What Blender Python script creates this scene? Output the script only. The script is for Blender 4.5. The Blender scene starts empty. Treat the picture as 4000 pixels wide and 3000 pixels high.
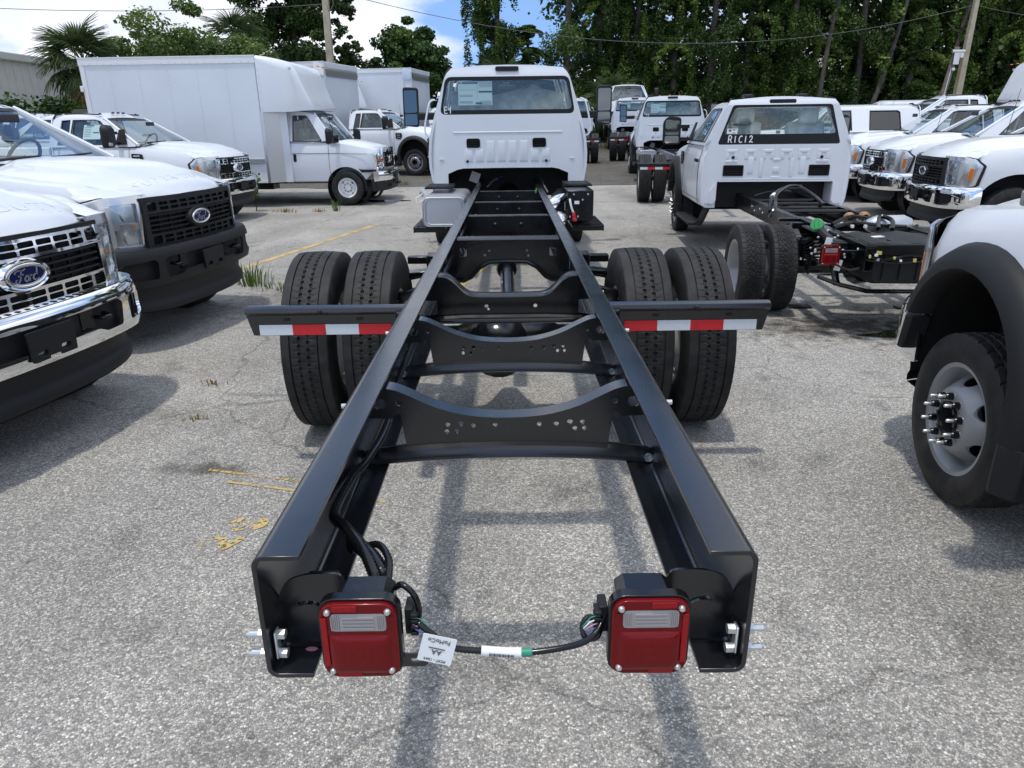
import bpy, bmesh, math, random
import numpy as np
from math import pi, sin, cos, radians
from mathutils import Vector, Matrix
from mathutils.geometry import tessellate_polygon

S = bpy.context.scene
COL = S.collection
random.seed(7)

# ------------------------------------------------------------------ camera, world, sun, exposure
def setup_view():
    P, R = radians(20.0), radians(0.7)
    f = Vector((0, cos(P), -sin(P))); r = Vector((1, 0, 0)); u = r.cross(f)
    r2 = r*cos(R) - u*sin(R); u2 = u*cos(R) + r*sin(R)
    cam = bpy.data.cameras.new('camera'); o = bpy.data.objects.new('camera', cam); COL.objects.link(o)
    m = Matrix((r2, u2, -f)).transposed().to_4x4(); m.translation = Vector((0.016, 0, 1.705)); o.matrix_world = m
    cam.sensor_width = 36; cam.lens = 36*2774/4000; cam.clip_start = 0.05; cam.clip_end = 900
    S.camera = o
    SUN_DIR = Vector((-0.13, -0.17, 1)).normalized()
    elev = math.asin(SUN_DIR.z); rot = math.atan2(SUN_DIR.x, SUN_DIR.y)
    w = bpy.data.worlds.new('World'); S.world = w; w.use_nodes = True
    nt = w.node_tree; N = nt.nodes; L = nt.links; N.clear()
    out = N.new('ShaderNodeOutputWorld'); bg = N.new('ShaderNodeBackground'); bg.inputs['Strength'].default_value = 0.15
    sky = N.new('ShaderNodeTexSky'); sky.sky_type = 'NISHITA'; sky.sun_disc = False
    sky.sun_elevation = elev; sky.sun_rotation = rot; sky.air_density = 1.0; sky.dust_density = 0.2; sky.ozone_density = 1.5
    tc = N.new('ShaderNodeTexCoord')
    mp = N.new('ShaderNodeMapping'); mp.inputs['Scale'].default_value = (1, 1, 1.9); mp.inputs['Location'].default_value = (-1.2, 3.3, .2)
    L.new(tc.outputs['Generated'], mp.inputs['Vector'])
    up = N.new('ShaderNodeVectorMath'); up.operation = 'ADD'; up.inputs[1].default_value = (0, 0, .32); L.new(tc.outputs['Generated'], up.inputs[0])
    nv = N.new('ShaderNodeVectorMath'); nv.operation = 'NORMALIZE'; L.new(up.outputs[0], nv.inputs[0]); L.new(nv.outputs[0], sky.inputs['Vector'])
    sb = N.new('ShaderNodeMix'); sb.data_type = 'RGBA'; sb.blend_type = 'MULTIPLY'; sb.inputs['Factor'].default_value = 1; sb.inputs['B'].default_value = (1.3, 1.42, 1.5, 1); L.new(sky.outputs[0], sb.inputs['A'])
    n1 = N.new('ShaderNodeTexNoise'); n1.inputs['Scale'].default_value = 2.4; n1.inputs['Detail'].default_value = 9; n1.inputs['Roughness'].default_value = .52
    n1.inputs['Distortion'].default_value = .25
    L.new(mp.outputs[0], n1.inputs['Vector'])
    r1 = N.new('ShaderNodeValToRGB'); r1.color_ramp.elements[0].position = .425; r1.color_ramp.elements[1].position = .49
    L.new(n1.outputs['Fac'], r1.inputs['Fac'])
    n2 = N.new('ShaderNodeTexNoise'); n2.inputs['Scale'].default_value = 3.2; n2.inputs['Detail'].default_value = 6
    mp2 = N.new('ShaderNodeMapping'); mp2.inputs['Scale'].default_value = (1, 1, 2.6); mp2.inputs['Location'].default_value = (3.1, 7.7, 2.2)
    L.new(tc.outputs['Generated'], mp2.inputs['Vector']); L.new(mp2.outputs[0], n2.inputs['Vector'])
    cr = N.new('ShaderNodeValToRGB'); e = cr.color_ramp.elements
    e[0].position = .40; e[0].color = (4.6, 5.0, 5.8, 1); e[1].position = .68; e[1].color = (7.8, 8.0, 8.3, 1)
    L.new(n2.outputs['Fac'], cr.inputs['Fac'])
    mx = N.new('ShaderNodeMix'); mx.data_type = 'RGBA'
    L.new(r1.outputs['Color'], mx.inputs['Factor']); L.new(sb.outputs['Result'], mx.inputs['A']); L.new(cr.outputs['Color'], mx.inputs['B'])
    L.new(mx.outputs['Result'], bg.inputs['Color']); L.new(bg.outputs[0], out.inputs['Surface'])
    sd = bpy.data.lights.new('sun', 'SUN'); sd.energy = 2.0; sd.angle = radians(2.6); sd.color = (1, .955, .88)
    so = bpy.data.objects.new('sun', sd); COL.objects.link(so)
    so.rotation_euler = SUN_DIR.to_track_quat('Z', 'Y').to_euler(); so.location = (0, 0, 30)
    v = S.view_settings; v.view_transform = 'Standard'; v.look = 'None'; v.exposure = 0.17; v.gamma = 1; v.use_curve_mapping = False
    S.cycles.max_bounces = 8; S.cycles.transparent_max_bounces = 24
setup_view()

# ------------------------------------------------------------------ materials
def new_mat(name):
    m = bpy.data.materials.new(name); m.use_nodes = True
    return m, m.node_tree.nodes, m.node_tree.links, m.node_tree.nodes['Principled BSDF']
def pmat(name, col, rough=.5, metal=0., coat=0., noise=0., nscale=20., bump=0., bscale=80., spec=None, rvar=0.):
    m, N, L, b = new_mat(name)
    b.inputs['Base Color'].default_value = (*col, 1); b.inputs['Roughness'].default_value = rough
    b.inputs['Metallic'].default_value = metal; b.inputs['Coat Weight'].default_value = coat; b.inputs['Coat Roughness'].default_value = .03
    if spec is not None: b.inputs['Specular IOR Level'].default_value = spec
    if noise or bump or rvar:
        tc = N.new('ShaderNodeTexCoord')
    if noise or rvar:
        n = N.new('ShaderNodeTexNoise'); n.inputs['Scale'].default_value = nscale; n.inputs['Detail'].default_value = 6
        L.new(tc.outputs['Object'], n.inputs['Vector'])
    if noise:
        r = N.new('ShaderNodeValToRGB')
        r.color_ramp.elements[0].position = .3; r.color_ramp.elements[1].position = .7
        r.color_ramp.elements[0].color = (*[c*(1-noise) for c in col], 1); r.color_ramp.elements[1].color = (*[min(1, c*(1+noise)) for c in col], 1)
        L.new(n.outputs['Fac'], r.inputs['Fac']); L.new(r.outputs['Color'], b.inputs['Base Color'])
    if rvar:
        mr = N.new('ShaderNodeMapRange'); mr.inputs['From Min'].default_value = .3; mr.inputs['From Max'].default_value = .7
        mr.inputs['To Min'].default_value = max(0, rough-rvar); mr.inputs['To Max'].default_value = rough+rvar
        L.new(n.outputs['Fac'], mr.inputs['Value']); L.new(mr.outputs[0], b.inputs['Roughness'])
    if bump:
        n2 = N.new('ShaderNodeTexNoise'); n2.inputs['Scale'].default_value = bscale; n2.inputs['Detail'].default_value = 3
        L.new(tc.outputs['Object'], n2.inputs['Vector'])
        bp = N.new('ShaderNodeBump'); bp.inputs['Strength'].default_value = bump; bp.inputs['Distance'].default_value = .01
        L.new(n2.outputs['Fac'], bp.inputs['Height']); L.new(bp.outputs[0], b.inputs['Normal'])
    return m

M = {}
M['white'] = pmat('white_paint', (.67, .70, .745), .24, coat=.25, noise=.015, nscale=3)
M['whitebox'] = pmat('white_panel', (.64, .68, .73), .38, coat=.15, noise=.03, nscale=1.5)
M['frame'] = pmat('black_frame_paint', (.006, .007, .009), .26, noise=.4, nscale=6, bump=.02, bscale=14, rvar=.05, coat=.6)
M['frame'].node_tree.nodes['Principled BSDF'].inputs['Coat Roughness'].default_value = .22
M['castblack'] = pmat('black_gloss_paint', (.0045, .005, .006), .22, rvar=.08, nscale=8, bump=.08, bscale=30)
M['plastic'] = pmat('black_plastic', (.010, .0105, .0115), .55, bump=.10, bscale=300, spec=.35)
M['dkplastic'] = pmat('dark_grille_plastic', (.008, .0085, .0095), .45, spec=.35)
M['void'] = pmat('dark_metal_and_shade', (.006, .006, .007), .7)  # near-black for hidden metal, and for shade painted into openings
M['interior'] = pmat('grey_cloth', (.17, .175, .18), .9, noise=.3, nscale=8)
M['dash'] = pmat('dark_dash', (.03, .03, .033), .7)
M['plasticwrap'] = pmat('wrapped_seat', (.62, .63, .60), .35, noise=.3, nscale=9, bump=.6, bscale=9)
M['chrome'] = pmat('chrome', (.86, .87, .88), .05, metal=1.)
M['satin'] = pmat('satin_chrome', (.66, .67, .69), .22, metal=.9)
M['mirror'] = pmat('mirror_glass', (.14, .15, .155), .03, metal=1.)
M['alu'] = pmat('brushed_aluminium', (.60, .61, .62), .36, metal=.9)
M['zinc'] = pmat('zinc_plated_steel', (.62, .64, .65), .35, metal=.8)
M['rim'] = pmat('grey_wheel_paint', (.27, .28, .29), .36, metal=.35, coat=.15)
M['rimwhite'] = pmat('white_wheel_paint', (.72, .73, .73), .35)
M['red'] = pmat('red_lens', (.15, .003, .005), .2, spec=.22, coat=.12)
M['redbright'] = pmat('red_reflector_lens', (.30, .006, .009), .3, spec=.25, bump=.4, bscale=400)
M['clearlens'] = pmat('clear_ribbed_lens', (.42, .40, .40), .2, metal=.4)
M['lampglass'] = pmat('lamp_reflector', (.80, .82, .85), .10, metal=1.)
M['amber'] = pmat('amber_lens', (.60, .15, .01), .2, coat=.5)
M['tapered'] = pmat('red_tape', (.55, .012, .018), .4)
M['tapewhite'] = pmat('white_tape', (.62, .66, .69), .4, noise=.08, nscale=220)
M['blue'] = pmat('badge_blue', (.008, .013, .075), .2, spec=.3)
M['paper'] = pmat('paper_label', (.78, .80, .80), .6)
M['stickerpaper'] = pmat('window_paper', (.78, .88, .86), .6)
M['ink'] = pmat('dark_ink', (.04, .04, .045), .7)
M['inkblue'] = pmat('blue_ink', (.03, .09, .28), .7)
M['chalk'] = pmat('white_marker', (.80, .80, .80), .8)
M['bolt'] = pmat('galvanised_bolt', (.66, .68, .68), .3, metal=.75)
M['greencap'] = pmat('green_cap', (.03, .26, .08), .45)
M['greentape'] = pmat('green_tape', (.03, .25, .17), .5)
M['redcap'] = pmat('red_rubber_cap', (.50, .02, .02), .5)
M['rust'] = pmat('bronze_casting', (.30, .16, .06), .5, noise=.3, nscale=40)
M['blueplug'] = pmat('blue_plug', (.05, .12, .4), .5)
M['pink'] = pmat('pink_mark', (.6, .25, .35), .6)
M['yellowtag'] = pmat('yellow_tag', (.55, .48, .14), .6)
M['concrete'] = pmat('pole_concrete', (.40, .35, .26), .9, noise=.2, nscale=3)
M['wood'] = pmat('weathered_wood', (.20, .16, .13), .9, noise=.35, nscale=5)
M['bark'] = pmat('bark', (.075, .065, .052), .95, noise=.45, nscale=4)
M['metalwall'] = pmat('beige_metal_wall', (.46, .46, .42), .5, noise=.05, nscale=2)
M['wire'] = pmat('wire', (.12, .12, .12), .6)
M['deadleaf'] = pmat('dead_frond', (.30, .20, .08), .8)

def rubber_mat():
    m, N, L, b = new_mat('tyre_rubber')
    tc = N.new('ShaderNodeTexCoord'); n = N.new('ShaderNodeTexNoise'); n.inputs['Scale'].default_value = 14; n.inputs['Detail'].default_value = 7
    L.new(tc.outputs['Object'], n.inputs['Vector'])
    r = N.new('ShaderNodeValToRGB'); e = r.color_ramp.elements
    e[0].position = .35; e[0].color = (.011, .011, .0115, 1); e[1].position = .72; e[1].color = (.030, .0285, .027, 1)
    L.new(n.outputs['Fac'], r.inputs['Fac']); L.new(r.outputs[0], b.inputs['Base Color'])
    b.inputs['Roughness'].default_value = .65; b.inputs['Specular IOR Level'].default_value = .35
    return m
M['rubber'] = rubber_mat()

def glass_mat(name, tint, base, power=4.0):
    m, N, L, b = new_mat(name); N.remove(b); out = N['Material Output']
    t = N.new('ShaderNodeBsdfTransparent'); t.inputs[0].default_value = (*tint, 1)
    g = N.new('ShaderNodeBsdfGlossy'); g.inputs['Roughness'].default_value = .02; g.inputs['Color'].default_value = (.95, .97, 1, 1)
    lw = N.new('ShaderNodeLayerWeight'); lw.inputs['Blend'].default_value = .5
    p = N.new('ShaderNodeMath'); p.operation = 'POWER'; p.inputs[1].default_value = power; L.new(lw.outputs['Facing'], p.inputs[0])
    ma = N.new('ShaderNodeMath'); ma.operation = 'MULTIPLY_ADD'; ma.inputs[1].default_value = .8; ma.inputs[2].default_value = base
    ma.use_clamp = True
    L.new(p.outputs[0], ma.inputs[0])
    mix = N.new('ShaderNodeMixShader'); L.new(ma.outputs[0], mix.inputs[0]); L.new(t.outputs[0], mix.inputs[1]); L.new(g.outputs[0], mix.inputs[2])
    L.new(mix.outputs[0], out.inputs['Surface'])
    return m
M['glass'] = glass_mat('window_glass', (.87, .91, .90), .05)
M['tint'] = glass_mat('dark_window_glass', (.12, .14, .16), .09)
M['lens'] = glass_mat('lamp_cover', (.93, .95, .96), .05)

def leaf_mat(name, c0, c1, c2, trans=.25):
    m, N, L, b = new_mat(name); out = N['Material Output']
    at = N.new('ShaderNodeAttribute'); at.attribute_name = 'tone'
    r = N.new('ShaderNodeValToRGB'); e = r.color_ramp.elements
    e[0].position = 0; e[0].color = (*c0, 1); e[1].position = 1; e[1].color = (*c2, 1)
    k = e.new(.55); k.color = (*c1, 1)
    L.new(at.outputs['Fac'], r.inputs['Fac']); L.new(r.outputs[0], b.inputs['Base Color'])
    b.inputs['Roughness'].default_value = .5; b.inputs['Specular IOR Level'].default_value = .35
    tr = N.new('ShaderNodeBsdfTranslucent'); L.new(r.outputs[0], tr.inputs[0])
    mix = N.new('ShaderNodeMixShader'); mix.inputs[0].default_value = trans
    L.new(b.outputs[0], mix.inputs[1]); L.new(tr.outputs[0], mix.inputs[2]); L.new(mix.outputs[0], out.inputs['Surface'])
    return m
M['leaf_dark'] = leaf_mat('dark_leaves', (.022, .046, .010), (.055, .105, .022), (.11, .175, .038))
M['leaf_vine'] = leaf_mat('vine_leaves', (.022, .046, .009), (.070, .13, .024), (.19, .28, .05))
M['leaf_bright'] = leaf_mat('bright_leaves', (.035, .070, .012), (.085, .145, .025), (.16, .22, .045))
M['leaf_round'] = leaf_mat('green_leaves', (.020, .050, .010), (.050, .110, .020), (.10, .17, .03))
M['frond'] = leaf_mat('palm_leaves', (.030, .055, .018), (.060, .100, .030), (.13, .16, .06))
M['grass'] = leaf_mat('weed_leaves', (.05, .10, .02), (.10, .17, .03), (.20, .25, .06))
M['drygrass'] = leaf_mat('dry_weed', (.20, .13, .04), (.28, .18, .05), (.34, .24, .10))

def asphalt_mat(name, dark, light, tint, scale=125, sealed=0., stains=()):
    m, N, L, b = new_mat(name)
    geo = N.new('ShaderNodeNewGeometry')
    v = N.new('ShaderNodeTexVoronoi'); v.inputs['Scale'].default_value = scale; v.feature = 'F1'
    L.new(geo.outputs['Position'], v.inputs['Vector'])
    hs = N.new('ShaderNodeSeparateColor'); L.new(v.outputs['Color'], hs.inputs[0])
    r = N.new('ShaderNodeValToRGB'); e = r.color_ramp.elements
    e[0].position = 0; e[0].color = (*dark, 1); e[1].position = 1; e[1].color = (*light, 1)
    mid = [(a*.62+c*.38) for a, c in zip(dark, light)]
    k = e.new(.55); k.color = (*mid, 1); k2 = e.new(.8); k2.color = (*tint, 1)
    L.new(hs.outputs[0], r.inputs['Fac'])
    ed = N.new('ShaderNodeTexVoronoi'); ed.feature = 'DISTANCE_TO_EDGE'; ed.inputs['Scale'].default_value = scale
    L.new(geo.outputs['Position'], ed.inputs['Vector'])
    em = N.new('ShaderNodeMapRange'); em.inputs['From Min'].default_value = 0; em.inputs['From Max'].default_value = .22
    em.inputs['To Min'].default_value = .48; em.inputs['To Max'].default_value = 1.0
    L.new(ed.outputs['Distance'], em.inputs['Value'])
    mul = N.new('ShaderNodeMix'); mul.data_type = 'RGBA'; mul.blend_type = 'MULTIPLY'; mul.inputs['Factor'].default_value = 1
    L.new(r.outputs[0], mul.inputs['A']); L.new(em.outputs[0], mul.inputs['B'])
    # wear: broad blotches
    n = N.new('ShaderNodeTexNoise'); n.inputs['Scale'].default_value = .55; n.inputs['Detail'].default_value = 8; n.inputs['Roughness'].default_value = .6
    L.new(geo.outputs['Position'], n.inputs['Vector'])
    nm = N.new('ShaderNodeMapRange'); nm.inputs['From Min'].default_value = .3; nm.inputs['From Max'].default_value = .7
    nm.inputs['To Min'].default_value = .74; nm.inputs['To Max'].default_value = 1.16
    L.new(n.outputs['Fac'], nm.inputs['Value'])
    mul2 = N.new('ShaderNodeMix'); mul2.data_type = 'RGBA'; mul2.blend_type = 'MULTIPLY'; mul2.inputs['Factor'].default_value = 1
    L.new(mul.outputs['Result'], mul2.inputs['A']); L.new(nm.outputs[0], mul2.inputs['B'])
    cur = mul2.outputs['Result']
    for (sc, lo, hi, dk, strt) in (((2.6, 2.2, 1), .60, .72, .62, 3), ((.9, .16, 1), .54, .72, .74, 11), ((11, 11, 1), .70, .76, .5, 29)):
        mpx = N.new('ShaderNodeMapping'); mpx.inputs['Scale'].default_value = sc; mpx.inputs['Location'].default_value = (strt, strt*.7, 0); L.new(geo.outputs['Position'], mpx.inputs['Vector'])
        nz = N.new('ShaderNodeTexNoise'); nz.inputs['Scale'].default_value = 1; nz.inputs['Detail'].default_value = 6; L.new(mpx.outputs[0], nz.inputs['Vector'])
        mz = N.new('ShaderNodeMapRange'); mz.inputs['From Min'].default_value = lo; mz.inputs['From Max'].default_value = hi; mz.inputs['To Min'].default_value = 1; mz.inputs['To Max'].default_value = dk
        L.new(nz.outputs['Fac'], mz.inputs['Value'])
        mq = N.new('ShaderNodeMix'); mq.data_type = 'RGBA'; mq.blend_type = 'MULTIPLY'; mq.inputs['Factor'].default_value = 1
        L.new(cur, mq.inputs['A']); L.new(mz.outputs[0], mq.inputs['B']); cur = mq.outputs['Result']
    # stains with shapes of their own: (x, y, rx, ry, strength, rgb)
    n3 = N.new('ShaderNodeTexNoise'); n3.inputs['Scale'].default_value = 9; n3.inputs['Detail'].default_value = 6
    L.new(geo.outputs['Position'], n3.inputs['Vector'])
    for (sx, sy, rx, ry, st, col) in stains:
        mp = N.new('ShaderNodeMapping'); mp.vector_type = 'POINT'
        mp.inputs['Location'].default_value = (-sx/rx, -sy/ry, 0); mp.inputs['Scale'].default_value = (1/rx, 1/ry, 0)
        L.new(geo.outputs['Position'], mp.inputs['Vector'])
        ln = N.new('ShaderNodeVectorMath'); ln.operation = 'LENGTH'; L.new(mp.outputs[0], ln.inputs[0])
        ad = N.new('ShaderNodeMath'); ad.operation = 'MULTIPLY_ADD'; ad.inputs[1].default_value = 2.6; L.new(n3.outputs['Fac'], ad.inputs[0]); L.new(ln.outputs['Value'], ad.inputs[2])
        mr = N.new('ShaderNodeMapRange'); mr.inputs['From Min'].default_value = 2.35; mr.inputs['From Max'].default_value = 1.45
        mr.inputs['To Min'].default_value = 0; mr.inputs['To Max'].default_value = st
        L.new(ad.outputs[0], mr.inputs['Value'])
        mx = N.new('ShaderNodeMix'); mx.data_type = 'RGBA'; mx.blend_type = 'MULTIPLY'
        L.new(mr.outputs[0], mx.inputs['Factor']); L.new(cur, mx.inputs['A']); mx.inputs['B'].default_value = (*col, 1); cur = mx.outputs['Result']
    # hairline cracks
    cv = N.new('ShaderNodeTexVoronoi'); cv.feature = 'DISTANCE_TO_EDGE'; cv.inputs['Scale'].default_value = .33
    wp = N.new('ShaderNodeTexNoise'); wp.inputs['Scale'].default_value = 1.6; wp.inputs['Detail'].default_value = 6
    L.new(geo.outputs['Position'], wp.inputs['Vector'])
    wm = N.new('ShaderNodeVectorMath'); wm.operation = 'MULTIPLY_ADD'; wm.inputs[1].default_value = (.7, .7, 0)
    L.new(wp.outputs['Color'], wm.inputs[0]); L.new(geo.outputs['Position'], wm.inputs[2]); L.new(wm.outputs[0], cv.inputs['Vector'])
    cm = N.new('ShaderNodeMapRange'); cm.inputs['From Min'].default_value = 0; cm.inputs['From Max'].default_value = .0050
    cm.inputs['To Min'].default_value = .62; cm.inputs['To Max'].default_value = 1
    L.new(cv.outputs['Distance'], cm.inputs['Value'])
    mc = N.new('ShaderNodeMix'); mc.data_type = 'RGBA'; mc.blend_type = 'MULTIPLY'; mc.inputs['Factor'].default_value = 1
    L.new(cur, mc.inputs['A']); L.new(cm.outputs[0], mc.inputs['B']); cur = mc.outputs['Result']
    L.new(cur, b.inputs['Base Color'])
    b.inputs['Roughness'].default_value = .85; b.inputs['Specular IOR Level'].default_value = .3
    bp = N.new('ShaderNodeBump'); bp.inputs['Strength'].default_value = .55; bp.inputs['Distance'].default_value = .006
    ba = N.new('ShaderNodeMath'); ba.operation = 'MULTIPLY_ADD'; ba.inputs[1].default_value = .6
    L.new(hs.outputs[1], ba.inputs[0]); L.new(em.outputs[0], ba.inputs[2])
    L.new(ba.outputs[0], bp.inputs['Height']); L.new(bp.outputs[0], b.inputs['Normal'])
    return m
DK = (.30, .29, .28)
M['asphalt'] = asphalt_mat('worn_asphalt', (.27, .26, .245), (.82, .79, .73), (.62, .575, .495), stains=(
    (-1.62, 3.42, .30, .09, .75, (.22, .21, .19)), (-.85, 4.9, .5, .25, .3, DK), (1.6, 2.2, .5, .3, .2, DK), (-1.0, 2.1, .5, .25, .18, DK), (.9, 1.35, .35, .2, .2, DK), (2.2, 7.6, 1.2, .6, .25, DK), (-4.2, 10.5, 1.6, .7, .3, (.5, .46, .42)), (.9, 11.8, 1.5, .8, .22, DK), (-1.0, 14.2, 2.5, .7, .25, DK), (.30, 3.10, .28, .22, .55, (.35, .35, .35)), (-.25, 2.55, .10, .5, .2, DK),
    (-2.15, 5.2, .6, .5, .35, (.5, .46, .42)), (-2.0, 4.15, .7, .35, .35, (.5, .5, .5)), (3.0, 6.1, 1.3, .62, .95, (.16, .14, .12)),
    (4.6, 5.9, 1.2, .55, .9, (.18, .16, .14)), (-2.6, 7.2, .6, .9, .6, (.4, .37, .34)), (-.1, 1.9, .25, .16, .25, DK), (1.9, 4.4, .5, .3, .2, DK),
    (-6.5, 18.3, 3.8, 1.1, .55, (.45, .42, .38)), (1.2, 3.35, .3, .12, .18, DK), (-.9, 1.45, .4, .2, .15, DK), (5.0, 8.3, 2.2, 1.2, .35, (.5, .46, .42)),
    (-2.3, 8.6, 1.5, .25, .3, (.55, .5, .45)), (.0, 7.6, 1.2, 1.4, .18, DK), (2.4, 10.2, 1.0, 1.3, .2, DK)))
M['asphalt_old'] = asphalt_mat('old_brown_asphalt', (.085, .080, .072), (.27, .25, .22), (.20, .18, .15), scale=60)

def worn_paint(name, col, thr=.48, sc=55):
    m, N, L, b = new_mat(name); out = N['Material Output']
    b.inputs['Base Color'].default_value = (*col, 1); b.inputs['Roughness'].default_value = .8
    geo = N.new('ShaderNodeNewGeometry')
    n = N.new('ShaderNodeTexNoise'); n.inputs['Scale'].default_value = sc; n.inputs['Detail'].default_value = 5; L.new(geo.outputs['Position'], n.inputs['Vector'])
    n2 = N.new('ShaderNodeTexNoise'); n2.inputs['Scale'].default_value = 3.5; n2.inputs['Detail'].default_value = 4; L.new(geo.outputs['Position'], n2.inputs['Vector'])
    ad = N.new('ShaderNodeMath'); ad.operation = 'ADD'; L.new(n.outputs['Fac'], ad.inputs[0]); L.new(n2.outputs['Fac'], ad.inputs[1])
    mr = N.new('ShaderNodeMapRange'); mr.inputs['From Min'].default_value = thr*2-.04; mr.inputs['From Max'].default_value = thr*2+.04
    L.new(ad.outputs[0], mr.inputs['Value'])
    t = N.new('ShaderNodeBsdfTransparent'); mix = N.new('ShaderNodeMixShader')
    L.new(mr.outputs[0], mix.inputs[0]); L.new(t.outputs[0], mix.inputs[1]); L.new(b.outputs[0], mix.inputs[2]); L.new(mix.outputs[0], out.inputs['Surface'])
    return m
M['yellow'] = worn_paint('worn_yellow_paint', (.54, .39, .14), .455)
M['yellow_thin'] = worn_paint('thin_yellow_paint', (.56, .37, .11), .515)
M['seam'] = pmat('dark_seam', (.10, .10, .105), .7)
M['water'] = pmat('puddle_water', (.012, .011, .009), .03, spec=.5)

# ------------------------------------------------------------------ mesh helpers
class MB:
    def __init__(s): s.v = []; s.f = []
    def add(s, vs, fs):
        o = len(s.v); s.v += [tuple(p) for p in vs]; s.f += [tuple(i+o for i in f) for f in fs]; return s
    def box(s, c, d, rot=None):
        hx, hy, hz = d[0]/2, d[1]/2, d[2]/2
        vs = [Vector((x, y, z)) for x in (-hx, hx) for y in (-hy, hy) for z in (-hz, hz)]
        if rot is not None:
            R = rot if isinstance(rot, Matrix) else Matrix.Rotation(rot[1], 3, rot[0]); vs = [R @ p for p in vs]
        vs = [p+Vector(c) for p in vs]
        return s.add(vs, [(0, 1, 3, 2), (4, 6, 7, 5), (0, 4, 5, 1), (2, 3, 7, 6), (0, 2, 6, 4), (1, 5, 7, 3)])
    def tube(s, pts, r, n=8, closed=False, caps=True):
        pts = [Vector(p) for p in pts]; k = len(pts); rs = r if hasattr(r, '__len__') else [r]*k
        vs = []; up = None
        for i, p in enumerate(pts):
            a = pts[i-1] if (i > 0 or closed) else p; b = pts[(i+1) % k] if (i < k-1 or closed) else p
            t = (b-a)
            if t.length < 1e-9: t = Vector((0, 0, 1))
            t.normalize()
            if up is None:
                up = Vector((0, 0, 1)) if abs(t.z) < .9 else Vector((1, 0, 0))
            x = (up - t*up.dot(t))
            if x.length < 1e-6: x = t.orthogonal()
            x.normalize(); up = x; y = t.cross(x)
            vs += [p + (x*cos(2*pi*j/n)+y*sin(2*pi*j/n))*rs[i] for j in range(n)]
        fs = []
        for i in range(k if closed else k-1):
            for j in range(n):
                a = i*n+j; b = i*n+(j+1) % n; c = ((i+1) % k)*n+(j+1) % n; d = ((i+1) % k)*n+j
                fs.append((a, b, c, d))
        if caps and not closed: fs += [tuple(range(n))[::-1], tuple((k-1)*n+j for j in range(n))]
        return s.add(vs, fs)
    def cyl(s, a, b, r, n=16, r2=None):
        return s.tube([a, b], [r, r if r2 is None else r2], n)
    def lathe(s, prof, n=32, axis='x', c=(0, 0, 0), closed=False):
        # prof: (radius, along-axis)
        vs = []
        for j in range(n):
            a = 2*pi*j/n
            for (r, t) in prof:
                if axis == 'x': p = (t, r*cos(a), r*sin(a))
                elif axis == 'y': p = (r*cos(a), t, r*sin(a))
                else: p = (r*cos(a), r*sin(a), t)
                vs.append((p[0]+c[0], p[1]+c[1], p[2]+c[2]))
        m = len(prof); fs = []
        for j in range(n):
            for i in range(m if closed else m-1):
                i2 = (i+1) % m
                fs.append((j*m+i, j*m+i2, ((j+1) % n)*m+i2, ((j+1) % n)*m+i))
        return s.add(vs, fs)
    def loft(s, rings, closed=True, caps=True):
        n = len(rings[0]); vs = [p for r in rings for p in r]; fs = []
        for i in range(len(rings)-1):
            for j in range(n if closed else n-1):
                k = (j+1) % n; fs.append((i*n+j, i*n+k, (i+1)*n+k, (i+1)*n+j))
        if caps and closed: fs += [tuple(range(n))[::-1], tuple((len(rings)-1)*n+j for j in range(n))]
        return s.add(vs, fs)
    def grid(s, fn, us, vs_):
        n = len(vs_); P = [fn(u, v) for u in us for v in vs_]; fs = []
        for i in range(len(us)-1):
            for j in range(n-1): fs.append((i*n+j, i*n+j+1, (i+1)*n+j+1, (i+1)*n+j))
        return s.add(P, fs)
    def plate(s, outer, holes, t, fn, slices=()):
        """flat polygon with holes, thickness t, slices=[(axis, value)...]; fn maps (u, v, w) to 3D"""
        loops = [outer]+list(holes)
        tri = tessellate_polygon([[Vector((p[0], p[1], 0)) for p in l] for l in loops])
        flat = [p for l in loops for p in l]; n = len(flat)
        bm = bmesh.new()
        A = [bm.verts.new((p[0], p[1], t/2)) for p in flat]; B = [bm.verts.new((p[0], p[1], -t/2)) for p in flat]
        for a, b, c in tri:
            if len({a, b, c}) < 3: continue
            try:
                bm.faces.new((A[a], A[b], A[c])); bm.faces.new((B[c], B[b], B[a]))
            except ValueError: pass
        o = 0
        for l in loops:
            m = len(l)
            for i in range(m):
                j = (i+1) % m
                try: bm.faces.new((A[o+i], A[o+j], B[o+j], B[o+i]))
                except ValueError: pass
            o += m
        for ax, val in slices:
            no = (1, 0, 0) if ax == 0 else (0, 1, 0); co = (val, 0, 0) if ax == 0 else (0, val, 0)
            bmesh.ops.bisect_plane(bm, geom=bm.verts[:]+bm.edges[:]+bm.faces[:], plane_co=co, plane_no=no)
        bmesh.ops.recalc_face_normals(bm, faces=bm.faces)
        bm.verts.index_update()
        vs = [fn(*v.co) for v in bm.verts]; fs = [[v.index for v in f.verts] for f in bm.faces]
        bm.free(); return s.add(vs, fs)
    def xform(s, mtx):
        s.v = [tuple(mtx @ Vector(p)) for p in s.v]; return s
    def tone(s): s.toned = True; return s
    def mirror_x(s):
        n = len(s.v); s.v += [(-x, y, z) for x, y, z in s.v]; s.f += [tuple(i+n for i in f[::-1]) for f in s.f]; return s
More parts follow.
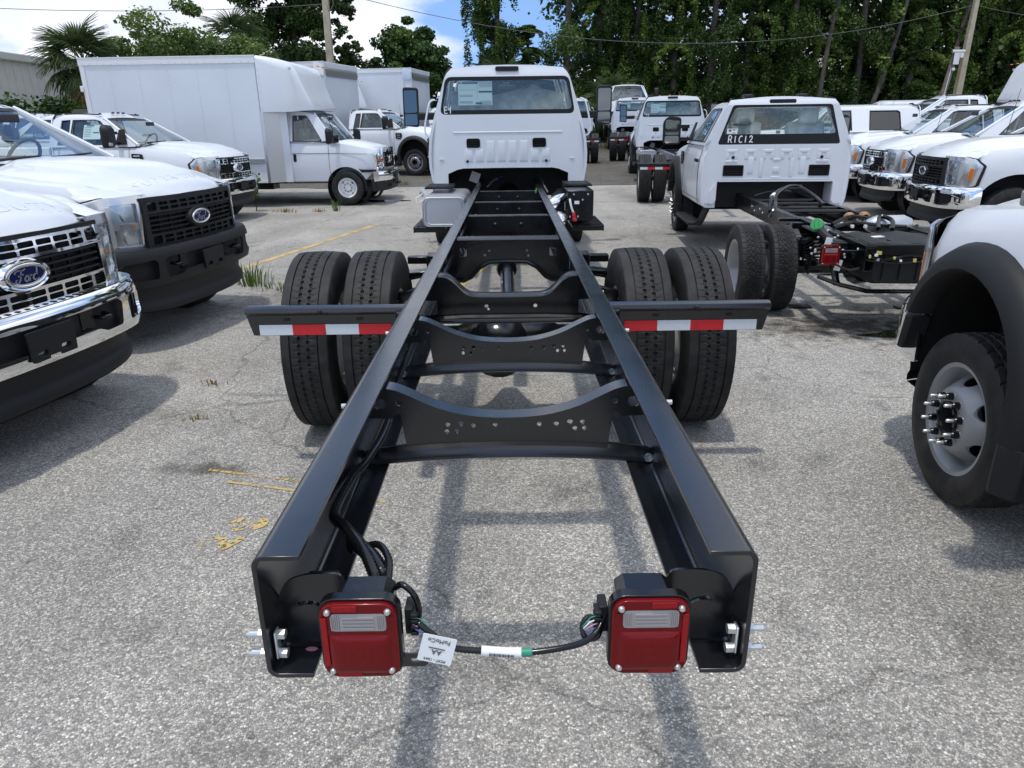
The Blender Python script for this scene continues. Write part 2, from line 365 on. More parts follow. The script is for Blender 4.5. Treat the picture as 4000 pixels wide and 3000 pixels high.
    def build(s, name, mat, parent=None, smooth=35, bev=0, label=None, segs=2):
        me = bpy.data.meshes.new(name); me.from_pydata(s.v, [], s.f); me.update()
        bm = bmesh.new(); bm.from_mesh(me); bmesh.ops.recalc_face_normals(bm, faces=bm.faces); bm.to_mesh(me); bm.free()
        if smooth:
            me.shade_smooth(); me.set_sharp_from_angle(angle=radians(smooth))
        me.materials.append(M[mat] if isinstance(mat, str) else mat)
        o = bpy.data.objects.new(name, me); COL.objects.link(o)
        if parent: o.parent = parent
        if bev:
            b = o.modifiers.new('bevel', 'BEVEL'); b.width = bev; b.segments = segs; b.limit_method = 'ANGLE'; b.angle_limit = radians(40); b.harden_normals = False
        if label: o['label'] = label
        return o

def rr(cx, cy, w, h, r, n=4):
    P = []
    for (sx, sy, a0) in ((1, 1, 0), (-1, 1, 90), (-1, -1, 180), (1, -1, 270)):
        for i in range(n+1):
            a = radians(a0+90*i/n); P.append((cx+sx*(w/2-r)+r*cos(a), cy+sy*(h/2-r)+r*sin(a)))
    return P
def ell(cx, cy, a, b, n=20, rot=0):
    return [(cx+a*cos(2*pi*i/n)*cos(rot)-b*sin(2*pi*i/n)*sin(rot), cy+a*cos(2*pi*i/n)*sin(rot)+b*sin(2*pi*i/n)*cos(rot)) for i in range(n)]
def smooth_poly(P, r=.02, n=3):
    """round the corners of a polygon"""
    out = []; k = len(P)
    for i in range(k):
        p = Vector(P[i]); a = Vector(P[i-1]); b = Vector(P[(i+1) % k])
        da = (a-p); db = (b-p); d = min(r, da.length*.45, db.length*.45)
        q0 = p+da.normalized()*d; q1 = p+db.normalized()*d
        for j in range(n+1):
            t = j/n; out.append(tuple((q0*(1-t)**2 + p*2*t*(1-t) + q1*t*t)))
    return out
def spline(P, n=6):
    """Catmull-Rom through points"""
    P = [Vector(p) for p in P]; out = []
    for i in range(len(P)-1):
        p0 = P[max(0, i-1)]; p1 = P[i]; p2 = P[i+1]; p3 = P[min(len(P)-1, i+2)]
        for j in range(n):
            t = j/n; out.append(.5*((2*p1)+(p2-p0)*t+(2*p0-5*p1+4*p2-p3)*t*t+(3*p1-p0-3*p2+p3)*t**3))
    out.append(P[-1]); return out
def lerp(a, b, t): return a+(b-a)*t
def interp(x, xs, ys):
    return float(np.interp(x, xs, ys))
def sstep(a, b, x):
    t = min(1, max(0, (x-a)/(b-a))); return t*t*(3-2*t)

def thing(name, label, cat, loc=(0, 0, 0), rz=0, group=None):
    o = bpy.data.objects.new(name, None); COL.objects.link(o); o.empty_display_size = .2
    o.location = loc; o.rotation_euler = (0, 0, rz)
    return tag(o, label, cat, group)
def tag(o, label=None, cat=None, group=None, kind=None):
    for k, v in (('label', label), ('category', cat), ('group', group), ('kind', kind)):
        if v: o[k] = v
    return o
def kids(o): return [c for c in bpy.data.objects if c.parent is o]
def copy_tree(o, loc, rz, label, group=None, skip=()):
    ch = {}
    for c in bpy.data.objects:
        if c.parent: ch.setdefault(c.parent.name, []).append(c)
    r = o.copy(); COL.objects.link(r); r.location = loc; r.rotation_euler = (0, 0, rz); r['label'] = label
    if group: r['group'] = group
    for c in ch.get(o.name, []):
        if c.name.split('.')[0] in skip: continue
        d = c.copy(); COL.objects.link(d); d.parent = r
        for g in ch.get(c.name, []):
            e = g.copy(); COL.objects.link(e); e.parent = d
    return r

STROKES = {
 'R': [[(0, 0), (.05, 1), (.45, .98), (.55, .75), (.4, .52), (.06, .48)], [(.25, .5), (.62, 0)]],
 '1': [[(.3, 1), (.25, 0)]], 'I': [[(.3, 1), (.25, 0)]],
 'C': [[(.6, .85), (.4, 1), (.12, .75), (.05, .35), (.25, .02), (.6, .12)]],
 '2': [[(.05, .75), (.25, 1), (.5, .85), (.42, .5), (.05, .05), (.3, .12), (.68, .02)]],
 'E': [[(.55, 1), (.05, .97), (.05, .03), (.6, .03)], [(.05, .52), (.5, .52)]],
 'D': [[(.05, 1), (.05, 0), (.45, .1), (.6, .5), (.4, .92), (.02, 1)]],
 '4': [[(.4, 1), (.02, .4), (.65, .42)], [(.5, .7), (.45, 0)]],
 '0': [[(.3, 1), (.05, .6), (.15, .1), (.4, .02), (.6, .4), (.5, .9), (.3, 1)]],
 '3': [[(.08, .9), (.35, 1), (.5, .8), (.2, .55), (.52, .35), (.35, .03), (.02, .1)]],
 '5': [[(.6, 1), (.15, .98), (.1, .55), (.45, .6), (.55, .3), (.35, .02), (.02, .08)]],
 'T': [[(0, .95), (.65, 1)], [(.33, .98), (.28, 0)]],
 '-': [[(.1, .5), (.5, .5)]],
}
def ribbon(mb, P, w, fn):
    """flat ribbon along a 2D polyline, width w, mapped by fn(u, v) -> 3D"""
    P = [Vector((p[0], p[1])) for p in P]; L_, R_ = [], []
    for i, p in enumerate(P):
        t = P[min(i+1, len(P)-1)]-P[max(i-1, 0)]
        if t.length < 1e-9: t = Vector((1, 0))
        t.normalize(); n = Vector((-t.y, t.x))*w/2
        L_.append(p+n); R_.append(p-n)
    vs = [fn(q.x, q.y) for q in L_]+[fn(q.x, q.y) for q in R_]; k = len(P)
    mb.add(vs, [(i, i+1, k+i+1, k+i) for i in range(k-1)])
def write(mb, text, x, y, h, fn, w=None, adv=.78, curve=True, slope=0):
    w = w or h*.13
    for i, c in enumerate(text):
        if c == ' ': continue
        for st in STROKES[c]:
            P = [(x+i*adv*h+p[0]*h*.85, y+p[1]*h+slope*i*adv*h) for p in st]
            if curve and len(P) > 2: P = [(q.x, q.y) for q in spline([(a, b) for a, b in P], 4)]
            ribbon(mb, P, w, fn)
_font_cache = {}
def text_mb(body, size, fn, depth=.004, align='CENTER', shear=0, spacing=1):
    key = (body, size, depth, align, shear, spacing)
    cu = bpy.data.curves.new('txt', 'FONT'); cu.body = body; cu.size = size; cu.extrude = depth/2; cu.align_x = align; cu.align_y = 'CENTER'; cu.shear = shear
    cu.space_character = spacing; cu.resolution_u = 3
    o = bpy.data.objects.new('txt', cu); COL.objects.link(o)
    dg = bpy.context.evaluated_depsgraph_get(); me = bpy.data.meshes.new_from_object(o.evaluated_get(dg))
    mb = MB().add([fn(*v.co) for v in me.vertices], [tuple(p.vertices) for p in me.polygons])
    bpy.data.objects.remove(o); bpy.data.meshes.remove(me); return mb
def ford_script():
    F = [[(-.02, .70), (.04, .84), (.18, .90), (.42, .86), (.60, .96)], [(.36, .88), (.30, .60), (.22, .28), (.10, .06), (-.04, .10), (-.02, .26), (.08, .26)],
         [(.12, .52), (.30, .54), (.46, .60)]]
    o = [[(.58+.10*cos(a)+.03*sin(a), .26+.19*sin(a)) for a in [2*pi*i/12 for i in range(13)]]]
    r = [[(.78, .46), (.75, .28), (.72, .06)], [(.76, .32), (.84, .44), (.92, .42)]]
    d = [[(1.06+.10*cos(a)+.03*sin(a), .26+.19*sin(a)) for a in [2*pi*i/12 for i in range(13)]], [(1.26, .95), (1.20, .55), (1.14, .12), (1.20, .06), (1.28, .14)]]
    return F+o+r+d
def boolean_cut(o, cutters):
    """cut closed meshes out of an object and bake the result"""
    for c in cutters:
        c.parent = o.parent
        m = o.modifiers.new('cut', 'BOOLEAN'); m.operation = 'DIFFERENCE'; m.object = c; m.solver = 'EXACT'
    bpy.context.view_layer.update()
    dg = bpy.context.evaluated_depsgraph_get(); me = bpy.data.meshes.new_from_object(o.evaluated_get(dg))
    o.modifiers.clear(); o.data = me
    me.shade_smooth(); me.set_sharp_from_angle(angle=radians(35))
    for c in cutters: bpy.data.objects.remove(c)
    return o
# ------------------------------------------------------------------ the lot
def gh(y): return 0.0 if y < 17 else .030*(y-17)
def ground():
    g = MB().grid(lambda x, y: (x, y, gh(y)), [-260, -60, -20, 0, 20, 60, 260], [-60, -5, 5, 17, 30, 45, 70, 90])
    g.grid(lambda x, y: (x, y, gh(90)), [-260, -60, -20, 0, 20, 60, 260], [90, 700])
    tag(g.build('ground', 'asphalt', None, smooth=0), 'pale worn asphalt of the truck lot with light stones showing', None, None, 'structure')
    o = MB().grid(lambda x, y: (x+.05*sin(y*2), y + (.10*sin(x*1.7)+.05*sin(x*5.1) if y < 21 else 0), gh(y)+.006), [-9+.25*i for i in range(140)], [20.6, 24, 30, 44]).build('asphalt_patch', 'asphalt_old', None, smooth=0)
    tag(o, 'older brown asphalt beyond the pale strip', None, None, 'structure')
    def strip(P, w, mat, z=.004):
        m = MB(); ribbon(m, P, w, lambda u, v: (u, v, z)); o = m.build('parking_line', mat, None, smooth=0); tag(o, 'worn yellow painted parking line on the asphalt', None, None, 'structure')
    strip([(-3.49, 9.04), (-2.45, 13.5)], .10, 'yellow'); strip([(-3.7, 8.1), (-3.49, 9.04)], .09, 'yellow_thin')
    strip([(-.95, 6.2), (-.536, 8.10), (-.209, 9.65), (.1, 11.2)], .11, 'yellow')
    strip([(-.60, 3.03), (-1.10, 3.165), (-1.45, 3.26)], .016, 'yellow', .004); strip([(-.7, 3.17), (-1.09, 3.262), (-1.60, 3.40)], .022, 'yellow_thin', .004)
    m = MB()
    def num(P): ribbon(m, [(q.x, q.y) for q in spline([(a, b, 0) for a, b in P], 5)], .034, lambda u, v: (u, v, .004))
    num([(-1.225, 2.895), (-1.285, 2.845), (-1.225, 2.80), (-1.185, 2.865), (-1.14, 2.875), (-1.13, 2.835), (-1.175, 2.80)])
    num([(-1.325, 2.655), (-1.352, 2.680), (-1.325, 2.715), (-1.275, 2.725), (-1.250, 2.66), (-1.235, 2.655), (-1.18, 2.735)])
    tag(m.build('painted_number', 'yellow', None, smooth=0), 'faded yellow stall number 25 painted on the asphalt', None, None, 'structure')
    pd = MB(); rnd = random.Random(4)
    for (cx, cy, a, b) in ((3.42, 5.80, .42, .10), (4.6, 8.4, .8, .25), (-4.2, 17.75, 1.5, .35)):
        pts = [(cx+a*cos(t)*(1+.25*sin(3*t+cx)), cy+b*sin(t)*(1+.25*cos(2*t+cx))) for t in [2*pi*i/28 for i in range(28)]]
        pd.add([(x, y, gh(y)+.005) for x, y in pts], [tuple(range(28))])
    tag(pd.build('puddle', 'water', None, smooth=0), 'shallow rain puddles lying on the lot', None, None, 'structure')
    v = MB().grid(lambda x, y: (x, y, gh(y)+.008+.02*sin(x)*0), [-60, -20, 20, 90], [43, 50, 60]); tag(v.build('verge', 'leaf_vine', None, smooth=0), 'strip of rough ground under the trees', None, None, 'structure')
ground()

# ------------------------------------------------------------------ plants
def leaf_mesh(name, clumps, size, seed, mat, hang=.0, upb=.5):
    """clumps: (cx, cy, cz, rx, ry, rz, count); every leaf is a small rhombus of its own"""
    rg = np.random.default_rng(seed); C_, D_, T_ = [], [], []
    for cl_ in clumps:
        (cx, cy, cz, rx, ry, rz, k) = cl_[:7]
        d = rg.normal(size=(k, 3)); d /= np.linalg.norm(d, axis=1)[:, None]
        r = (.35+.65*rg.random((k, 1))**.55); p = d*r*np.array([rx, ry, rz])
        p += rg.normal(size=(k, 3))*.10*np.array([rx, ry, rz])
        C_.append(p+np.array([cx, cy, cz])); D_.append(d); T_.append(np.clip(rg.normal(cl_[7] if len(cl_) > 7 else .46+rg.normal()*.24, .17, k), 0, 1))
    c = np.concatenate(C_); d = np.concatenate(D_); tone = np.concatenate(T_); n = len(c)
    nr = d*.55+np.array([0, 0, upb])+rg.normal(size=(n, 3))*.55; nr /= np.linalg.norm(nr, axis=1)[:, None]
    t = rg.normal(size=(n, 3)); t[:, 2] -= hang; t -= nr*(t*nr).sum(1)[:, None]; t /= np.linalg.norm(t, axis=1)[:, None]; b = np.cross(nr, t)
    s = size*(.6+.8*rg.random((n, 1))); w = s*(.32+.2*rg.random((n, 1)))
    V = np.stack([c-t*s*.5, c+b*w+nr*s*.06, c+t*s*.5, c-b*w+nr*s*.06], 1).reshape(-1, 3)
    me = bpy.data.meshes.new(name); me.vertices.add(4*n); me.vertices.foreach_set('co', V.ravel())
    me.loops.add(4*n); me.loops.foreach_set('vertex_index', np.arange(4*n)); me.polygons.add(n); me.polygons.foreach_set('loop_start', np.arange(n)*4)
    me.update(calc_edges=True)
    a = me.attributes.new('tone', 'FLOAT', 'FACE'); a.data.foreach_set('value', tone.astype(np.float32))
    me.materials.append(M[mat]); return me
def put(me, name, parent=None, loc=(0, 0, 0)):
    o = bpy.data.objects.new(name, me); COL.objects.link(o); o.location = loc
    if parent: o.parent = parent
    return o
def trunk_mb(h, r0, r1, lean=(0, 0), seed=0, limbs=0, zl=(.4, .9), reach=2.):
    rnd = random.Random(seed); m = MB()
    P = [(lean[0]*t+.12*sin(t*5+seed), lean[1]*t+.1*cos(t*4+seed), h*t-.3) for t in [i/8 for i in range(9)]]
    m.tube(P, [lerp(r0, r1, i/8) for i in range(9)], 9)
    for i in range(limbs):
        t = rnd.uniform(*zl); a = rnd.uniform(0, 2*pi); b = Vector((lean[0]*t, lean[1]*t, h*t)); L_ = reach*rnd.uniform(.6, 1.1)
        e = b+Vector((cos(a)*L_, sin(a)*L_, L_*rnd.uniform(.3, .9))); mid = (b+e)/2+Vector((0, 0, -.1*L_))
        m.tube(spline([b, mid, e], 3), [lerp(r0*.35, .03, j/6) for j in range(7)], 6)
    return m
def broad_tree(label, loc, h, rad, z0, mat, n, leaf, seed, group=None, squash=1.):
    T = thing('tree', label, 'tree', loc, 0, group); rnd = random.Random(seed)
    trunk_mb(h*.8, .22, .07, (0, 0), seed, 9, (.25, .85), rad*.7).build('trunk', 'bark', T, smooth=60)
    cl = []
    for i in range(46):
        a = rnd.uniform(0, 2*pi); u = rnd.uniform(-1, 1); q = rnd.random()**.4
        s = math.sqrt(1-u*u); zc = z0+(h-z0)*.5
        cr = rad*rnd.uniform(.20, .36)
        cl.append((rad*.82*q*s*cos(a), rad*.82*q*s*sin(a), zc+(h-z0)*.46*q*u*squash, cr, cr, cr*.75, int(n/46)))
    for i in range(22):
        a = rnd.uniform(0, 2*pi); u = rnd.uniform(-.6, 1); s = math.sqrt(1-u*u); cr = rad*rnd.uniform(.10, .2)
        cl.append((rad*1.02*s*cos(a), rad*1.02*s*sin(a), z0+(h-z0)*.5+(h-z0)*.52*u, cr*1.3, cr*1.3, cr*.7, int(n/110)))
    put(leaf_mesh('crown', cl, leaf, seed, mat), 'crown', T); return T
FRONDS = {}
def frond_mesh(kind, seed):
    """a fan leaf: stalk, ribs of narrow leaflets spread in a half disc, tips drooping"""
    if (kind, seed) in FRONDS: return FRONDS[(kind, seed)]
    rnd = random.Random(seed); m = MB(); L_ = .85
    m.tube([(0, 0, 0), (L_*.5, 0, .04), (L_, 0, 0)], [.022, .016, .012], 5)
    for i in range(30):
        a = radians(-112+224*i/29); ln = (1.0-.28*abs(a)/2)*rnd.uniform(.85, 1.05); dr = rnd.uniform(.22, .45)
        d = Vector((cos(a), sin(a), 0)); nrm = Vector((-sin(a), cos(a), 0)); b = Vector((L_, 0, 0)); P = []
        for t, w in ((0, .008), (.35, .030), (.7, .024), (1.0, .003)):
            c = b+d*ln*t+Vector((0, 0, .10*t-dr*t*t*1.1-.25*t*max(0, d.x)*t)); P.append((c-nrm*w+Vector((0, 0, .012)), c+Vector((0, 0, -.006)), c+nrm*w+Vector((0, 0, .012))))
        vs = [p for r in P for p in r]; m.add(vs, [(3*k+j, 3*k+j+1, 3*k+j+4, 3*k+j+3) for k in range(3) for j in range(2)])
    me = bpy.data.meshes.new('frond'); me.from_pydata(m.v, [], m.f); me.update()
    at = me.attributes.new('tone', 'FLOAT', 'FACE'); at.data.foreach_set('value', [min(1, max(0, rnd.gauss(.5, .22))) for _ in me.polygons])
    me.materials.append(M['deadleaf' if kind == 'dead' else 'frond']); FRONDS[(kind, seed)] = me; return me
def palm(label, loc, h, n, seed, scale=1., dead=4, ivy=True):
    T = thing('palm_tree', label, 'palm tree', loc, 0, 'cabbage palms around the lot'); rnd = random.Random(seed)
    MB().tube([(.08*sin(i), .06*cos(i*2), h*i/6-.2) for i in range(7)], [.24, .22, .20, .20, .21, .24, .18], 10).build('trunk', 'bark', T, smooth=60)
    for i in range(n):
        el = radians(lerp(80, -48, (i/(n-1))**.9)+rnd.uniform(-9, 9)); az = i*2.39996+rnd.uniform(-.2, .2)
        o = put(frond_mesh('live', i % 5), 'frond', T, (0, 0, h)); o.rotation_euler = (rnd.uniform(-.4, .4), -el, az); o.scale = [scale*rnd.uniform(.85, 1.1)]*3
    for i in range(dead):
        o = put(frond_mesh('dead', i % 2), 'dead_frond', T, (0, 0, h-.1)); o.rotation_euler = (rnd.uniform(-.5, .5), radians(62+rnd.uniform(-8, 14)), rnd.uniform(0, 2*pi)); o.scale = [scale*.95]*3
    if ivy:
        put(leaf_mesh('ivy', [(.1*sin(z*3), .1*cos(z*2), z, .55, .55, .6, 420) for z in [.5+.5*k for k in range(int(h*1.7))]], .15, seed, 'leaf_vine', .6), 'ivy', T)
    return T
def hedge(label, x0, x1, y, h, seed, mat='leaf_vine', n=9000):
    rnd = random.Random(seed); cl = []
    k = int((x1-x0)/1.1)
    for i in range(k):
        x = lerp(x0, x1, (i+.5)/k); cl.append((x, y+rnd.uniform(-.2, .2), h*.5, 1.0, .7, h*.5+rnd.uniform(-.15, .15), n//k)); cl.append((x+rnd.uniform(-.5, .5), y-.3, h*.82, .7, .5, .35, n//k//2))
    o = put(leaf_mesh('hedge', cl, .17, seed, mat), 'hedge'); return tag(o, label, 'hedge')

def environment():
    g = gh
    # metal building, hedge and trees on the left
    B = thing('warehouse', 'beige ribbed metal building standing behind the hedge', 'building', (-29.6, 36, g(36)))
    MB().box((-8, 4, 2.3), (26, 8, 4.6)).build('wall', 'metalwall', B, smooth=0)
    rib = MB()
    for i in range(44): rib.loft([[(4.7-.6*i+dx, dy, z) for dx, dy in ((-.09, 0), (-.05, -.05), (.05, -.05), (.09, 0))] for z in (0, 4.4)])
    for i in range(13): rib.loft([[(5+dy, .3+.6*i+dx, z) for dx, dy in ((-.09, 0), (-.05, .05), (.05, .05), (.09, 0))] for z in (0, 4.4)])
    rib.build('wall_rib', 'metalwall', B, smooth=0); MB().box((-8, 3.9, 4.6), (26.6, 8.6, .35)).build('roof_fascia', 'metalwall', B, smooth=0, bev=.05)
    hedge('clipped dark green vine hedge in front of the metal building', -27, -10.3, 27.5, 3.0, 11, 'leaf_round', 16000)
    palm('tall ragged palm with yellowed skirt left of the big white box', (-13.9, 25.5, g(25.5)), 3.55, 44, 5, .80, 7)
    palm('dark palm top showing behind the bright green bush', (-11.5, 33, g(33)), 4.7, 26, 9, .80, 2, False)
    palm('small palm at the foot of the large dark tree', (-11.6, 35.2, g(35)), 3.4, 22, 12, .9, 1, False)
    for i, (lb, x, y, h, r) in enumerate((('bright yellow green bushy tree directly above the white box truck', -12.0, 29, 5.5, 2.5), ('left low shoulder of bright green bush beside the ragged palm', -13.8, 29.5, 4.6, 1.6), ('right low shoulder of bright green bush over the box roof front', -10.0, 29.5, 4.5, 1.7))):
        broad_tree(lb, (x, y, g(y)), h, r, .6, 'leaf_bright', 26000 if i == 0 else 14000, .115, 30+i, 'bright green bushes behind the box truck')
    broad_tree('large dark leafy tree left of the bare concrete pole', (-10.4, 38.5, g(38)), 13, 2.55, 1.2, 'leaf_dark', 80000, .135, 41)
    broad_tree('sparse side branches of dark leaves right of the concrete pole', (-8.3, 39.5, g(39)), 6.6, 1.0, 1.0, 'leaf_dark', 4500, .15, 42)
    broad_tree('round mid green tree standing alone against the clouds', (-5.0, 41, g(41)), 6.1, 2.1, 1.0, 'leaf_round', 28000, .15, 43)
    broad_tree('low green tree between the round tree and the vine wall', (-2.6, 43.5, g(43)), 3.6, 1.4, .4, 'leaf_round', 8000, .2, 44)
    palm('spiky palm just above the roof of the middle white cab', (-.35, 41, g(41)), 2.9, 22, 21, 1.1, 0, False)
    palm('spiky palm low in front of the vine covered trees', (5.6, 42.0, g(42)), 2.0, 24, 23, 1.15, 0, False)
    # wall of vine-hung trees
    rnd = random.Random(77); ms = []
    for v in range(4):
        cl = []; h = 15+v
        for i in range(0 if v in (0, 2) else 34):
            z = rnd.uniform(.8, h); w = 1.65*(1-.35*z/h)*(1.1 if v != 1 else .8); a = rnd.uniform(0, 2*pi); q = rnd.random()**.5; s = rnd.uniform(.45, .95)
            cl.append((w*q*cos(a), w*q*sin(a), z, s, s, s*rnd.uniform(.8, 1.3), int(1700*s)))
        if v in (0, 2):
            for i in range(54):
                z = rnd.uniform(.8, h); a = rnd.uniform(0, 2*pi); L_ = rnd.uniform(.9, 2.5)*(1.1-.6*z/h); tn = min(.95, max(.08, rnd.gauss(.45, .24)))
                for k in range(5):
                    t = (k+.7)/5; s = .34*(1.25-t*.7)
                    cl.append((L_*t*cos(a), L_*t*sin(a), z+.35*L_*t-.75*L_*t*t, s*1.15, s*1.15, s*.62, int(1150*s), tn))
                cl.append((L_*cos(a), L_*sin(a), z-.55*L_, .16, .16, .45, 110, tn))
        for i in range(20 if v == 1 else 7):
            a = rnd.uniform(0, 2*pi); z = rnd.uniform(1.5, h*.75); q = rnd.uniform(.9, 2.2)
            cl.append((q*cos(a), q*sin(a), z, .24, .24, rnd.uniform(.8, 1.9), 620))
        ms.append((leaf_mesh('crown', cl, .115, 60+v, 'leaf_vine' if v != 3 else 'leaf_dark', .9, .35), trunk_mb(h, .22, .07, (rnd.uniform(-.8, .8), 0), v, 6, (.3, .9), 1.2)))
    tk = []
    lab = ['vine hung tree at the left end of the dark wall of trees', 'tall vine column right above the middle white cab roof', 'dark tree with ivy right of the middle cab', 'vine covered tree above the far facing truck', 'dense dark tree behind the second bare frame truck',
           'hanging vine tree left of the right hand chassis cab roof', 'thick ivy column above the right hand cab', 'feathery vine tree above the right hand cab roof end', 'dark trunked tree behind the crew cab pickup', 'slender trunk with sparse vines right of the crew cab', 'ivy tree left of the leaning wooden post',
           'dark ivy tree behind the tall pole', 'dense vine tree right of the tall pole', 'last vine tree at the right edge of the picture', 'shadowed tree filling the right corner']
    xs = [-.75, 1.2, 3.4, 5.4, 7.6, 9.9, 12.0, 14.3, 16.6, 18.8, 21.2, 23.9, 27.0, 30.2, 33.6]
    for i, (x, lb) in enumerate(zip(xs, lab)):
        y = 46.5+rnd.uniform(-1.2, 1.2)+(1.2 if i == 0 else 0); T = thing('vine_tree', lb, 'tree', (x, y, g(y)), rnd.uniform(0, 6), 'vine covered trees along the back of the lot')
        v = (i*3+1) % 4 if i else 1
        if v < len(tk) and tk[v]: o = put(tk[v], 'trunk', T)
        else:
            o = ms[v][1].build('trunk', 'bark', T, smooth=60)
            while len(tk) <= v: tk.append(None)
            tk[v] = o.data
        c = put(ms[v][0], 'crown', T)
        if i == 0: T.scale = (1.15, 1.0, .95)
        if i == 1: T.scale = (.9, .9, .42)
    # bare trunks in front of the dark
    for i, (x, y, ln, lb) in enumerate(((20.3, 43.6, 1.4, 'thin bare leaning trunk in front of the dark trees'), (24.4, 44.0, 1.1, 'paler bare trunk left of the wooden post'), (17.6, 43.9, .6, 'bare grey trunk above the crew cab roof'))):
        T = thing('bare_trunk', lb, 'tree', (x, y, g(y)), 0, 'bare trunks before the dark trees'); trunk_mb(10, .15, .07, (ln*1.6, 0), i, 4, (.3, .8), .8).build('trunk', 'bark', T, smooth=60)
        put(leaf_mesh('crown', [(ln*1.6*z/10+rnd.uniform(-.5, .5), rnd.uniform(-.4, .4), z, .4, .4, .5, 90) for z in (4, 5.5, 6.5, 7.5, 8.5, 9.5)], .2, 90+i, 'leaf_vine', .6), 'crown', T)
    # far wood behind, undergrowth at the foot
    cl = []
    for i in range(230):
        x = rnd.uniform(-1, 46); s = rnd.uniform(1.6, 2.8); cl.append((x, rnd.uniform(50, 57), rnd.uniform(0, 15 if x > 4 else 3.5), s, s, s*1.1, 480))
    tag(put(leaf_mesh('far_woods', cl, .36, 101, 'leaf_dark'), 'far_woods', None, (0, 0, g(50))), 'dark depth of woodland behind the vine hung trees', None, None, 'stuff')
    cl = []
    for i in range(80):
        x = rnd.uniform(-3, 38); s = rnd.uniform(.5, .95); cl.append((x, 44.6+rnd.uniform(-.9, .9), rnd.uniform(.2, 1.3), s, s, s*.9, 330))
    tag(put(leaf_mesh('undergrowth', cl, .17, 102, 'leaf_round'), 'undergrowth', None, (0, 0, g(44))), 'tangle of bushes along the foot of the trees', None, None, 'stuff')
    cl = []
    for i in range(60):
        x = rnd.uniform(-46, -4); s = rnd.uniform(1.2, 2.4); cl.append((x, rnd.uniform(48, 58), rnd.uniform(0, 2.8), s, s, s, 420))
    tag(put(leaf_mesh('tree_line', cl, .24, 103, 'leaf_round'), 'tree_line', None, (0, 0, g(48))), 'low line of distant trees on the left horizon', None, None, 'stuff')
    # poles and wires
    def pole(lb, base, top, r0, r1, mat, sq=False, nm='utility_pole'):
        T = thing(nm, lb, 'pole', base); b = Vector(base); t = Vector(top)-b
        m = MB()
        if sq: m.loft([[(t.x*k+sx*r, t.y*k+sy*r, t.z*k) for sx, sy in ((-1, -1), (1, -1), (1, 1), (-1, 1))] for k, r in ((-.02, r0), (1, r1))])
        else: m.tube([t*(-.02), t*.5, t], [r0, (r0+r1)/2, r1], 12)
        m.build('shaft', mat, T, smooth=40); return T
    p1 = pole('square concrete utility pole between the dark tree and the round tree', (-8.25, 36, g(36)), (-8.15, 36, 9.4), .17, .12, 'concrete', True)
    MB().tube(spline([(.2, -.1, 7.0), (.45, -.15, 6.4), (.2, -.15, 6.1), (.12, -.1, 6.7)], 5), .012, 5).build('wire_loop', 'wire', p1)
    p2 = pole('tall tan concrete pole with lamp arms at the right', (25.2, 43, g(43)), (25.35, 43, 7.95), .19, .11, 'concrete', True)
    m = MB().tube([(.15, 0, 7.1), (.15, 0, 7.5)], .05, 8); m.tube(spline([(-.62, 0, 8.3), (-.60, 0, 7.75), (-.40, 0, 7.5), (.15, 0, 7.5), (.70, 0, 7.5), (.90, 0, 7.75), (.92, 0, 8.3)], 4), .045, 8); m.box((-.7, 0, 8.0), (.25, .15, .12)); m.build('lamp_arm', 'zinc', p2)
    p3 = pole('leaning wooden post with white electrical boxes beside the tan pole', (23.9, 42.6, g(42.6)), (24.55, 42.6, 5.45), .17, .14, 'wood', False, 'wooden_post')
    m = MB().box((.55, -.2, 4.1), (.32, .2, .62)); m.cyl((.25, -.25, 4.45), (.95, -.25, 4.45), .09, 10); m.box((.8, -.25, 4.25), (.2, .15, .25)); m.lathe([(.0001, -.05), (.09, -.03), (.09, .05)], 12, axis='y', c=(.5, -.25, 3.55)); m.tube([(.42, -.17, 3.6), (.1, -.17, .3)], .03, 6)
    m.build('meter_box', 'zinc', p3, bev=.01)
    def wire(lb, a, b, sag):
        P = [Vector(a).lerp(Vector(b), t)-Vector((0, 0, sag*4*t*(1-t))) for t in [i/24 for i in range(25)]]
        tag(MB().tube(P, .014, 5).build('overhead_wire', 'wire', None), lb, 'wire', 'overhead wires')
    wire('thin overhead wire crossing the top left sky', (-27, 33, 6.9), (-8.2, 36, 6.95), .35)
    wire('long sagging wire between the concrete pole and the tall tan pole', (-8.1, 36, 7.0+.55), (25.3, 43, 7.55), 2.05)
    wire('wire leaving the tall tan pole to the right', (25.3, 43, 7.55), (40, 44, 7.3), .7)
    # weeds in the joints
    def weed(lb, x, y, n, h, sp, mat, seed):
        rg = random.Random(seed); m = MB()
        for i in range(n):
            a = rg.uniform(0, 2*pi); r = sp*rg.random(); bx, by = x+r*cos(a), y+r*sin(a)*.5; L_ = h*rg.uniform(.4, 1); d = Vector((cos(a), sin(a), 0))*L_*rg.uniform(.2, .7); n_ = Vector((-sin(a), cos(a), 0))*.006*(1+h)
            b = Vector((bx, by, gh(y))); p1_ = b+d*.4+Vector((0, 0, L_*.7)); p2_ = b+d+Vector((0, 0, L_))
            m.add([b-n_, b+n_, p1_-n_*.8, p1_+n_*.8, p2_], [(0, 1, 3, 2), (2, 3, 4)])
        o = m.build('weed', mat, None, smooth=0); at = o.data.attributes.new('tone', 'FLOAT', 'FACE'); at.data.foreach_set('value', [rg.random() for _ in o.data.polygons])
        tag(o, lb, 'weed', 'weeds growing in the asphalt')
    weed('green grass tuft beside the black bumper pickup', -3.0, 8.15, 60, .28, .30, 'grass', 1); weed('low weeds left of the dual tyres', -2.55, 7.9, 50, .12, .35, 'grass', 2); weed('brown dry weed on the asphalt by the dual tyres', -2.35, 7.75, 26, .12, .15, 'drygrass', 3)
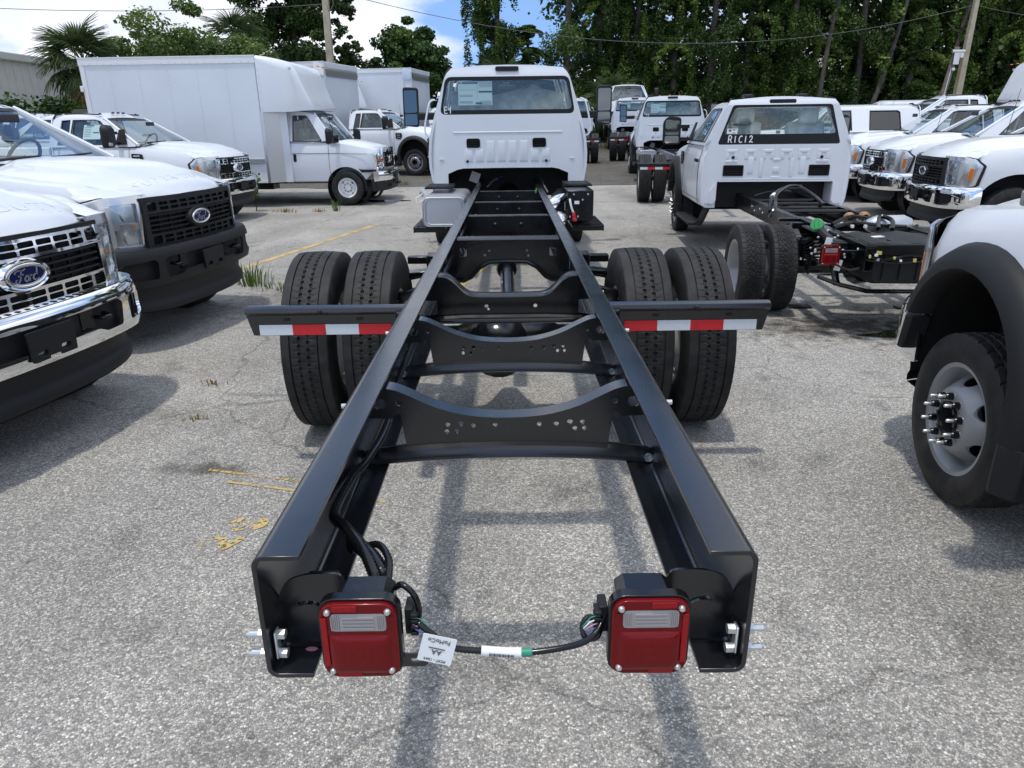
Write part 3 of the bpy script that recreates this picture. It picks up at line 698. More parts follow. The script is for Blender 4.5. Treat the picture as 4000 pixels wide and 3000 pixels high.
    weed('dry orange weeds in front of the box truck', -4.85, 15.7, 60, .10, .35, 'drygrass', 4); weed('second patch of dry orange weeds before the box truck', -4.1, 15.7, 40, .10, .18, 'drygrass', 5)
    weed('grass blades beside the dry weeds before the box truck', -3.75, 15.8, 24, .28, .10, 'grass', 6); weed('small weed by the far wheel of the second box truck', -3.0, 21.2, 30, .2, .2, 'grass', 7)
    weed('green grass strip under the far facing truck', 5.0, 36.5, 260, .35, 1.6, 'grass', 8); weed('tiny dry sprig on the near asphalt at the left', -1.95, 4.1, 12, .05, .12, 'drygrass', 9); weed('tiny weed in the crack below the left pickup', -2.1, 4.75, 14, .05, .10, 'drygrass', 10)
    T = thing('tall_weed', 'single tall green weed stem in front of the box truck skirt', 'weed', (-5.55, 16.0, 0)); MB().tube([(0, 0, 0), (.02, 0, .4), (-.01, 0, .75)], [.012, .009, .005], 5).build('stem', 'leaf_bright', T)
    put(leaf_mesh('leaves', [(0, 0, z, .09, .09, .08, 40) for z in (.35, .45, .55)]+[(0, 0, .70, .16, .16, .12, 70)], .09, 7, 'leaf_bright'), 'leaves', T)
environment()
# ------------------------------------------------------------------ wheels and tyres
def tyre_mb(r, w, rb, pattern='plain', n=96):
    """tyre about the x axis, centred at 0: outer radius r, section width w, bead radius rb"""
    tw = w*.42
    if pattern == 'rib':
        n = 480
        xs = [-tw, -tw*.93, -.0795, -.0787, -.0713, -.0705, -.056, -.042, -.0335, -.0325, -.0257, -.0253, -.0227, -.0223, -.0155, -.0145, -.007]
        xs = xs+[0]+[-x for x in xs[::-1]]
        def dep(x, k):
            a = abs(x)
            if .0710 < a < .0790: return .011
            off = 0 if x < 0 else 3
            if abs(a-.024) < .0088 and (k+off) % 6 in (0, 1): return .012
            if .0225 < a < .0256: return .008
            if .0256 < a < .0712 and (k+off+int(2.2*sin((a-.026)*70))) % 6 == 4: return .0035
            if a < .0225 and (k+int(a*140)) % 6 == 3: return .003
            return 0
    elif pattern == 'zigzag':
        n = 360
        xs = [-tw+2*tw*i/40 for i in range(41)]
        def dep(x, k):
            a = abs(x)/tw
            if .60 < a < .68: return .006
            if a >= .68: return .005 if (k % 9 == 0) else 0
            ph = (k + int(6*abs(((a*3.2) % 1)-.5)*2*1.6) + (4 if x < 0 else 0)) % 8
            if ph in (0, 1): return .009
            return .008 if a < .05 and (k//4) % 2 else 0
    elif pattern == 'allseason':
        n = 420
        xs = [-tw+2*tw*i/44 for i in range(45)]
        def dep(x, k):
            u = x/tw; a = abs(u)
            for g in (-.62, -.22, .22, .62):
                if abs(u-g+.02*sin(k*.5)) < .045: return .010
            if a > .66: return .007 if (k+int(a*6)) % 14 < 2 else 0
            return .006 if (k+int(u*16)) % 10 < 1 else 0
    else:
        xs = [-tw, -tw*.92, -tw*.62, -tw*.58, -tw*.5, -tw*.46, -tw*.1, -tw*.06, tw*.06, tw*.1, tw*.46, tw*.5, tw*.58, tw*.62, tw*.92, tw]
        def dep(x, k):
            a = abs(x)/tw
            if .48 < a < .6 or a < .08: return .010
            return .006 if k % 3 == 0 and a > .55 else 0
    crown = lambda x: .006*(x/tw)**2
    prof0 = [(rb-.004, -w*.36), (rb+.012, -w*.43), (rb+.03, -w*.455), ((r+rb)/2-.02, -w*.5), ((r+rb)/2+.01, -w*.498), (r-.05, -w*.478), (r-.022, -w*.455), (r-.010, -w*.438)]
    prof1 = [(a, -b) for a, b in prof0[::-1]]
    vs = []; m = len(prof0)+len(xs)+len(prof1)
    for k in range(n):
        t = 2*pi*k/n; c, s = cos(t), sin(t)
        for (q, x) in prof0: vs.append((x, q*c, q*s))
        for x in xs:
            q = r-crown(x)-dep(x, k); vs.append((x, q*c, q*s))
        for (q, x) in prof1: vs.append((x, q*c, q*s))
    fs = [(k*m+i, k*m+i+1, ((k+1) % n)*m+i+1, ((k+1) % n)*m+i) for k in range(n) for i in range(m-1)]
    mb = MB(); mb.v = vs; mb.f = fs
    return mb
_TY = {}
def tyre_obj(key, parent, x, y, z, **kw):
    if key not in _TY:
        o = tyre_mb(**kw).build('tyre', 'rubber', parent, smooth=28); _TY[key] = o.data
    else:
        o = bpy.data.objects.new('tyre', _TY[key]); COL.objects.link(o); o.parent = parent
    o.location = (x, y, z); return o
_RIM = {}
def rim_obj(kind, parent, x, y, z, side=1, mat='rim', rb=.25, w=.2):
    """steel disc wheel about x, its outer face towards +x (side=1) or -x. kind: 'convex' (front), 'concave' (dual outer), 'pickup'"""
    key = (kind, mat, rb, w)
    if key not in _RIM:
        if kind == 'convex':
            prof = [(rb-.008, -.5*w), (rb+.014, -.48*w), (rb-.012, -.42*w), (rb-.03, -.3*w), (rb-.035, .05*w), (rb-.012, .36*w), (rb+.016, .45*w), (rb+.016, .50*w),
                    (rb-.004, .47*w), (rb-.028, .30*w), (rb-.040, .10*w), (rb-.052, .12*w), (rb-.066, .28*w), (rb-.085, .44*w), (rb*.60, .565*w), (rb*.54, .62*w), (rb*.48, .64*w), (rb*.34, .64*w), (rb*.34, .55*w), (rb*.34, .1*w)]
            nh, hr, hx, hrad = 6, .030, .45*w, rb-.068
        elif kind == 'concave':
            prof = [(rb-.008, -.5*w), (rb+.014, -.48*w), (rb-.012, -.42*w), (rb-.03, -.25*w), (rb-.03, .25*w), (rb-.012, .40*w), (rb+.016, .48*w), (rb+.016, .52*w), (rb-.004, .5*w), (rb-.03, .34*w),
                    (rb-.042, -.2*w), (rb-.06, -.32*w), (rb*.62, -.42*w), (rb*.5, -.52*w), (rb*.3, -.53*w)]
            nh, hr, hx, hrad = 6, .03, -.36*w, rb-.085
        else:
            prof = [(rb-.008, -.5*w), (rb+.012, -.48*w), (rb-.02, -.3*w), (rb-.02, .2*w), (rb+.012, .46*w), (rb+.012, .5*w), (rb-.012, .46*w), (rb-.03, .22*w), (rb-.045, .16*w), (rb*.68, .30*w), (rb*.5, .22*w), (rb*.36, .20*w), (rb*.34, .34*w), (rb*.2, .36*w), (0.001, .36*w)]
            nh, hr, hx, hrad = 4, .024, .24*w, rb-.062
        o = MB().lathe(prof, 48).build('wheel', mat, None, smooth=40)
        sol = o.modifiers.new('thick', 'SOLIDIFY'); sol.thickness = .006; sol.offset = 0
        cut = []
        for i in range(nh):
            a = 2*pi*(i+.5)/nh; c = MB().cyl((-.5*w-.1, 0, 0), (w+.1, 0, 0), 1, 18)
            c.v = [(vx, hrad*cos(a)+vy*hr*.62*cos(a)-vz*hr*1.35*sin(a), hrad*sin(a)+vy*hr*.62*sin(a)+vz*hr*1.35*cos(a)) for vx, vy, vz in c.v]
            cut.append(c.build('cutter', 'void', None, smooth=0))
        boolean_cut(o, cut); _RIM[key] = o.data
    else:
        o = bpy.data.objects.new('wheel', _RIM[key]); COL.objects.link(o)
    o.parent = parent; o.location = (x, y, z); o.rotation_euler = (0, 0, 0 if side > 0 else pi)
    return o

# ------------------------------------------------------------------ square tail lamp (faces -y), parts under a 'taillight' root mesh
def taillight(parent, x, y, z, w=.145, h=.165, side=-1):
    hs = MB()
    hs.plate(rr(0, 0, w, h, .028), [], .022, lambda u, v, t: (u, t, v))
    hs.loft([[(u*s, yy, v*s+dz) for u, v in [(-.055, -.06), (.055, -.06), (.055, .055), (.038, .068), (-.038, .068), (-.055, .055)]] for (yy, s, dz) in ((.011, 1, .0), (.085, .93, .0))])
    o = hs.build('taillight', 'castblack', parent, smooth=30, bev=.0015); o.location = (x, y, z)
    L_ = MB().plate(rr(0, 0, w-.010, h-.010, .025), [rr(0, .040, .098, .036, .008)], .012, lambda u, v, t: (u, -.014+t, v))
    kx, kz = w/.145, h/.165
    L_.grid(lambda u, v: (u*.056*kx, -.0195-.008*(1-u**6)*(1-v**6)-.0007*sin(math.hypot(u*.056, v*.042-.002)*430)*math.exp(-(math.hypot(u*.056, v*.042)/.026)**2)-.0004*sin(u*60)*(abs(u) < .97), (-.028+v*.042)*kz), [-1+u_/16 for u_ in range(33)], [-1+u_/13 for u_ in range(27)])
    L_.build('red_lens', 'red', o, smooth=30, bev=.002)
    B = MB(); sx = side
    xs0 = (w-.012)/2-.006
    B.box((sx*xs0, -.0215, 0), (.011, .003, h*.62)); B.box((sx*xs0*.36, -.0215, h/2-.013), (w*.30, .003, .012)); B.box((sx*xs0*.36, -.0215, -h/2+.013), (w*.30, .003, .012))
    B.build('reflector_strip', 'redbright', o, smooth=0, bev=.002)
    R = MB().plate(rr(0, .040, .098, .036, .008), [], .010, lambda u, v, t: (u, -.015+t, v))
    for i in range(5):
        for q in (-1, 1): R.box((q*(.034+i*.0032), -.021, .040), (.0013, .003, .030))
    for i in range(4): R.box((0, -.021, .029+i*.0072), (.056, .003, .002))
    R.build('reverse_lens', 'clearlens', o, smooth=30)
    for q in (-1, 1):
        for p in (-1, 1):
            MB().lathe([(.0001, -.0265), (.0045, -.0255), (.0062, -.022), (.0062, -.019)], 12, axis='y', c=(q*(w/2-.020), 0, p*(h/2-.020))).build('screw', 'bolt', o)
    return o

# ------------------------------------------------------------------ generic cab shell (open truck cab with real windows)
def xwall(z, P): return float(np.interp(z, P['wz'], P['wx']))
def cab_shell(root, P, rear='plain', extra_door=False):
    """P: yr rear plane, yb belt front (A pillar foot), yt windscreen top, zb belt, zt eave, zr roof crown, wz/wx outline, win polygons"""
    yr, yb, yt, zb, zt, zr = P['yr'], P['yb'], P['yt'], P['zb'], P['zt'], P['zr']
    out = [(yb, zb), (yt+.02, zt-.06), (yt-.14, zt-.005), (yt-.4, zt+.012), (yr+.14, zt+.005), (yr+.045, zt-.03), (yr, zt-.09), (yr-.02, zb)]
    if 'zs' in P: out = [(yb, zb)]+out[1:-1]+[(yr-.02, zb), (yr, P['zs']), (yr+P.get('dl', 1.4), P['zs'])] if P.get('dl') else out
    wins = P['win']
    zcuts = [(1, zb+(zt-zb)*i/6) for i in range(1, 6)]+[(1, P['zs']+(zb-P['zs'])*i/5) for i in range(1, 5)] if 'zs' in P else [(1, zb+(zt-zb)*i/6) for i in range(1, 6)]
    ycuts = [(0, yr+(yb-yr)*i/6) for i in range(1, 6)]
    sh = MB().plate(smooth_poly(out, .06), wins, .035, lambda u, v, t: (xwall(v, P)-.018+t, u, v), zcuts+ycuts).mirror_x()
    xt = xwall(zt, P)
    # roof
    def rf(u, v):
        x = u*(xt-.012); z = zt-.004+(zr-zt)*(1-abs(u)**2.6)
        e = sstep(0, .22, yt-v)*sstep(0, .10, v-yr)
        return (x, v, lerp(zt-.05+(.03*(1-u*u)), z, e))
    us = [-1+2*i/14 for i in range(15)]; vs_ = [yr, yr+.02, yr+.05, yr+.1, yr+.2]+[lerp(yr+.3, yt-.3, i/4) for i in range(5)]+[yt-.2, yt-.12, yt-.05, yt]
    top = MB().grid(rf, us, vs_); n0 = len(top.v)
    top.v += [(x, y, z-.03) for x, y, z in top.v]; top.f += [tuple(i+n0 for i in f[::-1]) for f in top.f]
    sh.v, sh.f = sh.v+top.v, sh.f+[tuple(i+len(sh.v) for i in f) for f in top.f]
    body = sh.build('cab_shell', 'white', root, smooth=40)
    # side glass
    for sx in (-1, 1):
        for wi, win in enumerate(wins):
            P2 = smooth_poly(win, .01)
            g = MB().plate(P2, [], .005, lambda u, v, t: (sx*(xwall(v, P)-.022+t), u, v), zcuts)
            g.build('side_window', P.get('sideglass', 'glass') if wi == 0 else 'tint', body)
            cx = sum(p[0] for p in win)/len(win); cz = sum(p[1] for p in win)/len(win)
            inner = [(cx+(p[0]-cx)*.955, cz+(p[1]-cz)*.95) for p in P2]
            MB().plate([(cx+(p[0]-cx)*1.01, cz+(p[1]-cz)*1.01) for p in P2], [inner], .004, lambda u, v, t: (sx*(xwall(v, P)+.002+t), u, v), zcuts).build('window_trim', 'plastic', body, smooth=0)
    # windscreen
    xb = xwall(zb, P)-.04; xtt = xt-.05; yz = P.get('ybz', zb)
    def ws(u, v, off=0):
        x = lerp(xb, xtt, v)*u; cur = 1-u*u
        return (x, lerp(yb+.01, yt-.0, v)+cur*lerp(.13, .06, v)-off*.6, lerp(yz, zt-.045, v)+cur*.015*(1-v)-off)
    uu = [-1+2*i/12 for i in range(13)]; vv = [i/6 for i in range(7)]
    MB().grid(lambda u, v: ws(u, v), uu, vv).build('windscreen', P.get('wsglass', 'glass'), body)
    MB().grid(lambda u, v: ws(u, .94+.06*v, -.004), uu, [0, 1]).build('windscreen_band', 'dkplastic', body)
    for sx in (-1, 1):
        MB().tube([Vector(ws(sx*1.0, v, -.004)) for v in vv], .03, 6).build('pillar', 'white', body)
    return body

def interior(root, P, seat='interior', wheel_x=-.42, flat=True):
    """seats, dash and steering wheel in a cab"""
    yr, zb, zt, yb = P['yr'], P['zb'], P['zt'], P['yb']; xb = xwall(zb, P)
    o = MB().box((0, (yr+yb)/2-.02, zb-.32), (2*xb-.08, yb-yr-.1, .08)).build('cab_floor', 'dash', root, smooth=0)
    if flat: o = root
    d = MB().loft([[(x, yb-.42+.06*(abs(x) < .3), zb-.25), (x, yb-.42, zb-.02), (x, yb-.3, zb+.03), (x, yb+.02, zb-.01), (x, yb+.02, zb-.25)] for x in (-xb+.06, -.4, 0, .4, xb-.06)]).build('dashboard', 'dash', o, smooth=40)
    c = Vector((wheel_x, yb-.55, zb+.05)); ax = Vector((0, -.85, .5)); e1 = Vector((1, 0, 0)); e2 = ax.cross(e1).normalized()
    sw = MB().tube([c+(e1*cos(a)+e2*sin(a))*.19 for a in [2*pi*i/20 for i in range(20)]], .017, 6, closed=True)
    sw.tube([c, c+Vector((0, .25, -.12))], .03, 6); sw.tube([c-e1*.18, c+e1*.18], .014, 5)
    sw.build('steering_wheel', 'dash', o)
    for sx in (-.42, .42):
        s = MB().box((sx, yr+.30, zb-.02), (.50, .15, .62), ('X', -.2)); s.box((sx, yr+.235, zb+.36), (.26, .10, .20), ('X', -.15))
        s.box((sx, yr+.55, zb-.26), (.50, .5, .14)); s.build('seat', seat, o, bev=.04, segs=3)
    MB().box((0, yb-.25, zt-.14), (.24, .04, .07)).build('rear_view_mirror', 'dash', o, bev=.012)
    return o

# ------------------------------------------------------------------ the long bare-frame truck in the middle
XC = -.003
def big_truck():
    T = thing('chassis_cab_truck', 'long bare black frame truck nearest the viewer, white cab ahead, two red tail lamps', 'truck', (0, 0, 0), 0, 'medium duty chassis cabs')
    ang = [(.0, 0)]
    # C channel rails
    for sx in (-1, 1):
        o = .436; t = .009; r = .022; zt, zb_, fl = 1.003, .745, .084
        arc = lambda cx, cz, rad, a0, a1: [(cx+rad*cos(radians(a0+(a1-a0)*i/5)), cz+rad*sin(radians(a0+(a1-a0)*i/5))) for i in range(6)]
        prof = [(o-fl, zt)]+arc(o-r, zt-r, r, 90, 0)+arc(o-r, zb_+r, r, 0, -90)+[(o-fl, zb_), (o-fl, zb_+t)]+arc(o-r, zb_+r, r-t, -90, 0)+arc(o-r, zt-r, r-t, 0, 90)+[(o-fl, zt-t)]
        MB().loft([[(sx*x, y, z) for x, z in prof] for y in [1.056, 2.5, 4.0, 6, 8, 10, 12.6]]).build('frame_rail', 'frame', T, smooth=40, bev=.0012)
    # wing-shaped crossmembers with ground showing through their holes
    def wing(Y, holes):
        top = [(-.424, .968), (-.37, .983), (-.325, .978), (-.28, .958), (-.21, .924), (-.13, .900), (-.06, .891), (0, .889)]
        top = [tuple(p) for p in spline([(a, b, 0) for a, b in top], 3)]; top = [(a, b) for a, b, c in top]; top += [(-a, b) for a, b in top[-2::-1]]
        low = [(.424, .892), (.338, .890), (.326, .902), (.312, .905), (.300, .805), (.42, .790), (.424, .765), (.2, .785), (0, .791), (-.2, .785), (-.424, .765), (-.42, .790), (-.300, .805), (-.312, .905), (-.326, .902), (-.338, .890), (-.424, .892)]
        hs = [ell(x, z, .0075*a, .0075, 12) for x, z, a in holes]+[ell(q*.37, .935, .019, .017, 14) for q in (-1, 1)]+[ell(q*.315, .938, .009, .009, 10) for q in (-1, 1)]
        m = MB().plate(top+low, hs, .008, lambda u, v, t: (u, Y+t, v))
        k = len(top)
        m.loft([[(a, Y+dy, b+dz) for dy, dz in ((0, 0), (.056, .001), (.056, -.007), (0, -.008))] for a, b in top])
        lip = spline([(-.43, Y-.012, .752), (-.40, Y-.024, .766), (-.2, Y-.024, .782), (0, Y-.024, .787), (.2, Y-.024, .782), (.40, Y-.024, .766), (.43, Y-.012, .752)], 4)
        m.loft([[(p.x, p.y+.024+dy, p.z+dz) for dy, dz in ((-.004, .026), (-.022, .020), (-.032, .004), (-.034, -.012), (-.028, -.016), (.05, -.018), (.05, -.010), (-.02, -.008), (-.015, .008), (0, .016))] for p in lip])
        m.build('crossmember', 'frame', T, smooth=35)
        for q in (-1, 1):
            MB().lathe([(.0001, .004), (.010, .004), (.013, -.002), (.013, -.008)], 10, axis='y', c=(q*.415, Y-.036, .772)).build('bolt', 'bolt', T)
            b = MB().cyl((q*.436, Y, .93), (q*.482, Y, .93), .0075, 10); b.cyl((q*.436, Y, .93), (q*.449, Y, .93), .012, 6); b.build('bolt', 'bolt', T)
    H1 = [(-.175, .868, 1), (-.135, .870, 1.25), (-.10, .864, 1), (-.035, .866, 1), (-.178, .846, .95), (-.148, .847, 1), (.095, .866, 1), (.145, .867, 1.1), (.185, .873, 1.2), (.222, .872, 1), (.20, .852, 1), (.228, .852, .9)]
    wing(1.946, H1); wing(2.735, [(x, z-.002, a*.85) for x, z, a in H1])
    # saddle crossmember over the axle
    Y = 3.563
    top = [(-.424, .985), (-.33, .988), (-.28, .965), (-.22, .905), (-.18, .888), (-.12, .884), (0, .883)]; top = [(p.x, p.y) for p in spline([(a, b, 0) for a, b in top], 3)]
    top += [(-a, b) for a, b in top[-2::-1]]
    low = [(.424, .87), (.36, .868), (.36, .80), (.424, .79), (.424, .765), (0, .782), (-.424, .765), (-.424, .79), (-.36, .80), (-.36, .868), (-.424, .87)]
    m = MB().plate(top+low, [ell(x, .838, .010, .010, 10) for x in (-.11, .14)]+[ell(-.10, .822, .007, .007, 8)], .008, lambda u, v, t: (u, Y+t, v))
    m.loft([[(a, Y+dy, b+dz) for dy, dz in ((0, 0), (.02, .008), (.10, .006), (.115, -.004), (.10, -.004), (0, -.008))] for a, b in top])
    m.loft([[(x, Y+dy, z+dz) for dy, dz in ((-.02, .012), (-.03, 0), (-.02, -.012), (.06, -.014), (.06, 0))] for x, z in ((-.43, .775), (-.2, .785), (.2, .785), (.43, .775))])
    m.build('crossmember', 'castblack', T, smooth=35)
    MB().tube([(-.40, 3.40, .80), (-.2, 3.38, .805), (.2, 3.38, .805), (.40, 3.40, .80)], .011, 8).build('brake_line', 'castblack', T)
    # arched crossmember
    Y = 4.94
    out = [(-.424, .972), (.424, .972), (.424, .72), (.31, .70), (.27, .715), (.20, .79), (.13, .828), (0, .832), (-.13, .828), (-.20, .79), (-.27, .715), (-.31, .70), (-.424, .72)]
    m = MB().plate(smooth_poly(out, .03), [ell(x, z, .009, .009, 8) for x, z in ((-.13, .90), (.13, .90), (-.16, .87), (.14, .865))]+[rr(q*.31, .89, .05, .06, .01) for q in (-1, 1)], .008, lambda u, v, t: (u, Y+t, v))
    m.loft([[(x, Y+dy, z) for dy, z in ((-.006, .972), (.02, .984), (.10, .984), (.10, .976), (0, .966))] for x in (-.425, .425)])
    m.tube([(x, Y-.012, z) for x, z in ((.43, .70), (.31, .695), (.26, .72), (.20, .785), (.13, .822), (0, .826), (-.13, .822), (-.20, .785), (-.26, .72), (-.31, .695), (-.43, .70))], .016, 8)
    m.build('crossmember', 'castblack', T, smooth=35)
    for Y in (6.40, 7.64, 9.07, 11.0):
        m = MB().plate([(-.424, .968), (.424, .968), (.424, .80), (-.424, .80)], [ell(q*.12, .905, .008, .008, 8) for q in (-1, 1)], .008, lambda u, v, t: (u, Y+t, v))
        m.loft([[(x, Y+dy, z) for dy, z in ((-.004, .968), (.006, .976), (.07, .976), (.07, .968), (0, .962))] for x in (-.425, .425)])
        m.loft([[(x, Y-dd, z) for x, z in ((-.30, .80), (-.22, .845), (.22, .845), (.30, .80), (.26, .80), (.20, .832), (-.20, .832), (-.26, .80))] for dd in (.004, .014)])
        for q in (-1, 1): m.lathe([(.0001, -.016), (.012, -.014), (.019, -.006), (.019, 0)], 12, axis='y', c=(q*.115, Y-.004, .895))
        m.build('crossmember', 'castblack', T, smooth=35)
        for q in (-1, 1):
            b = MB().cyl((q*.436, Y, .90), (q*.48, Y, .90), .009, 8); b.cyl((q*.436, Y, .90), (q*.452, Y, .90), .015, 6); b.build('bolt', 'bolt', T)
    # arch behind the transmission and the dark drive train under the cab
    MB().tube(spline([(-.42, 11.6, 1.02), (-.30, 11.6, 1.03), (-.22, 11.6, 1.10), (-.10, 11.6, 1.17), (0, 11.6, 1.18), (.10, 11.6, 1.17), (.22, 11.6, 1.10), (.30, 11.6, 1.03), (.42, 11.6, 1.02)], 3), .028, 8).build('engine_crossmember', 'castblack', T)
    tr = MB().lathe([(.05, 10.2), (.10, 10.25), (.12, 10.5), (.16, 10.7), (.19, 11.2), (.26, 11.5), (.28, 12.3)], 18, axis='y', c=(0, 0, .80)); tr.box((.1, 11.1, .92), (.3, .4, .12)); tr.box((-.14, 10.9, .93), (.1, .3, .08))
    tr.build('transmission', 'castblack', T, smooth=40)
    # drive shaft, axle, springs
    ds = MB().tube([(0, 4.55, .60), (-.01, 5.45, .665)], .052, 18); ds.lathe([(.03, 0), (.075, .01), (.085, .06), (.06, .12), (.05, .16)], 16, axis='y', c=(-.012, 5.42, .675)); ds.box((-.012, 5.66, .74), (.20, .09, .12)); ds.tube([(-.01, 5.7, .68), (0, 10.2, .80)], .05, 14)
    ds.build('drive_shaft', 'castblack', T, smooth=40, bev=.004)
    MB().lathe([(.0001, 0), (.03, .002), (.034, .006)], 10, axis='y', c=(-.03, 5.605, .735)).build('grease_plug', 'rust', T)
    MB().box((-.045, 5.0, .655), (.02, .035, .03), ('Y', .4)).build('paint_mark', 'paper', T)
    ax = MB().tube([(-.95, 4.13, .52), (-.30, 4.13, .52), (-.22, 4.13, .52), (.22, 4.13, .52), (.30, 4.13, .52), (.95, 4.13, .52)], [.062, .066, .10, .10, .066, .062], 16)
    ax.lathe([(.0001, -.21), (.10, -.20), (.16, -.16), (.19, -.08), (.20, 0), (.17, .08), (.11, .22), (.07, .36), (.045, .42)], 22, axis='y', c=(-.06, 4.13, .47))
    ax.build('rear_axle', 'castblack', T, smooth=45)
    for q in (-1, 1):
        sp = MB()
        for i in range(6):
            L_ = .95-.10*i
            sp.loft([[(q*.525+dx, 4.13+L_*s, .60+.018*i+.10*s*s*(L_/.95)**2+dz) for dx, dz in ((-.038, 0), (.038, 0), (.038, .014), (-.038, .014))] for s in (-1, -.6, -.2, .2, .6, 1)])
        for yy in (4.03, 4.23): sp.tube([(q*.525-.05, yy, .52), (q*.525-.05, yy, .76), (q*.525+.05, yy, .76), (q*.525+.05, yy, .52)], .011, 6)
        sp.build('leaf_spring', 'castblack', T, smooth=30)
        hb = MB().loft([[(q*(.437+a), 3.30+b, z) for a, b in ((0, 0), (.10, .05), (.12, .14), (0, .22))] for z in (.70, .80, .86)])
        for c_, d_, r_ in (((q*.50, 4.95, .80), (.12, .16, .16), None), ((q*.60, 4.95, .842), (.19, .07, .05), None), ((q*.53, 3.95, .80), (.17, .05, .10), ('Y', q*.25)), ((q*.56, 4.45, .845), (.20, .12, .03), ('Y', q*.1)), ((q*.50, 5.45, .74), (.10, .14, .14), None), ((q*.47, 4.3, .86), (.07, .5, .012), None), ((q*.62, 4.12, .775), (.24, .09, .02), ('Y', q*.35)), ((q*.50, 3.7, .74), (.11, .10, .18), None), ((q*.60, 4.55, .80), (.22, .05, .025), ('Y', q*.2)), ((q*.59, 3.55, .77), (.20, .06, .03), ('Y', q*.4))):
            MB().box(c_, d_, r_).build('bracket', 'castblack', T, smooth=30, bev=.006)
        hb.build('spring_hanger', 'castblack', T, smooth=30, bev=.006)
        st = MB()
        for yy, zz, L_ in ((6.1, .80, .10), (6.35, .84, .09)): st.cyl((q*.45, yy, zz-.06), (q*(.45+L_), yy, zz-.06), .014, 8)
        st.build('frame_stud', 'castblack', T)
        MB().lathe([(.0001, 0), (.018, .002), (.018, .02)], 10, axis='x', c=(q*.505, 3.86, .83)).build('bolt', 'bolt', T)
        dr = MB().lathe([(.20, -.09), (.21, -.08), (.21, .08), (.12, .09)], 24, c=(q*.66, 4.13, .52)); dr.build('brake_drum', 'castblack', T)
        # dual wheels
        for xc, sd in ((q*1.085, q), (q*.755, -q)):
            w = rim_obj('concave', T, xc, 4.13, .52, 1 if sd > 0 else -1, 'rimwhite', .288, .22)
            tyre_obj('rib', w, 0, 0, 0, r=.52, w=.285, rb=.292, pattern='rib').rotation_euler = (0, 0, 0)
        w = rim_obj('convex', T, q*.985, 11.30, .51, q, 'rimwhite', .288, .22)
        tyre_obj('rib', w, 0, 0, 0)
        # conspicuity bar with tape
        Y = 3.42
        bar = MB().loft([[(x, Y+dy, z) for dy, z in ((.05, .876), (.012, .882), (-.014, .872), (-.020, .855), (-.010, .842), (0, .836), (.002, .735), (.010, .735), (.012, .84), (.05, .868))] for x in (q*.436, q*1.20, q*1.287)])
        bar.v = [(x, y, z) if not (abs(x) > 1.25 and z < .78) else (q*1.262, y, z) for x, y, z in bar.v]
        b = bar.build('marker_bar', 'frame', T, smooth=35)
        for i in range(4):
            x0 = q*(.575+.1635*i); col = 'tapered' if i % 2 == 0 else 'tapewhite'
            MB().box((x0+q*.0815, Y-.0035, .764), (.163, .003, .052)).build('tape', col, b, smooth=0)
        for i in range(2):
            MB().plate(rr(q*(.73+.36*i), .815, .034, .012, .0055), [], .003, lambda u, v, t: (u, Y-.0035+t, v)).build('slot', 'void', b)
        MB().lathe([(.0001, -.012), (.009, -.010), (.012, 0)], 10, axis='y', c=(q*.92, Y-.019, .857)).build('bolt', 'castblack', b)
        # tail lamp brackets
        hk = [(.355, .76), (.43, .76), (.43, .86), (.41, .90), (.37, .915), (.30, .915), (.30, .77)]
        MB().plate(smooth_poly([(q*a, z) for a, z in hk], .02), [[(q*(.372+.045*cos(a)), .812+.045*sin(a)) for a in [pi*.35+pi*.4*i/8 for i in range(9)]]+[(q*(.372+.036*cos(a)), .812+.036*sin(a)) for a in [pi*.75-pi*.4*i/8 for i in range(9)]]], .006,
                   lambda u, v, t: (u, 1.135+t, v)).build('lamp_bracket', 'frame', T)
        lk = MB().box((q*.421, 1.085, .80), (.006, .022, .058)); lk.build('bolt_link', 'bolt', T, bev=.003)
        for zz in (.778, .820):
            b = MB().cyl((q*.418, 1.085, zz), (q*.404, 1.085, zz), .010, 6); b.cyl((q*.436, 1.085, zz), (q*.452, 1.085, zz), .011, 6); b.cyl((q*.436, 1.085, zz), (q*.470, 1.085, zz), .0062, 10); b.tube([(q*.470, 1.085, zz), (q*.476, 1.085, zz)], [.0062, .003], 10)
            b.build('bolt', 'bolt', T)
        taillight(T, q*.256-.002, 1.062, .836, side=-1 if q < 0 else 1)
        gc = MB().box((q*.178, 1.115, .835), (.016, .04, .055))
        for i in range(4): gc.box((q*.168, 1.10, .815+.013*i), (.014, .03, .007))
        gc.build('connector', 'plastic', T, bev=.002)
    # wiring between the lamps
    hp = [(-.176, 1.10, .842), (-.138, 1.08, .822), (-.097, 1.07, .797), (-.046, 1.07, .789), (.0, 1.07, .784), (.048, 1.07, .785), (.10, 1.07, .793), (.141, 1.07, .806), (.166, 1.08, .822), (.180, 1.10, .838)]
    def corrug(P, r, n):
        pts = spline(P, n); return MB().tube(pts, [r*(1.0 if i % 2 else .86) for i in range(len(pts))], 10)
    hw = corrug(hp, .0066, 16).build('wiring_harness', 'castblack', T, smooth=50)
    corrug([(-.205, 1.13, .885), (-.188, 1.11, .905), (-.168, 1.10, .892), (-.160, 1.10, .865), (-.163, 1.10, .835), (-.178, 1.09, .820)], .0062, 14).build('cable_loop', 'castblack', hw, smooth=50)
    corrug([(.17, 1.09, .838), (.150, 1.10, .836), (.140, 1.09, .822), (.146, 1.08, .806), (.165, 1.08, .808), (.175, 1.09, .826)], .006, 10).build('cable_loop', 'castblack', hw, smooth=50)
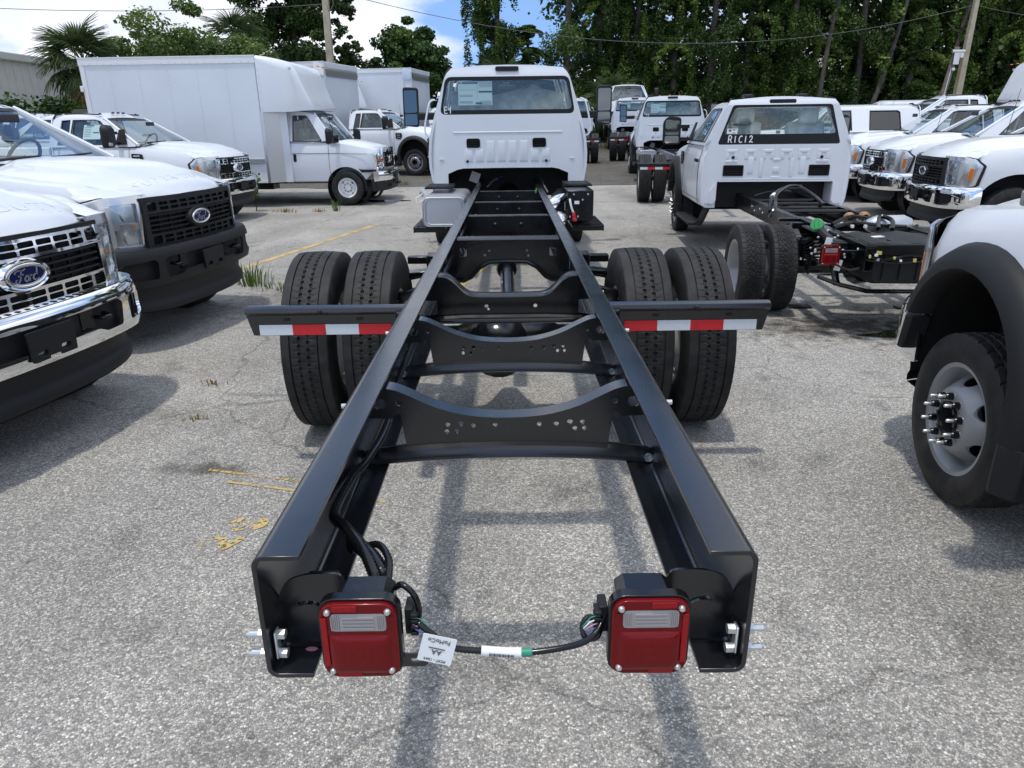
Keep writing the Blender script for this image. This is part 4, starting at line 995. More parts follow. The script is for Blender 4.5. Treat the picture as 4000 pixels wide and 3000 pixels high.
    for i, cm in enumerate(('blueplug', 'pink', 'paper', 'greentape')):
        for q in (-1, 1):
            MB().tube(spline([(q*.172, 1.09, .826+.007*i), (q*.155, 1.08+.004*i, .824+.006*i), (q*.140, 1.085, .812+.005*i)], 4), .0013, 5).build('thin_wire', cm, hw)
    MB().tube([(-.046, 1.07, .7895), (.0, 1.07, .7845), (.027, 1.07, .784)], .0092, 12).build('label_sleeve', 'paper', hw)
    bc = MB()
    for i in range(16): bc.box((-.030+i*.0028, 1.0595, .7885-.0085*i/28), (.0012 if i % 3 else .002, .0012, .006))
    bc.build('barcode', 'ink', hw, smooth=0)
    MB().tube([(.028, 1.07, .784), (.047, 1.07, .785)], .0082, 12).build('green_tape', 'greentape', hw)
    c0 = Vector((-.125, 1.058, .803)); ex = Vector((.0535, 0, -.0145)).normalized(); ez = Vector((.0145, .006, .0535)).normalized(); nn = ex.cross(ez)
    def tg(u, v, t): return tuple(c0+ex*u+ez*v+nn*t)
    tagm = MB().plate(rr(0, 0, .062, .055, .002), [], .0012, tg).build('paper_tag', 'paper', hw, smooth=0)
    for txt, sz, v in (('FoMoCo', .0115, .018), ('AA', .014, -.005), ('PC4T - 13A4', .0075, -.021)):
        text_mb(txt, sz, lambda u, w, t, v=v: tg(-u, v-w, .0012+t), .0006).build('tag_text', 'ink', hw, smooth=0)
    MB().box((-.125, 1.0565, .806), (.03, .0008, .0015), ('Y', .27)).build('tag_text', 'ink', hw, smooth=0)
    MB().plate([(-.215, .731), (-.155, .731), (-.148, .737), (-.148, .754), (-.153, .76), (-.215, .76)], [rr(-.168, .7455, .026, .010, .0048)], .004, lambda u, v, t: (u, 1.10+t, v)).build('slotted_tab', 'frame', T)
    MB().plate(ell(0, 0, .012, .006, 8), [], .001, lambda u, v, t: (-.372+u, 1.12+v, .756+t)).build('paint_mark', 'pink', T)
    # conduit along the inside of the near-left rail
    c = corrug([(-.245, 1.16, .875), (-.285, 1.24, .895), (-.345, 1.34, .89), (-.395, 1.45, .86), (-.41, 1.7, .82), (-.40, 1.85, .80), (-.385, 2.1, .80), (-.40, 2.5, .83), (-.405, 3.2, .85)], .0125, 22).build('conduit', 'castblack', T, smooth=50)
    corrug([(-.235, 1.19, .865), (-.27, 1.25, .87), (-.31, 1.31, .862), (-.335, 1.37, .84), (-.345, 1.40, .80)], .017, 14).build('conduit', 'castblack', T, smooth=50)
    corrug([(-.225, 1.16, .875), (-.232, 1.22, .885), (-.262, 1.28, .882), (-.30, 1.30, .865)], .008, 12).build('conduit', 'castblack', T, smooth=50)
    cl = MB().box((-.36, 1.19, .85), (.06, .05, .035)); cl.box((-.35, 1.17, .825), (.04, .03, .03)); cl.build('connector', 'plastic', T, bev=.003)
    MB().lathe([(.009, -.002), (.014, -.002), (.014, .002), (.009, .002)], 14, axis='y', c=(-.352, 1.145, .842)).build('clip', 'paper', T)
    MB().tube([(-.30, 1.262, .888), (-.285, 1.268, .893)], .004, 6).build('wire_tie', 'greentape', T)
    for zz in (.88, .86):
        MB().tube(spline([(-.385, 4.2, zz), (-.38, 6, zz+.01), (-.385, 8, zz), (-.38, 10.5, zz)], 3), .010, 6).build('brake_line', 'castblack', T)
    for yy in (5.2, 6.7, 7.9):
        m = MB()
        for i in range(4): m.tube([(-.36+.015*i, yy+.1*i, .92), (-.34+.015*i, yy+.05+.1*i, .83)], .004, 5)
        m.build('line_clip', 'zinc', T)
        b = MB().tube(spline([(.40, yy, .91), (.33, yy+.02, .91), (.32, yy+.03, .88), (.40, yy+.03, .87)], 3), .012, 6); b.build('pipe_stub', 'castblack', T)
    MB().tube([(.33, 8.9, .965), (.36, 9.25, .985)], .012, 6).build('marker_stub', 'greencap', T)
    wr = MB().tube(spline([(-.28, 9.9, .97), (-.20, 10.2, 1.03), (-.12, 10.6, 1.05), (-.05, 10.9, 1.04)], 4), .012, 6).build('cab_wire', 'zinc', T)
    MB().tube([(-.17, 10.3, 1.04), (-.13, 10.55, 1.05)], .018, 8).build('blue_plug', 'blueplug', wr)
    MB().tube(spline([(.42, 11.0, 1.10), (.46, 10.4, 1.05), (.47, 9.8, .99), (.50, 9.4, .93)], 4), .012, 6).build('cab_wire', 'zinc', T)
    MB().box((-.47, 10.4, 1.06), (.13, .004, .14), ('Y', .35)).build('paper_tag', 'paper', T, smooth=0)
    # fuel tank, steps, battery box, exhaust
    tk = MB().loft([[(-.737+u*s, y, .808+v*s) for u, v in rr(0, 0, .498, .335, .075, 5)] for y, s in ((8.31, .93), (8.30, .96), (8.305, .985), (8.33, 1), (9.55, 1), (9.57, .97))])
    tk.loft([[(-.737+u*s, y, .808+v*s) for u, v in rr(0, 0, .498, .335, .075, 5)] for y, s in ((8.309, .86), (8.302, .84), (8.305, .81), (8.318, .78))], caps=False)
    tko = tk.build('fuel_tank', 'alu', T, smooth=35)
    cp = MB().cyl((-.965, 8.5, .985), (-1.005, 8.5, 1.03), .045, 14); cp.build('filler_cap', 'zinc', tko)
    for yy in (8.6, 9.3): MB().loft([[(-.737+u*1.012, y, .808+v*1.012) for u, v in rr(0, 0, .498, .335, .075, 5)] for y in (yy, yy+.05)]).build('tank_strap', 'zinc', tko)
    MB().tube([(-.985, 8.42, 1.0), (-1.06, 8.40, .96), (-1.05, 8.38, .90), (-.98, 8.40, .93)], .005, 5).build('cap_tether', 'paper', tko)
    for q in (-1, 1):
        stp = MB().box((q*.92, 8.85, .615), (.37, .95, .03)); stp.box((q*1.10, 8.85, .60), (.012, .95, .07)); stp.box((q*.92, 8.38, .60), (.37, .012, .06)); stp.box((q*.84, 9.15, 1.03 if q < 0 else 1.045), (.34, .62, .02))
        for i in range(7): stp.box((q*.92, 8.48+.12*i, .633), (.32, .04, .012)); stp.box((q*.84, 8.90+.08*i, 1.043 if q < 0 else 1.058), (.32, .022, .012))
        stp.build('step', 'castblack', T, smooth=0, bev=.004)
    bb = MB().box((.815, 8.95, .865), (.30, 1.35, .33)); bb.build('battery_box', 'castblack', T, bev=.008)
    MB().plate([(.66, .70), (.66, .58), (.55, .75), (.5, .95), (.58, 1.03), (.66, 1.03)], [], .01, lambda u, v, t: (u, 8.6+t, v)).build('box_bracket', 'castblack', T)
    for x_, z_ in ((.74, .99), (.90, .99), (.70, .745), (.79, .745), (.84, .93)): MB().lathe([(.0001, 0), (.011, .0), (.011, .006)], 8, axis='y', c=(x_, 8.268, z_)).build('bolt', 'bolt', T)
    MB().tube(spline([(.695, 8.26, .94), (.70, 8.24, .90), (.715, 8.23, .84), (.735, 8.23, .79)], 4), .012, 7).build('battery_cable', 'rimwhite', T)
    rc = MB().tube([(.735, 8.23, .80), (.745, 8.225, .73)], .019, 8); rc.box((.75, 8.222, .715), (.05, .03, .035)); rc.build('battery_cable', 'redcap', T, bev=.006)
    MB().box((.775, 8.270, .90), (.055, .003, .035)).build('paper_tag', 'paper', T, smooth=0)
    ex = MB().tube(spline([(.38, 8.35, .845), (.46, 8.35, .86), (.56, 8.38, .91), (.66, 8.45, .96)], 5), [.035, .04, .05, .06, .068, .07, .07, .07, .07, .07, .068, .065, .06, .05, .04, .03], 14); ex.tube([(.54, 7.95, .70), (.57, 8.05, .73), (.60, 8.25, .75), (.60, 8.5, .75)], [.02, .07, .075, .07], 12)
    ex.build('exhaust_pipe', 'chrome', T, smooth=60)
    # ---- cab
    WZ = [.88, .93, 1.06, 1.30, 1.60, 1.90, 2.30, 2.36, 2.40]; WX = [.83, .90, 1.00, 1.04, 1.01, .925, .79, .755, .71]
    P = dict(yr=9.72, yb=11.45, yt=10.78, zb=1.72, zt=2.40, zr=2.452, wz=WZ, wx=WX, zs=.90, dl=1.35,
             win=[[(11.05, 1.80), (10.70, 2.27), (10.60, 2.31), (10.0, 2.31), (9.96, 2.27), (9.96, 1.80)]])
    body = cab_shell(T, P)
    half = [(0, 1.218), (.58, 1.215), (.66, 1.20), (.785, 1.148), (.785, .905), (.80, .893), (.835, .885), (.905, .94), (1.0, 1.05), (1.036, 1.30), (1.008, 1.60), (.922, 1.90), (.79, 2.30), (.755, 2.36), (.70, 2.415), (.35, 2.445), (0, 2.452)]
    outl = half+[(-x, z) for x, z in half[-2:0:-1]]
    win = smooth_poly([(-.862, 1.872), (.862, 1.872), (.775, 2.315), (-.775, 2.315)], .08, 5)
    vents = [rr(q*.425-.02, 1.525, .165, .105, .025) for q in (-1, 1)]
    bz = lambda x, z: 9.70+.07*sstep(.80, 1.05, abs(x))**2+.04*sstep(2.3, 2.46, z)
    rp = MB().plate(outl, [win]+vents, .02, lambda u, v, t: (u, bz(u, v)+t, v), [(0, s*q) for q in (-1, 1) for s in (.70, .8, .86, .92, .97)]+[(1, z) for z in (2.33, 2.37, 2.41)])
    # pressed ribs and plugs
    for i in range(8):
        x = -.51+.143*i
        nv = min(abs(x-.405), abs(x+.445)) < .14
        rp.grid(lambda u, v: (x+u*.055, 9.688-.006*(1-max(abs(u)**6, abs(v)**10)), (1.375+v*.08) if nv else (1.425+v*.130)), [-1, -.9, -.7, 0, .7, .9, 1], [-1, -.95, -.85, 0, .85, .95, 1])
    rp.grid(lambda u, v: (u*.70, 9.689-.006*(1-v*v), 1.655+v*.012), [-1, 1], [-1, -.5, 0, .5, 1])
    for x in (-.86, .83):
        rp.box((x, 9.688, 1.33), (.06, .012, .012))
    rpo = rp.build('rear_panel', 'white', body, smooth=30, bev=.006)
    g = MB().plate([(x*.995, 2.09+(z-2.09)*.99) for x, z in win], [], .005, lambda u, v, t: (u, 9.70+t, v)).build('rear_window', 'glass', body)
    inner = smooth_poly([(-.825, 1.925), (.825, 1.925), (.745, 2.272), (-.745, 2.272)], .06, 5)
    MB().plate(win, [inner], .003, lambda u, v, t: (u, 9.692+t, v)).build('window_border', 'dkplastic', body, smooth=0)
    for q in (-1, 1):
        cx = q*.425-.02
        v = MB()
        for i in range(3): v.box((cx, 9.70, 1.495+.030*i), (.15, .015, .018), ('X', .5))
        v.box((cx, 9.715, 1.525), (.165, .01, .105)); v.plate(rr(cx, 1.525, .176, .116, .028), [rr(cx, 1.525, .156, .096, .022)], .008, lambda u, w, t: (u, 9.682+t, w))
        v.build('air_vent', 'plastic', body, smooth=30)
        MB().lathe([(.0001, -.002), (.017, -.001), (.019, .003)], 12, axis='y', c=(q*.512-.015, 9.682, 1.302)).build('body_plug', 'dkplastic', body)
        MB().tube(spline([(q*.79, 9.735, 2.30), (q*.755, 9.76, 2.37), (q*.72, 9.85, 2.42)], 4), .018, 6).build('roof_seam_cover', 'plastic', body)
        MB().tube(spline([(q*.945, 9.95, 2.06), (q*1.0, 9.93, 2.04), (q*1.035, 9.92, 1.95), (q*1.085, 9.92, 1.72), (q*1.06, 9.92, 1.62), (q*1.0, 9.95, 1.60)], 4), .012, 7).build('grab_handle', 'white', body)
        # mirror
        mz = 2.0
        mm = MB().loft([[(q*1.38+u*s, 10.9+dy, mz+v*s) for u, v in smooth_poly([(-.105, -.26), (.11, -.24), (.105, .26), (-.11, .25)] if q > 0 else [(-.11, -.24), (.105, -.26), (.11, .25), (-.105, .26)], .04)] for dy, s in ((0, 1.0), (.02, 1.04), (.10, .96), (.15, .7))])
        mo = mm.build('side_mirror', 'plastic', T, smooth=40)
        for z0, h in ((.075, .30), (-.165, .155)):
            MB().plate(smooth_poly([(q*1.38-.09, mz+z0-h/2), (q*1.38+.09, mz+z0-h/2+.005), (q*1.38+.088, mz+z0+h/2), (q*1.38-.09, mz+z0+h/2)], .025), [], .006, lambda u, v, t: (u, 10.894+t, v)).build('mirror_glass', 'mirror', mo)
        MB().box((q*1.14, 10.93, 1.88), (.32, .09, .10)).build('mirror_arm', 'plastic', mo, bev=.02)
    MB().plate(rr(0, 2.404, .292, .052, .02), [], .03, lambda u, v, t: (u, 9.70+t, v)).build('brake_light', 'plastic', body, bev=.005)
    # window sticker and grease-pencil mark
    stk = MB().box((-.405, 9.712, 2.122), (.43, .002, .28)).build('window_sticker', 'stickerpaper', body, smooth=0)
    inkm = MB()
    for (x, z, w, h) in ((-.47, 2.243, .20, .02), (-.36, 2.005, .08, .022), (-.60, 2.243, .03, .015)): inkm.box((x, 9.7095, z), (w, .0015, h))
    inkm.build('sticker_print', 'inkblue', body, smooth=0)
    inkm = MB()
    inkm.box((-.275, 9.7095, 2.14), (.17, .0015, .02)); inkm.box((-.375, 9.7095, 2.12), (.0015, .0015, .26)); inkm.box((-.50, 9.7095, 2.16), (.22, .0015, .0015)); inkm.box((-.52, 9.7095, 2.102), (.17, .0015, .004)); inkm.box((-.52, 9.7095, 2.088), (.16, .0015, .004))
    for i in range(5): inkm.box((-.275+.0*i, 9.7095, 2.245-.012*i), (.16, .0015, .0025)); inkm.box((-.28, 9.7095, 2.03-.010*i), (.15, .0015, .002))
    for i in range(3): inkm.box((-.52, 9.7095, 2.03-.010*i), (.16, .0015, .0025))
    inkm.build('sticker_print', 'ink', body, smooth=0)
    wm = MB(); write(wm, 'E1', -.80, 1.888, .075, lambda u, v: (u, 9.689, v), .011); wm.build('marker_writing', 'chalk', body, smooth=0)
    # interior with wrapped seats
    io = interior(body, dict(P, yr=9.95), 'plasticwrap', -.45)
    MB().box((0, 10.75, 1.25), (1.9, .05, .95)).build('firewall', 'void', body, smooth=0); MB().box((0, 10.27, 1.30), (1.7, .95, .04)).build('floor_pan', 'void', body, smooth=0)  # near-black plates added so the opening under the cab looks shaded
    for q in (-1, 1): MB().box((q*.90, 10.25, 1.10), (.04, 1.0, .45)).build('sill_inner', 'void', body, smooth=0)
    sb = MB().loft([[(x, 10.12+dy, 1.83+dz+.05*sin(x*5)) for dy, dz in ((0, -.3), (-.03, .1), (.02, .30), (.10, .33), (.2, .1), (.22, -.3))] for x in [-.75+.15*i for i in range(11)]]).build('bench_seat', 'plasticwrap', io, smooth=60)
    MB().tube(spline([(.1, 10.4, 1.80), (.25, 10.35, 2.12), (.38, 10.35, 2.16), (.55, 10.4, 1.9)], 5), [.05]*8+[.08]*8, 8).build('wrapped_bundle', 'plasticwrap', io, smooth=60)
    # bonnet, wings and front end (hidden from here, seen on the copies that face this way)
    hd = MB()
    def hf(u, v):
        zc = interp(v, [11.4, 12.2, 13.0, 13.22], [1.74, 1.66, 1.50, 1.38]); w = interp(v, [11.4, 12.3, 13.22], [.98, .86, .70])
        return (u*w, v, zc-.10*abs(u)**3)
    hd.grid(hf, [-1+.2*i for i in range(11)], [11.4, 11.8, 12.2, 12.6, 13.0, 13.15, 13.22])
    for q in (-1, 1):
        hd.grid(lambda u, v: (q*(lerp(interp(v, [10.6, 11.4, 12.3, 13.2], [1.0, .98, .86, .70]), 1.12, sstep(0, 1, u))), v, lerp(hf(q, max(11.4, v))[2], lerp(.95, 1.02+.30*max(0, 1-((v-11.3)/.75)**2), 1), u**.8)), [i/8 for i in range(9)], [10.72+.25*i for i in range(11)])
    hd.grid(lambda u, v: (u*lerp(.70, .80, v), 13.22+.03*(1-u*u), lerp(1.38, .80, v)), [-1, -.5, 0, .5, 1], [0, .5, 1])
    hdo = hd.build('bonnet', 'white', T, smooth=45); s_ = hdo.modifiers.new('thick', 'SOLIDIFY'); s_.thickness = .012
    gr = MB().plate(smooth_poly([(-.42, .85), (.42, .85), (.50, 1.30), (-.50, 1.30)], .06), [rr(0, .92+.085*i, .78, .04, .015) for i in range(5)], .04, lambda u, v, t: (u, 13.29+t-.03*u*u, v)); gr.build('grille', 'chrome', hdo, smooth=30)
    MB().box((0, 13.24, 1.07), (.86, .04, .42)).build('grille_backing', 'void', hdo)
    for q in (-1, 1):
        MB().plate(rr(q*.64, 1.13, .22, .26, .03), [], .05, lambda u, v, t: (u, 13.23+t-.10*(abs(u)-.5), v)).build('headlight', 'lampglass', hdo, bev=.01)
        MB().lathe([(.0001, 0), (.022, .01), (.022, .05)], 8, axis='z', c=(q*.3, 10.75, 2.46)).build('roof_marker', 'amber', body)
    MB().lathe([(.0001, 0), (.022, .01), (.022, .05)], 8, axis='z', c=(0, 10.75, 2.47)).build('roof_marker', 'amber', body)
    bp = MB().loft([[(x, 13.42+dy-.16*abs(x)**3, z) for dy, z in ((-.1, .84), (0, .82), (.01, .62), (-.08, .58))] for x in (-1.1, -.8, -.4, 0, .4, .8, 1.1)]).build('front_bumper', 'chrome', T, smooth=40)
    return T
# ------------------------------------------------------------------ heavy pickups and their chassis-cab kin
CACHE = {}
def part(key, T, make):
    """build a part (with its sub-parts) once, afterwards link copies that share the mesh data"""
    if key in CACHE:
        src = CACHE[key]; d = src.copy(); COL.objects.link(d); d.parent = T
        for c in kids(src):
            e = c.copy(); COL.objects.link(e); e.parent = d
        return d
    o = make(T); CACHE[key] = o; return o

SWZ = [.60, .70, .95, 1.38, 1.44, 1.93, 1.99, 2.05]; SWX = [.93, .975, 1.0, .975, .945, .705, .655, .60]
def sd_cabP(cab):
    yr = {'regular': -2.2, 'super': -2.75, 'crew': -3.25}[cab]
    w1 = [(-.84, 1.46), (-1.26, 1.87), (-1.36, 1.895), (-1.80, 1.895), (-1.83, 1.46)]
    wins = [w1]
    if cab == 'regular': wins.append([(-1.85, 1.46), (-1.85, 1.895), (-2.02, 1.885), (-2.06, 1.46)])
    else: wins.append([(-2.20, 1.46), (-2.20, 1.885), (yr+.46, 1.885), (yr+.40, 1.85), (yr+.37, 1.46)])
    return dict(yr=yr, yb=-.50, yt=-1.24, zb=1.42, ybz=1.44, zt=1.955, zr=2.03, wz=SWZ, wx=SWX, win=wins, dl=None)
def hood_z(x, y):
    zc = interp(y, [-.55, -.3, 0, .3, .5, .62, .72, .80, .85], [1.49, 1.485, 1.470, 1.442, 1.41, 1.38, 1.338, 1.285, 1.225])
    hw = interp(y, [-.55, .4, .7, .85], [.83, .80, .715, .645]); u = abs(x)/hw
    b = .028*(1-sstep(.50, .66, u))*(1-sstep(.35, .62, y))
    return zc-.02-.03*u*u-.055*u**5+b
def sd_body(T, cab, az=.46, ar=.54):
    P = sd_cabP(cab)
    ys = [.58, .56, .50, .42, .2, 0, -.25, -.5, -1.0, -1.6, P['yr']+.03, P['yr']]
    W = [.90, .965, .99, 1.0, 1.008, 1.01, 1.01, 1.006, 1.0, 1.0, .995, .975]; ZT = [1.24, 1.275, 1.30, 1.325, 1.345, 1.37, 1.395, 1.41, 1.42, 1.42, 1.42, 1.41]
    rings = []
    for y, w, zt in zip(ys, W, ZT):
        h = [(0, .60), (w-.09, .60), (w-.03, .64), (w-.012, .72), (w-.002, .90), (w, 1.03), (w-.004, 1.10), (w-.018, zt-.16), (w-.045, zt-.07), (w-.085, zt-.018), (w-.15, zt), (.4, zt), (0, zt)]
        rings.append([(x, y, z) for x, z in h]+[(-x, y, z) for x, z in h[-2:0:-1]])
    b = MB().loft(rings).build('body', 'white', T, smooth=40)
    cuts = []
    for q in (-1, 1):
        cuts.append(MB().cyl((q*.60, 0, az), (q*1.3, 0, az), ar, 40).build('cutter', 'void', None, smooth=0))
    cuts.append(MB().box((0, (.3+P['yr'])/2-.6, .55), (1.5, 2.9, .5)).build('cutter', 'void', None, smooth=0))
    cuts.append(MB().box((0, P['yr']+.1, .74), (1.53, .5, .42)).build('cutter', 'void', None, smooth=0))
    boolean_cut(b, cuts)
    MB().box((0, P['yr']+.30, .78), (1.52, .04, .40)).build('underbody', 'void', b, smooth=0)
    for q in (-1, 1):
        w = MB().lathe([(.001, .612), (ar-.01, .612), (ar-.006, .965)], 40, c=(0, 0, az)); w.v = [(q*x, y, z) for x, y, z in w.v]
        w.build('wheel_liner', 'void', b)
    # bonnet with raised centre and embossed lettering
    vs_ = [-.55+.1*i for i in range(9)]+[.38, .46, .54, .60, .66, .70, .74, .78, .81, .83, .85]
    def hf(u, y):
        hw = interp(y, [-.55, .4, .7, .85], [.83, .80, .715, .645]); bow = .05*(1-u*u)*sstep(.3, .85, y)-.03*u**4*sstep(.5, .85, y)
        return (u*hw, y+bow-.04*(1-sstep(-.55, -.3, y))*0, hood_z(u*hw, y))
    us = [-1+2*i/30 for i in range(31)]
    hd = MB().grid(hf, us, vs_); k = len(hd.v)
    hd.grid(lambda u, v: (lambda p: (p[0]*(1-.02*v), p[1]-.015*v, p[2]-.025*v))(hf(u, .85)), us, [0, .5, 1])
    for q in (-1, 1): hd.grid(lambda a, y: (lambda p: (p[0]*(1-.01*a), p[1]-.01*a*(y > .7), p[2]-.04*a))(hf(q, y)), [0, 1], vs_)
    h = hd.build('bonnet', 'white', b, smooth=50)
    def hsurf(x, yT):
        y = yT
        for _ in range(8):
            hw = interp(y, [-.55, .4, .7, .85], [.83, .80, .715, .645]); u = x/hw; y = yT-(.05*(1-u*u)*sstep(.3, .85, y)-.03*u**4*sstep(.5, .85, y))
        return hood_z(x, y)
    for i, ch in enumerate('SUPERDUTY'):
        x0 = (-.52+.118*i) if i < 5 else (-.52+.118*i+.06)
        text_mb(ch, .115, lambda u, v, t: (-(x0+u*1.28), .745-v*.95, hsurf(x0+u*1.28, .745-v*.95)+.0008+t), .003).build('embossed_letter', 'white', b, smooth=0)
    for q in (-1, 1):
        MB().grid(lambda u, v: (q*lerp(.60, .985-.03*v, u), lerp(.52, yfront(lerp(.60, .985, u))-.012, v), lerp(lerp(1.300, 1.24, u**3), lerp(1.228, 1.195, u**4), v)-(.035 if v > 1 else 0)), [i/8 for i in range(9)], [0, .3, .6, .85, .97, 1, 1.001]).build('wing_top', 'white', b, smooth=50)
    # cowl, wipers, door seams, handle, vent
    MB().grid(lambda u, v: (u*.86, -.56+.13*(1-u*u)+v*.10-.02, 1.455+.012*(1-u*u)-.005*v), [-1+.2*i for i in range(11)], [0, 1]).build('cowl', 'plastic', b)
    wp = MB()
    for x0 in (-.62, .08):
        wp.tube([(x0+.62, -.43+.04, 1.485), (x0+.35, -.46+.06, 1.495), (x0, -.52+.09*(1-abs(x0)), 1.505)], [.014, .011, .007], 6); wp.box((x0+.62, -.40, 1.48), (.06, .05, .03))
    wp.build('wiper', 'dkplastic', b)
    sm = MB(); X = lambda z: xwall(z, dict(wz=[.6, .64, .72, .9, 1.03, 1.1, 1.25, 1.35, 1.42], wx=[.915, .97, .99, 1.001, 1.003, 1.0, .986, .96, .93]))
    for yy in ([-.66, P['yr']+.16] if cab == 'regular' else [-.66, -1.90, P['yr']+.25]):
        for q in (-1, 1): sm.tube([(q*(X(z)+.002), yy, z) for z in (.66, .8, .95, 1.1, 1.25, 1.35, 1.41)], .0045, 4)
    for q in (-1, 1): sm.tube([(q*(X(.70)+.002), -.66, .70), (q*(X(.70)+.002), P['yr']+.16, .70)], .0045, 4)
    sm.build('door_seam', 'seam', b, smooth=0)
    for q in (-1, 1):
        MB().box((q*1.012, P['yr']+.30 if cab == 'regular' else -1.75, 1.22), (.035, .20, .045)).build('door_handle', 'plastic', b, bev=.012)
        MB().plate(smooth_poly([(-.60, 1.30), (-.40, 1.29), (-.38, 1.20), (-.44, 1.10), (-.60, 1.12)], .02), [], .02, lambda u, v, t: (q*(1.004+t), u, v), [(0, -.5)]).build('wing_vent', 'plastic', b)
        vt = MB()
        for i in range(3): vt.box((q*1.014, -.50, 1.15+.055*i), (.012, .12, .018))
        vt.build('vent_slat', 'satin', b)
    return b
def sd_cab(T, cab, markers=True, rear='plain', seat='interior'):
    P = sd_cabP(cab); yr = P['yr']
    c = cab_shell(T, P)
    # rear panel
    half = [(0, .95), (.765, .95), (.765, .70), (.80, .665), (.90, .66), (.955, .72), (.99, .95), (.972, 1.38), (.945, 1.44), (.715, 1.925), (.665, 1.985), (.35, 2.012), (0, 2.018)]
    outl = half+[(-x, z) for x, z in half[-2:0:-1]]
    win = smooth_poly([(-.80, 1.43), (.80, 1.43), (.635, 1.925), (-.635, 1.925)], .04, 4)
    hs = [win]
    if rear == 'detail': hs += [rr(q*.565, 1.095, .26, .13, .012) for q in (-1, 1)]
    by = lambda x, z: yr-.02+.08*sstep(.78, 1.02, abs(x))**2+.04*sstep(1.92, 2.02, z)
    rp = MB().plate(outl, hs, .02, lambda u, v, t: (u, by(u, v)+t, v), [(0, s*q) for q in (-1, 1) for s in (.70, .8, .86, .92, .96)]+[(1, z) for z in (1.95, 1.99)])
    if rear == 'detail':
        def pad(cx, cz, w, h, d=.005):
            rp.grid(lambda u, v: (cx+u*w/2, yr-.032-d*(1-max(abs(u)**8, abs(v)**8)), cz+v*h/2), [-1, -.93, -.8, 0, .8, .93, 1], [-1, -.9, -.75, 0, .75, .9, 1])
        for cx in (-.60, -.35, -.12, .12, .35, .60):
            pad(cx, 1.345, .155, .05); pad(cx-.055, 1.29, .05, .10, .004); pad(cx+.055, 1.29, .05, .10, .004)
        for cx in (-.60, .60): pad(cx, 1.215, .17, .04)
        for cx in (-.34, .34): pad(cx, 1.16, .08, .22, .006)
        pad(0, 1.235, .10, .035); pad(0, 1.10, .09, .08); pad(0, 1.0, .14, .04); pad(0, .985, 1.45, .022)
        pad(0, .955, 1.48, .014, .012); pad(-.2, 1.13, .05, .26, .006); pad(.2, 1.13, .05, .26, .006)
    r = rp.build('rear_panel', 'white', c, smooth=30, bev=.006)
    g = MB().plate(win, [], .005, lambda u, v, t: (u, yr-.012+t, v)).build('rear_window', 'glass', c)
    MB().plate([(x*1.005, 1.68+(z-1.68)*1.0) for x, z in win], [smooth_poly([(-.735, 1.56), (.735, 1.56), (.60, 1.895), (-.60, 1.895)], .05, 4)], .004, lambda u, v, t: (u, yr-.020+t, v)).build('window_border', 'dkplastic', c, smooth=0)
    MB().plate(rr(0, 1.965, .34, .05, .02), [], .03, lambda u, v, t: (u, yr-.01+t, v)).build('brake_light', 'plastic', c, bev=.004)
    for q in (-1, 1):
        MB().tube([(q*.70, yr+.01, 1.92), (q*.665, yr+.03, 1.985), (q*.64, yr+.14, 2.0)], .017, 6).build('roof_seam_cover', 'plastic', c)
        if rear == 'detail':
            v = MB(); cx = q*.565
            for i in range(4): v.box((cx, yr-.022, 1.050+.030*i), (.245, .014, .019), ('X', .5))
            v.box((cx, yr, 1.095), (.26, .012, .13)); v.plate(rr(cx, 1.095, .272, .142, .014), [rr(cx, 1.095, .250, .120, .01)], .008, lambda u, w, t: (u, yr-.036+t, w))
            v.build('air_vent', 'plastic', c, smooth=30)
            MB().lathe([(.0001, -.002), (.020, -.001), (.022, .003)], 12, axis='y', c=(q*.58, yr-.042, 1.265)).build('body_plug', 'dkplastic', c)
            MB().box((q*.36, yr+.45, 2.045), (.12, .22, .05)).build('roof_mount', 'plastic', c, bev=.02)
    if markers:
        for x in (-.56, -.16, 0, .16, .56):
            MB().lathe([(.0001, .022), (.016, .020), (.03, .008), (.034, -.01)], 10, axis='z', c=(x, -1.36, 2.018-.03*(x/.6)**2)).build('roof_marker', 'plastic', c)
        for q in (-1, 1): MB().tube(spline([(q*.635, -1.34, 1.985), (q*.645, -1.7, 2.0), (q*.64, yr+.2, 1.998)], 3), .014, 5).build('roof_strip', 'plastic', c)
    interior(c, P, seat)
    return c
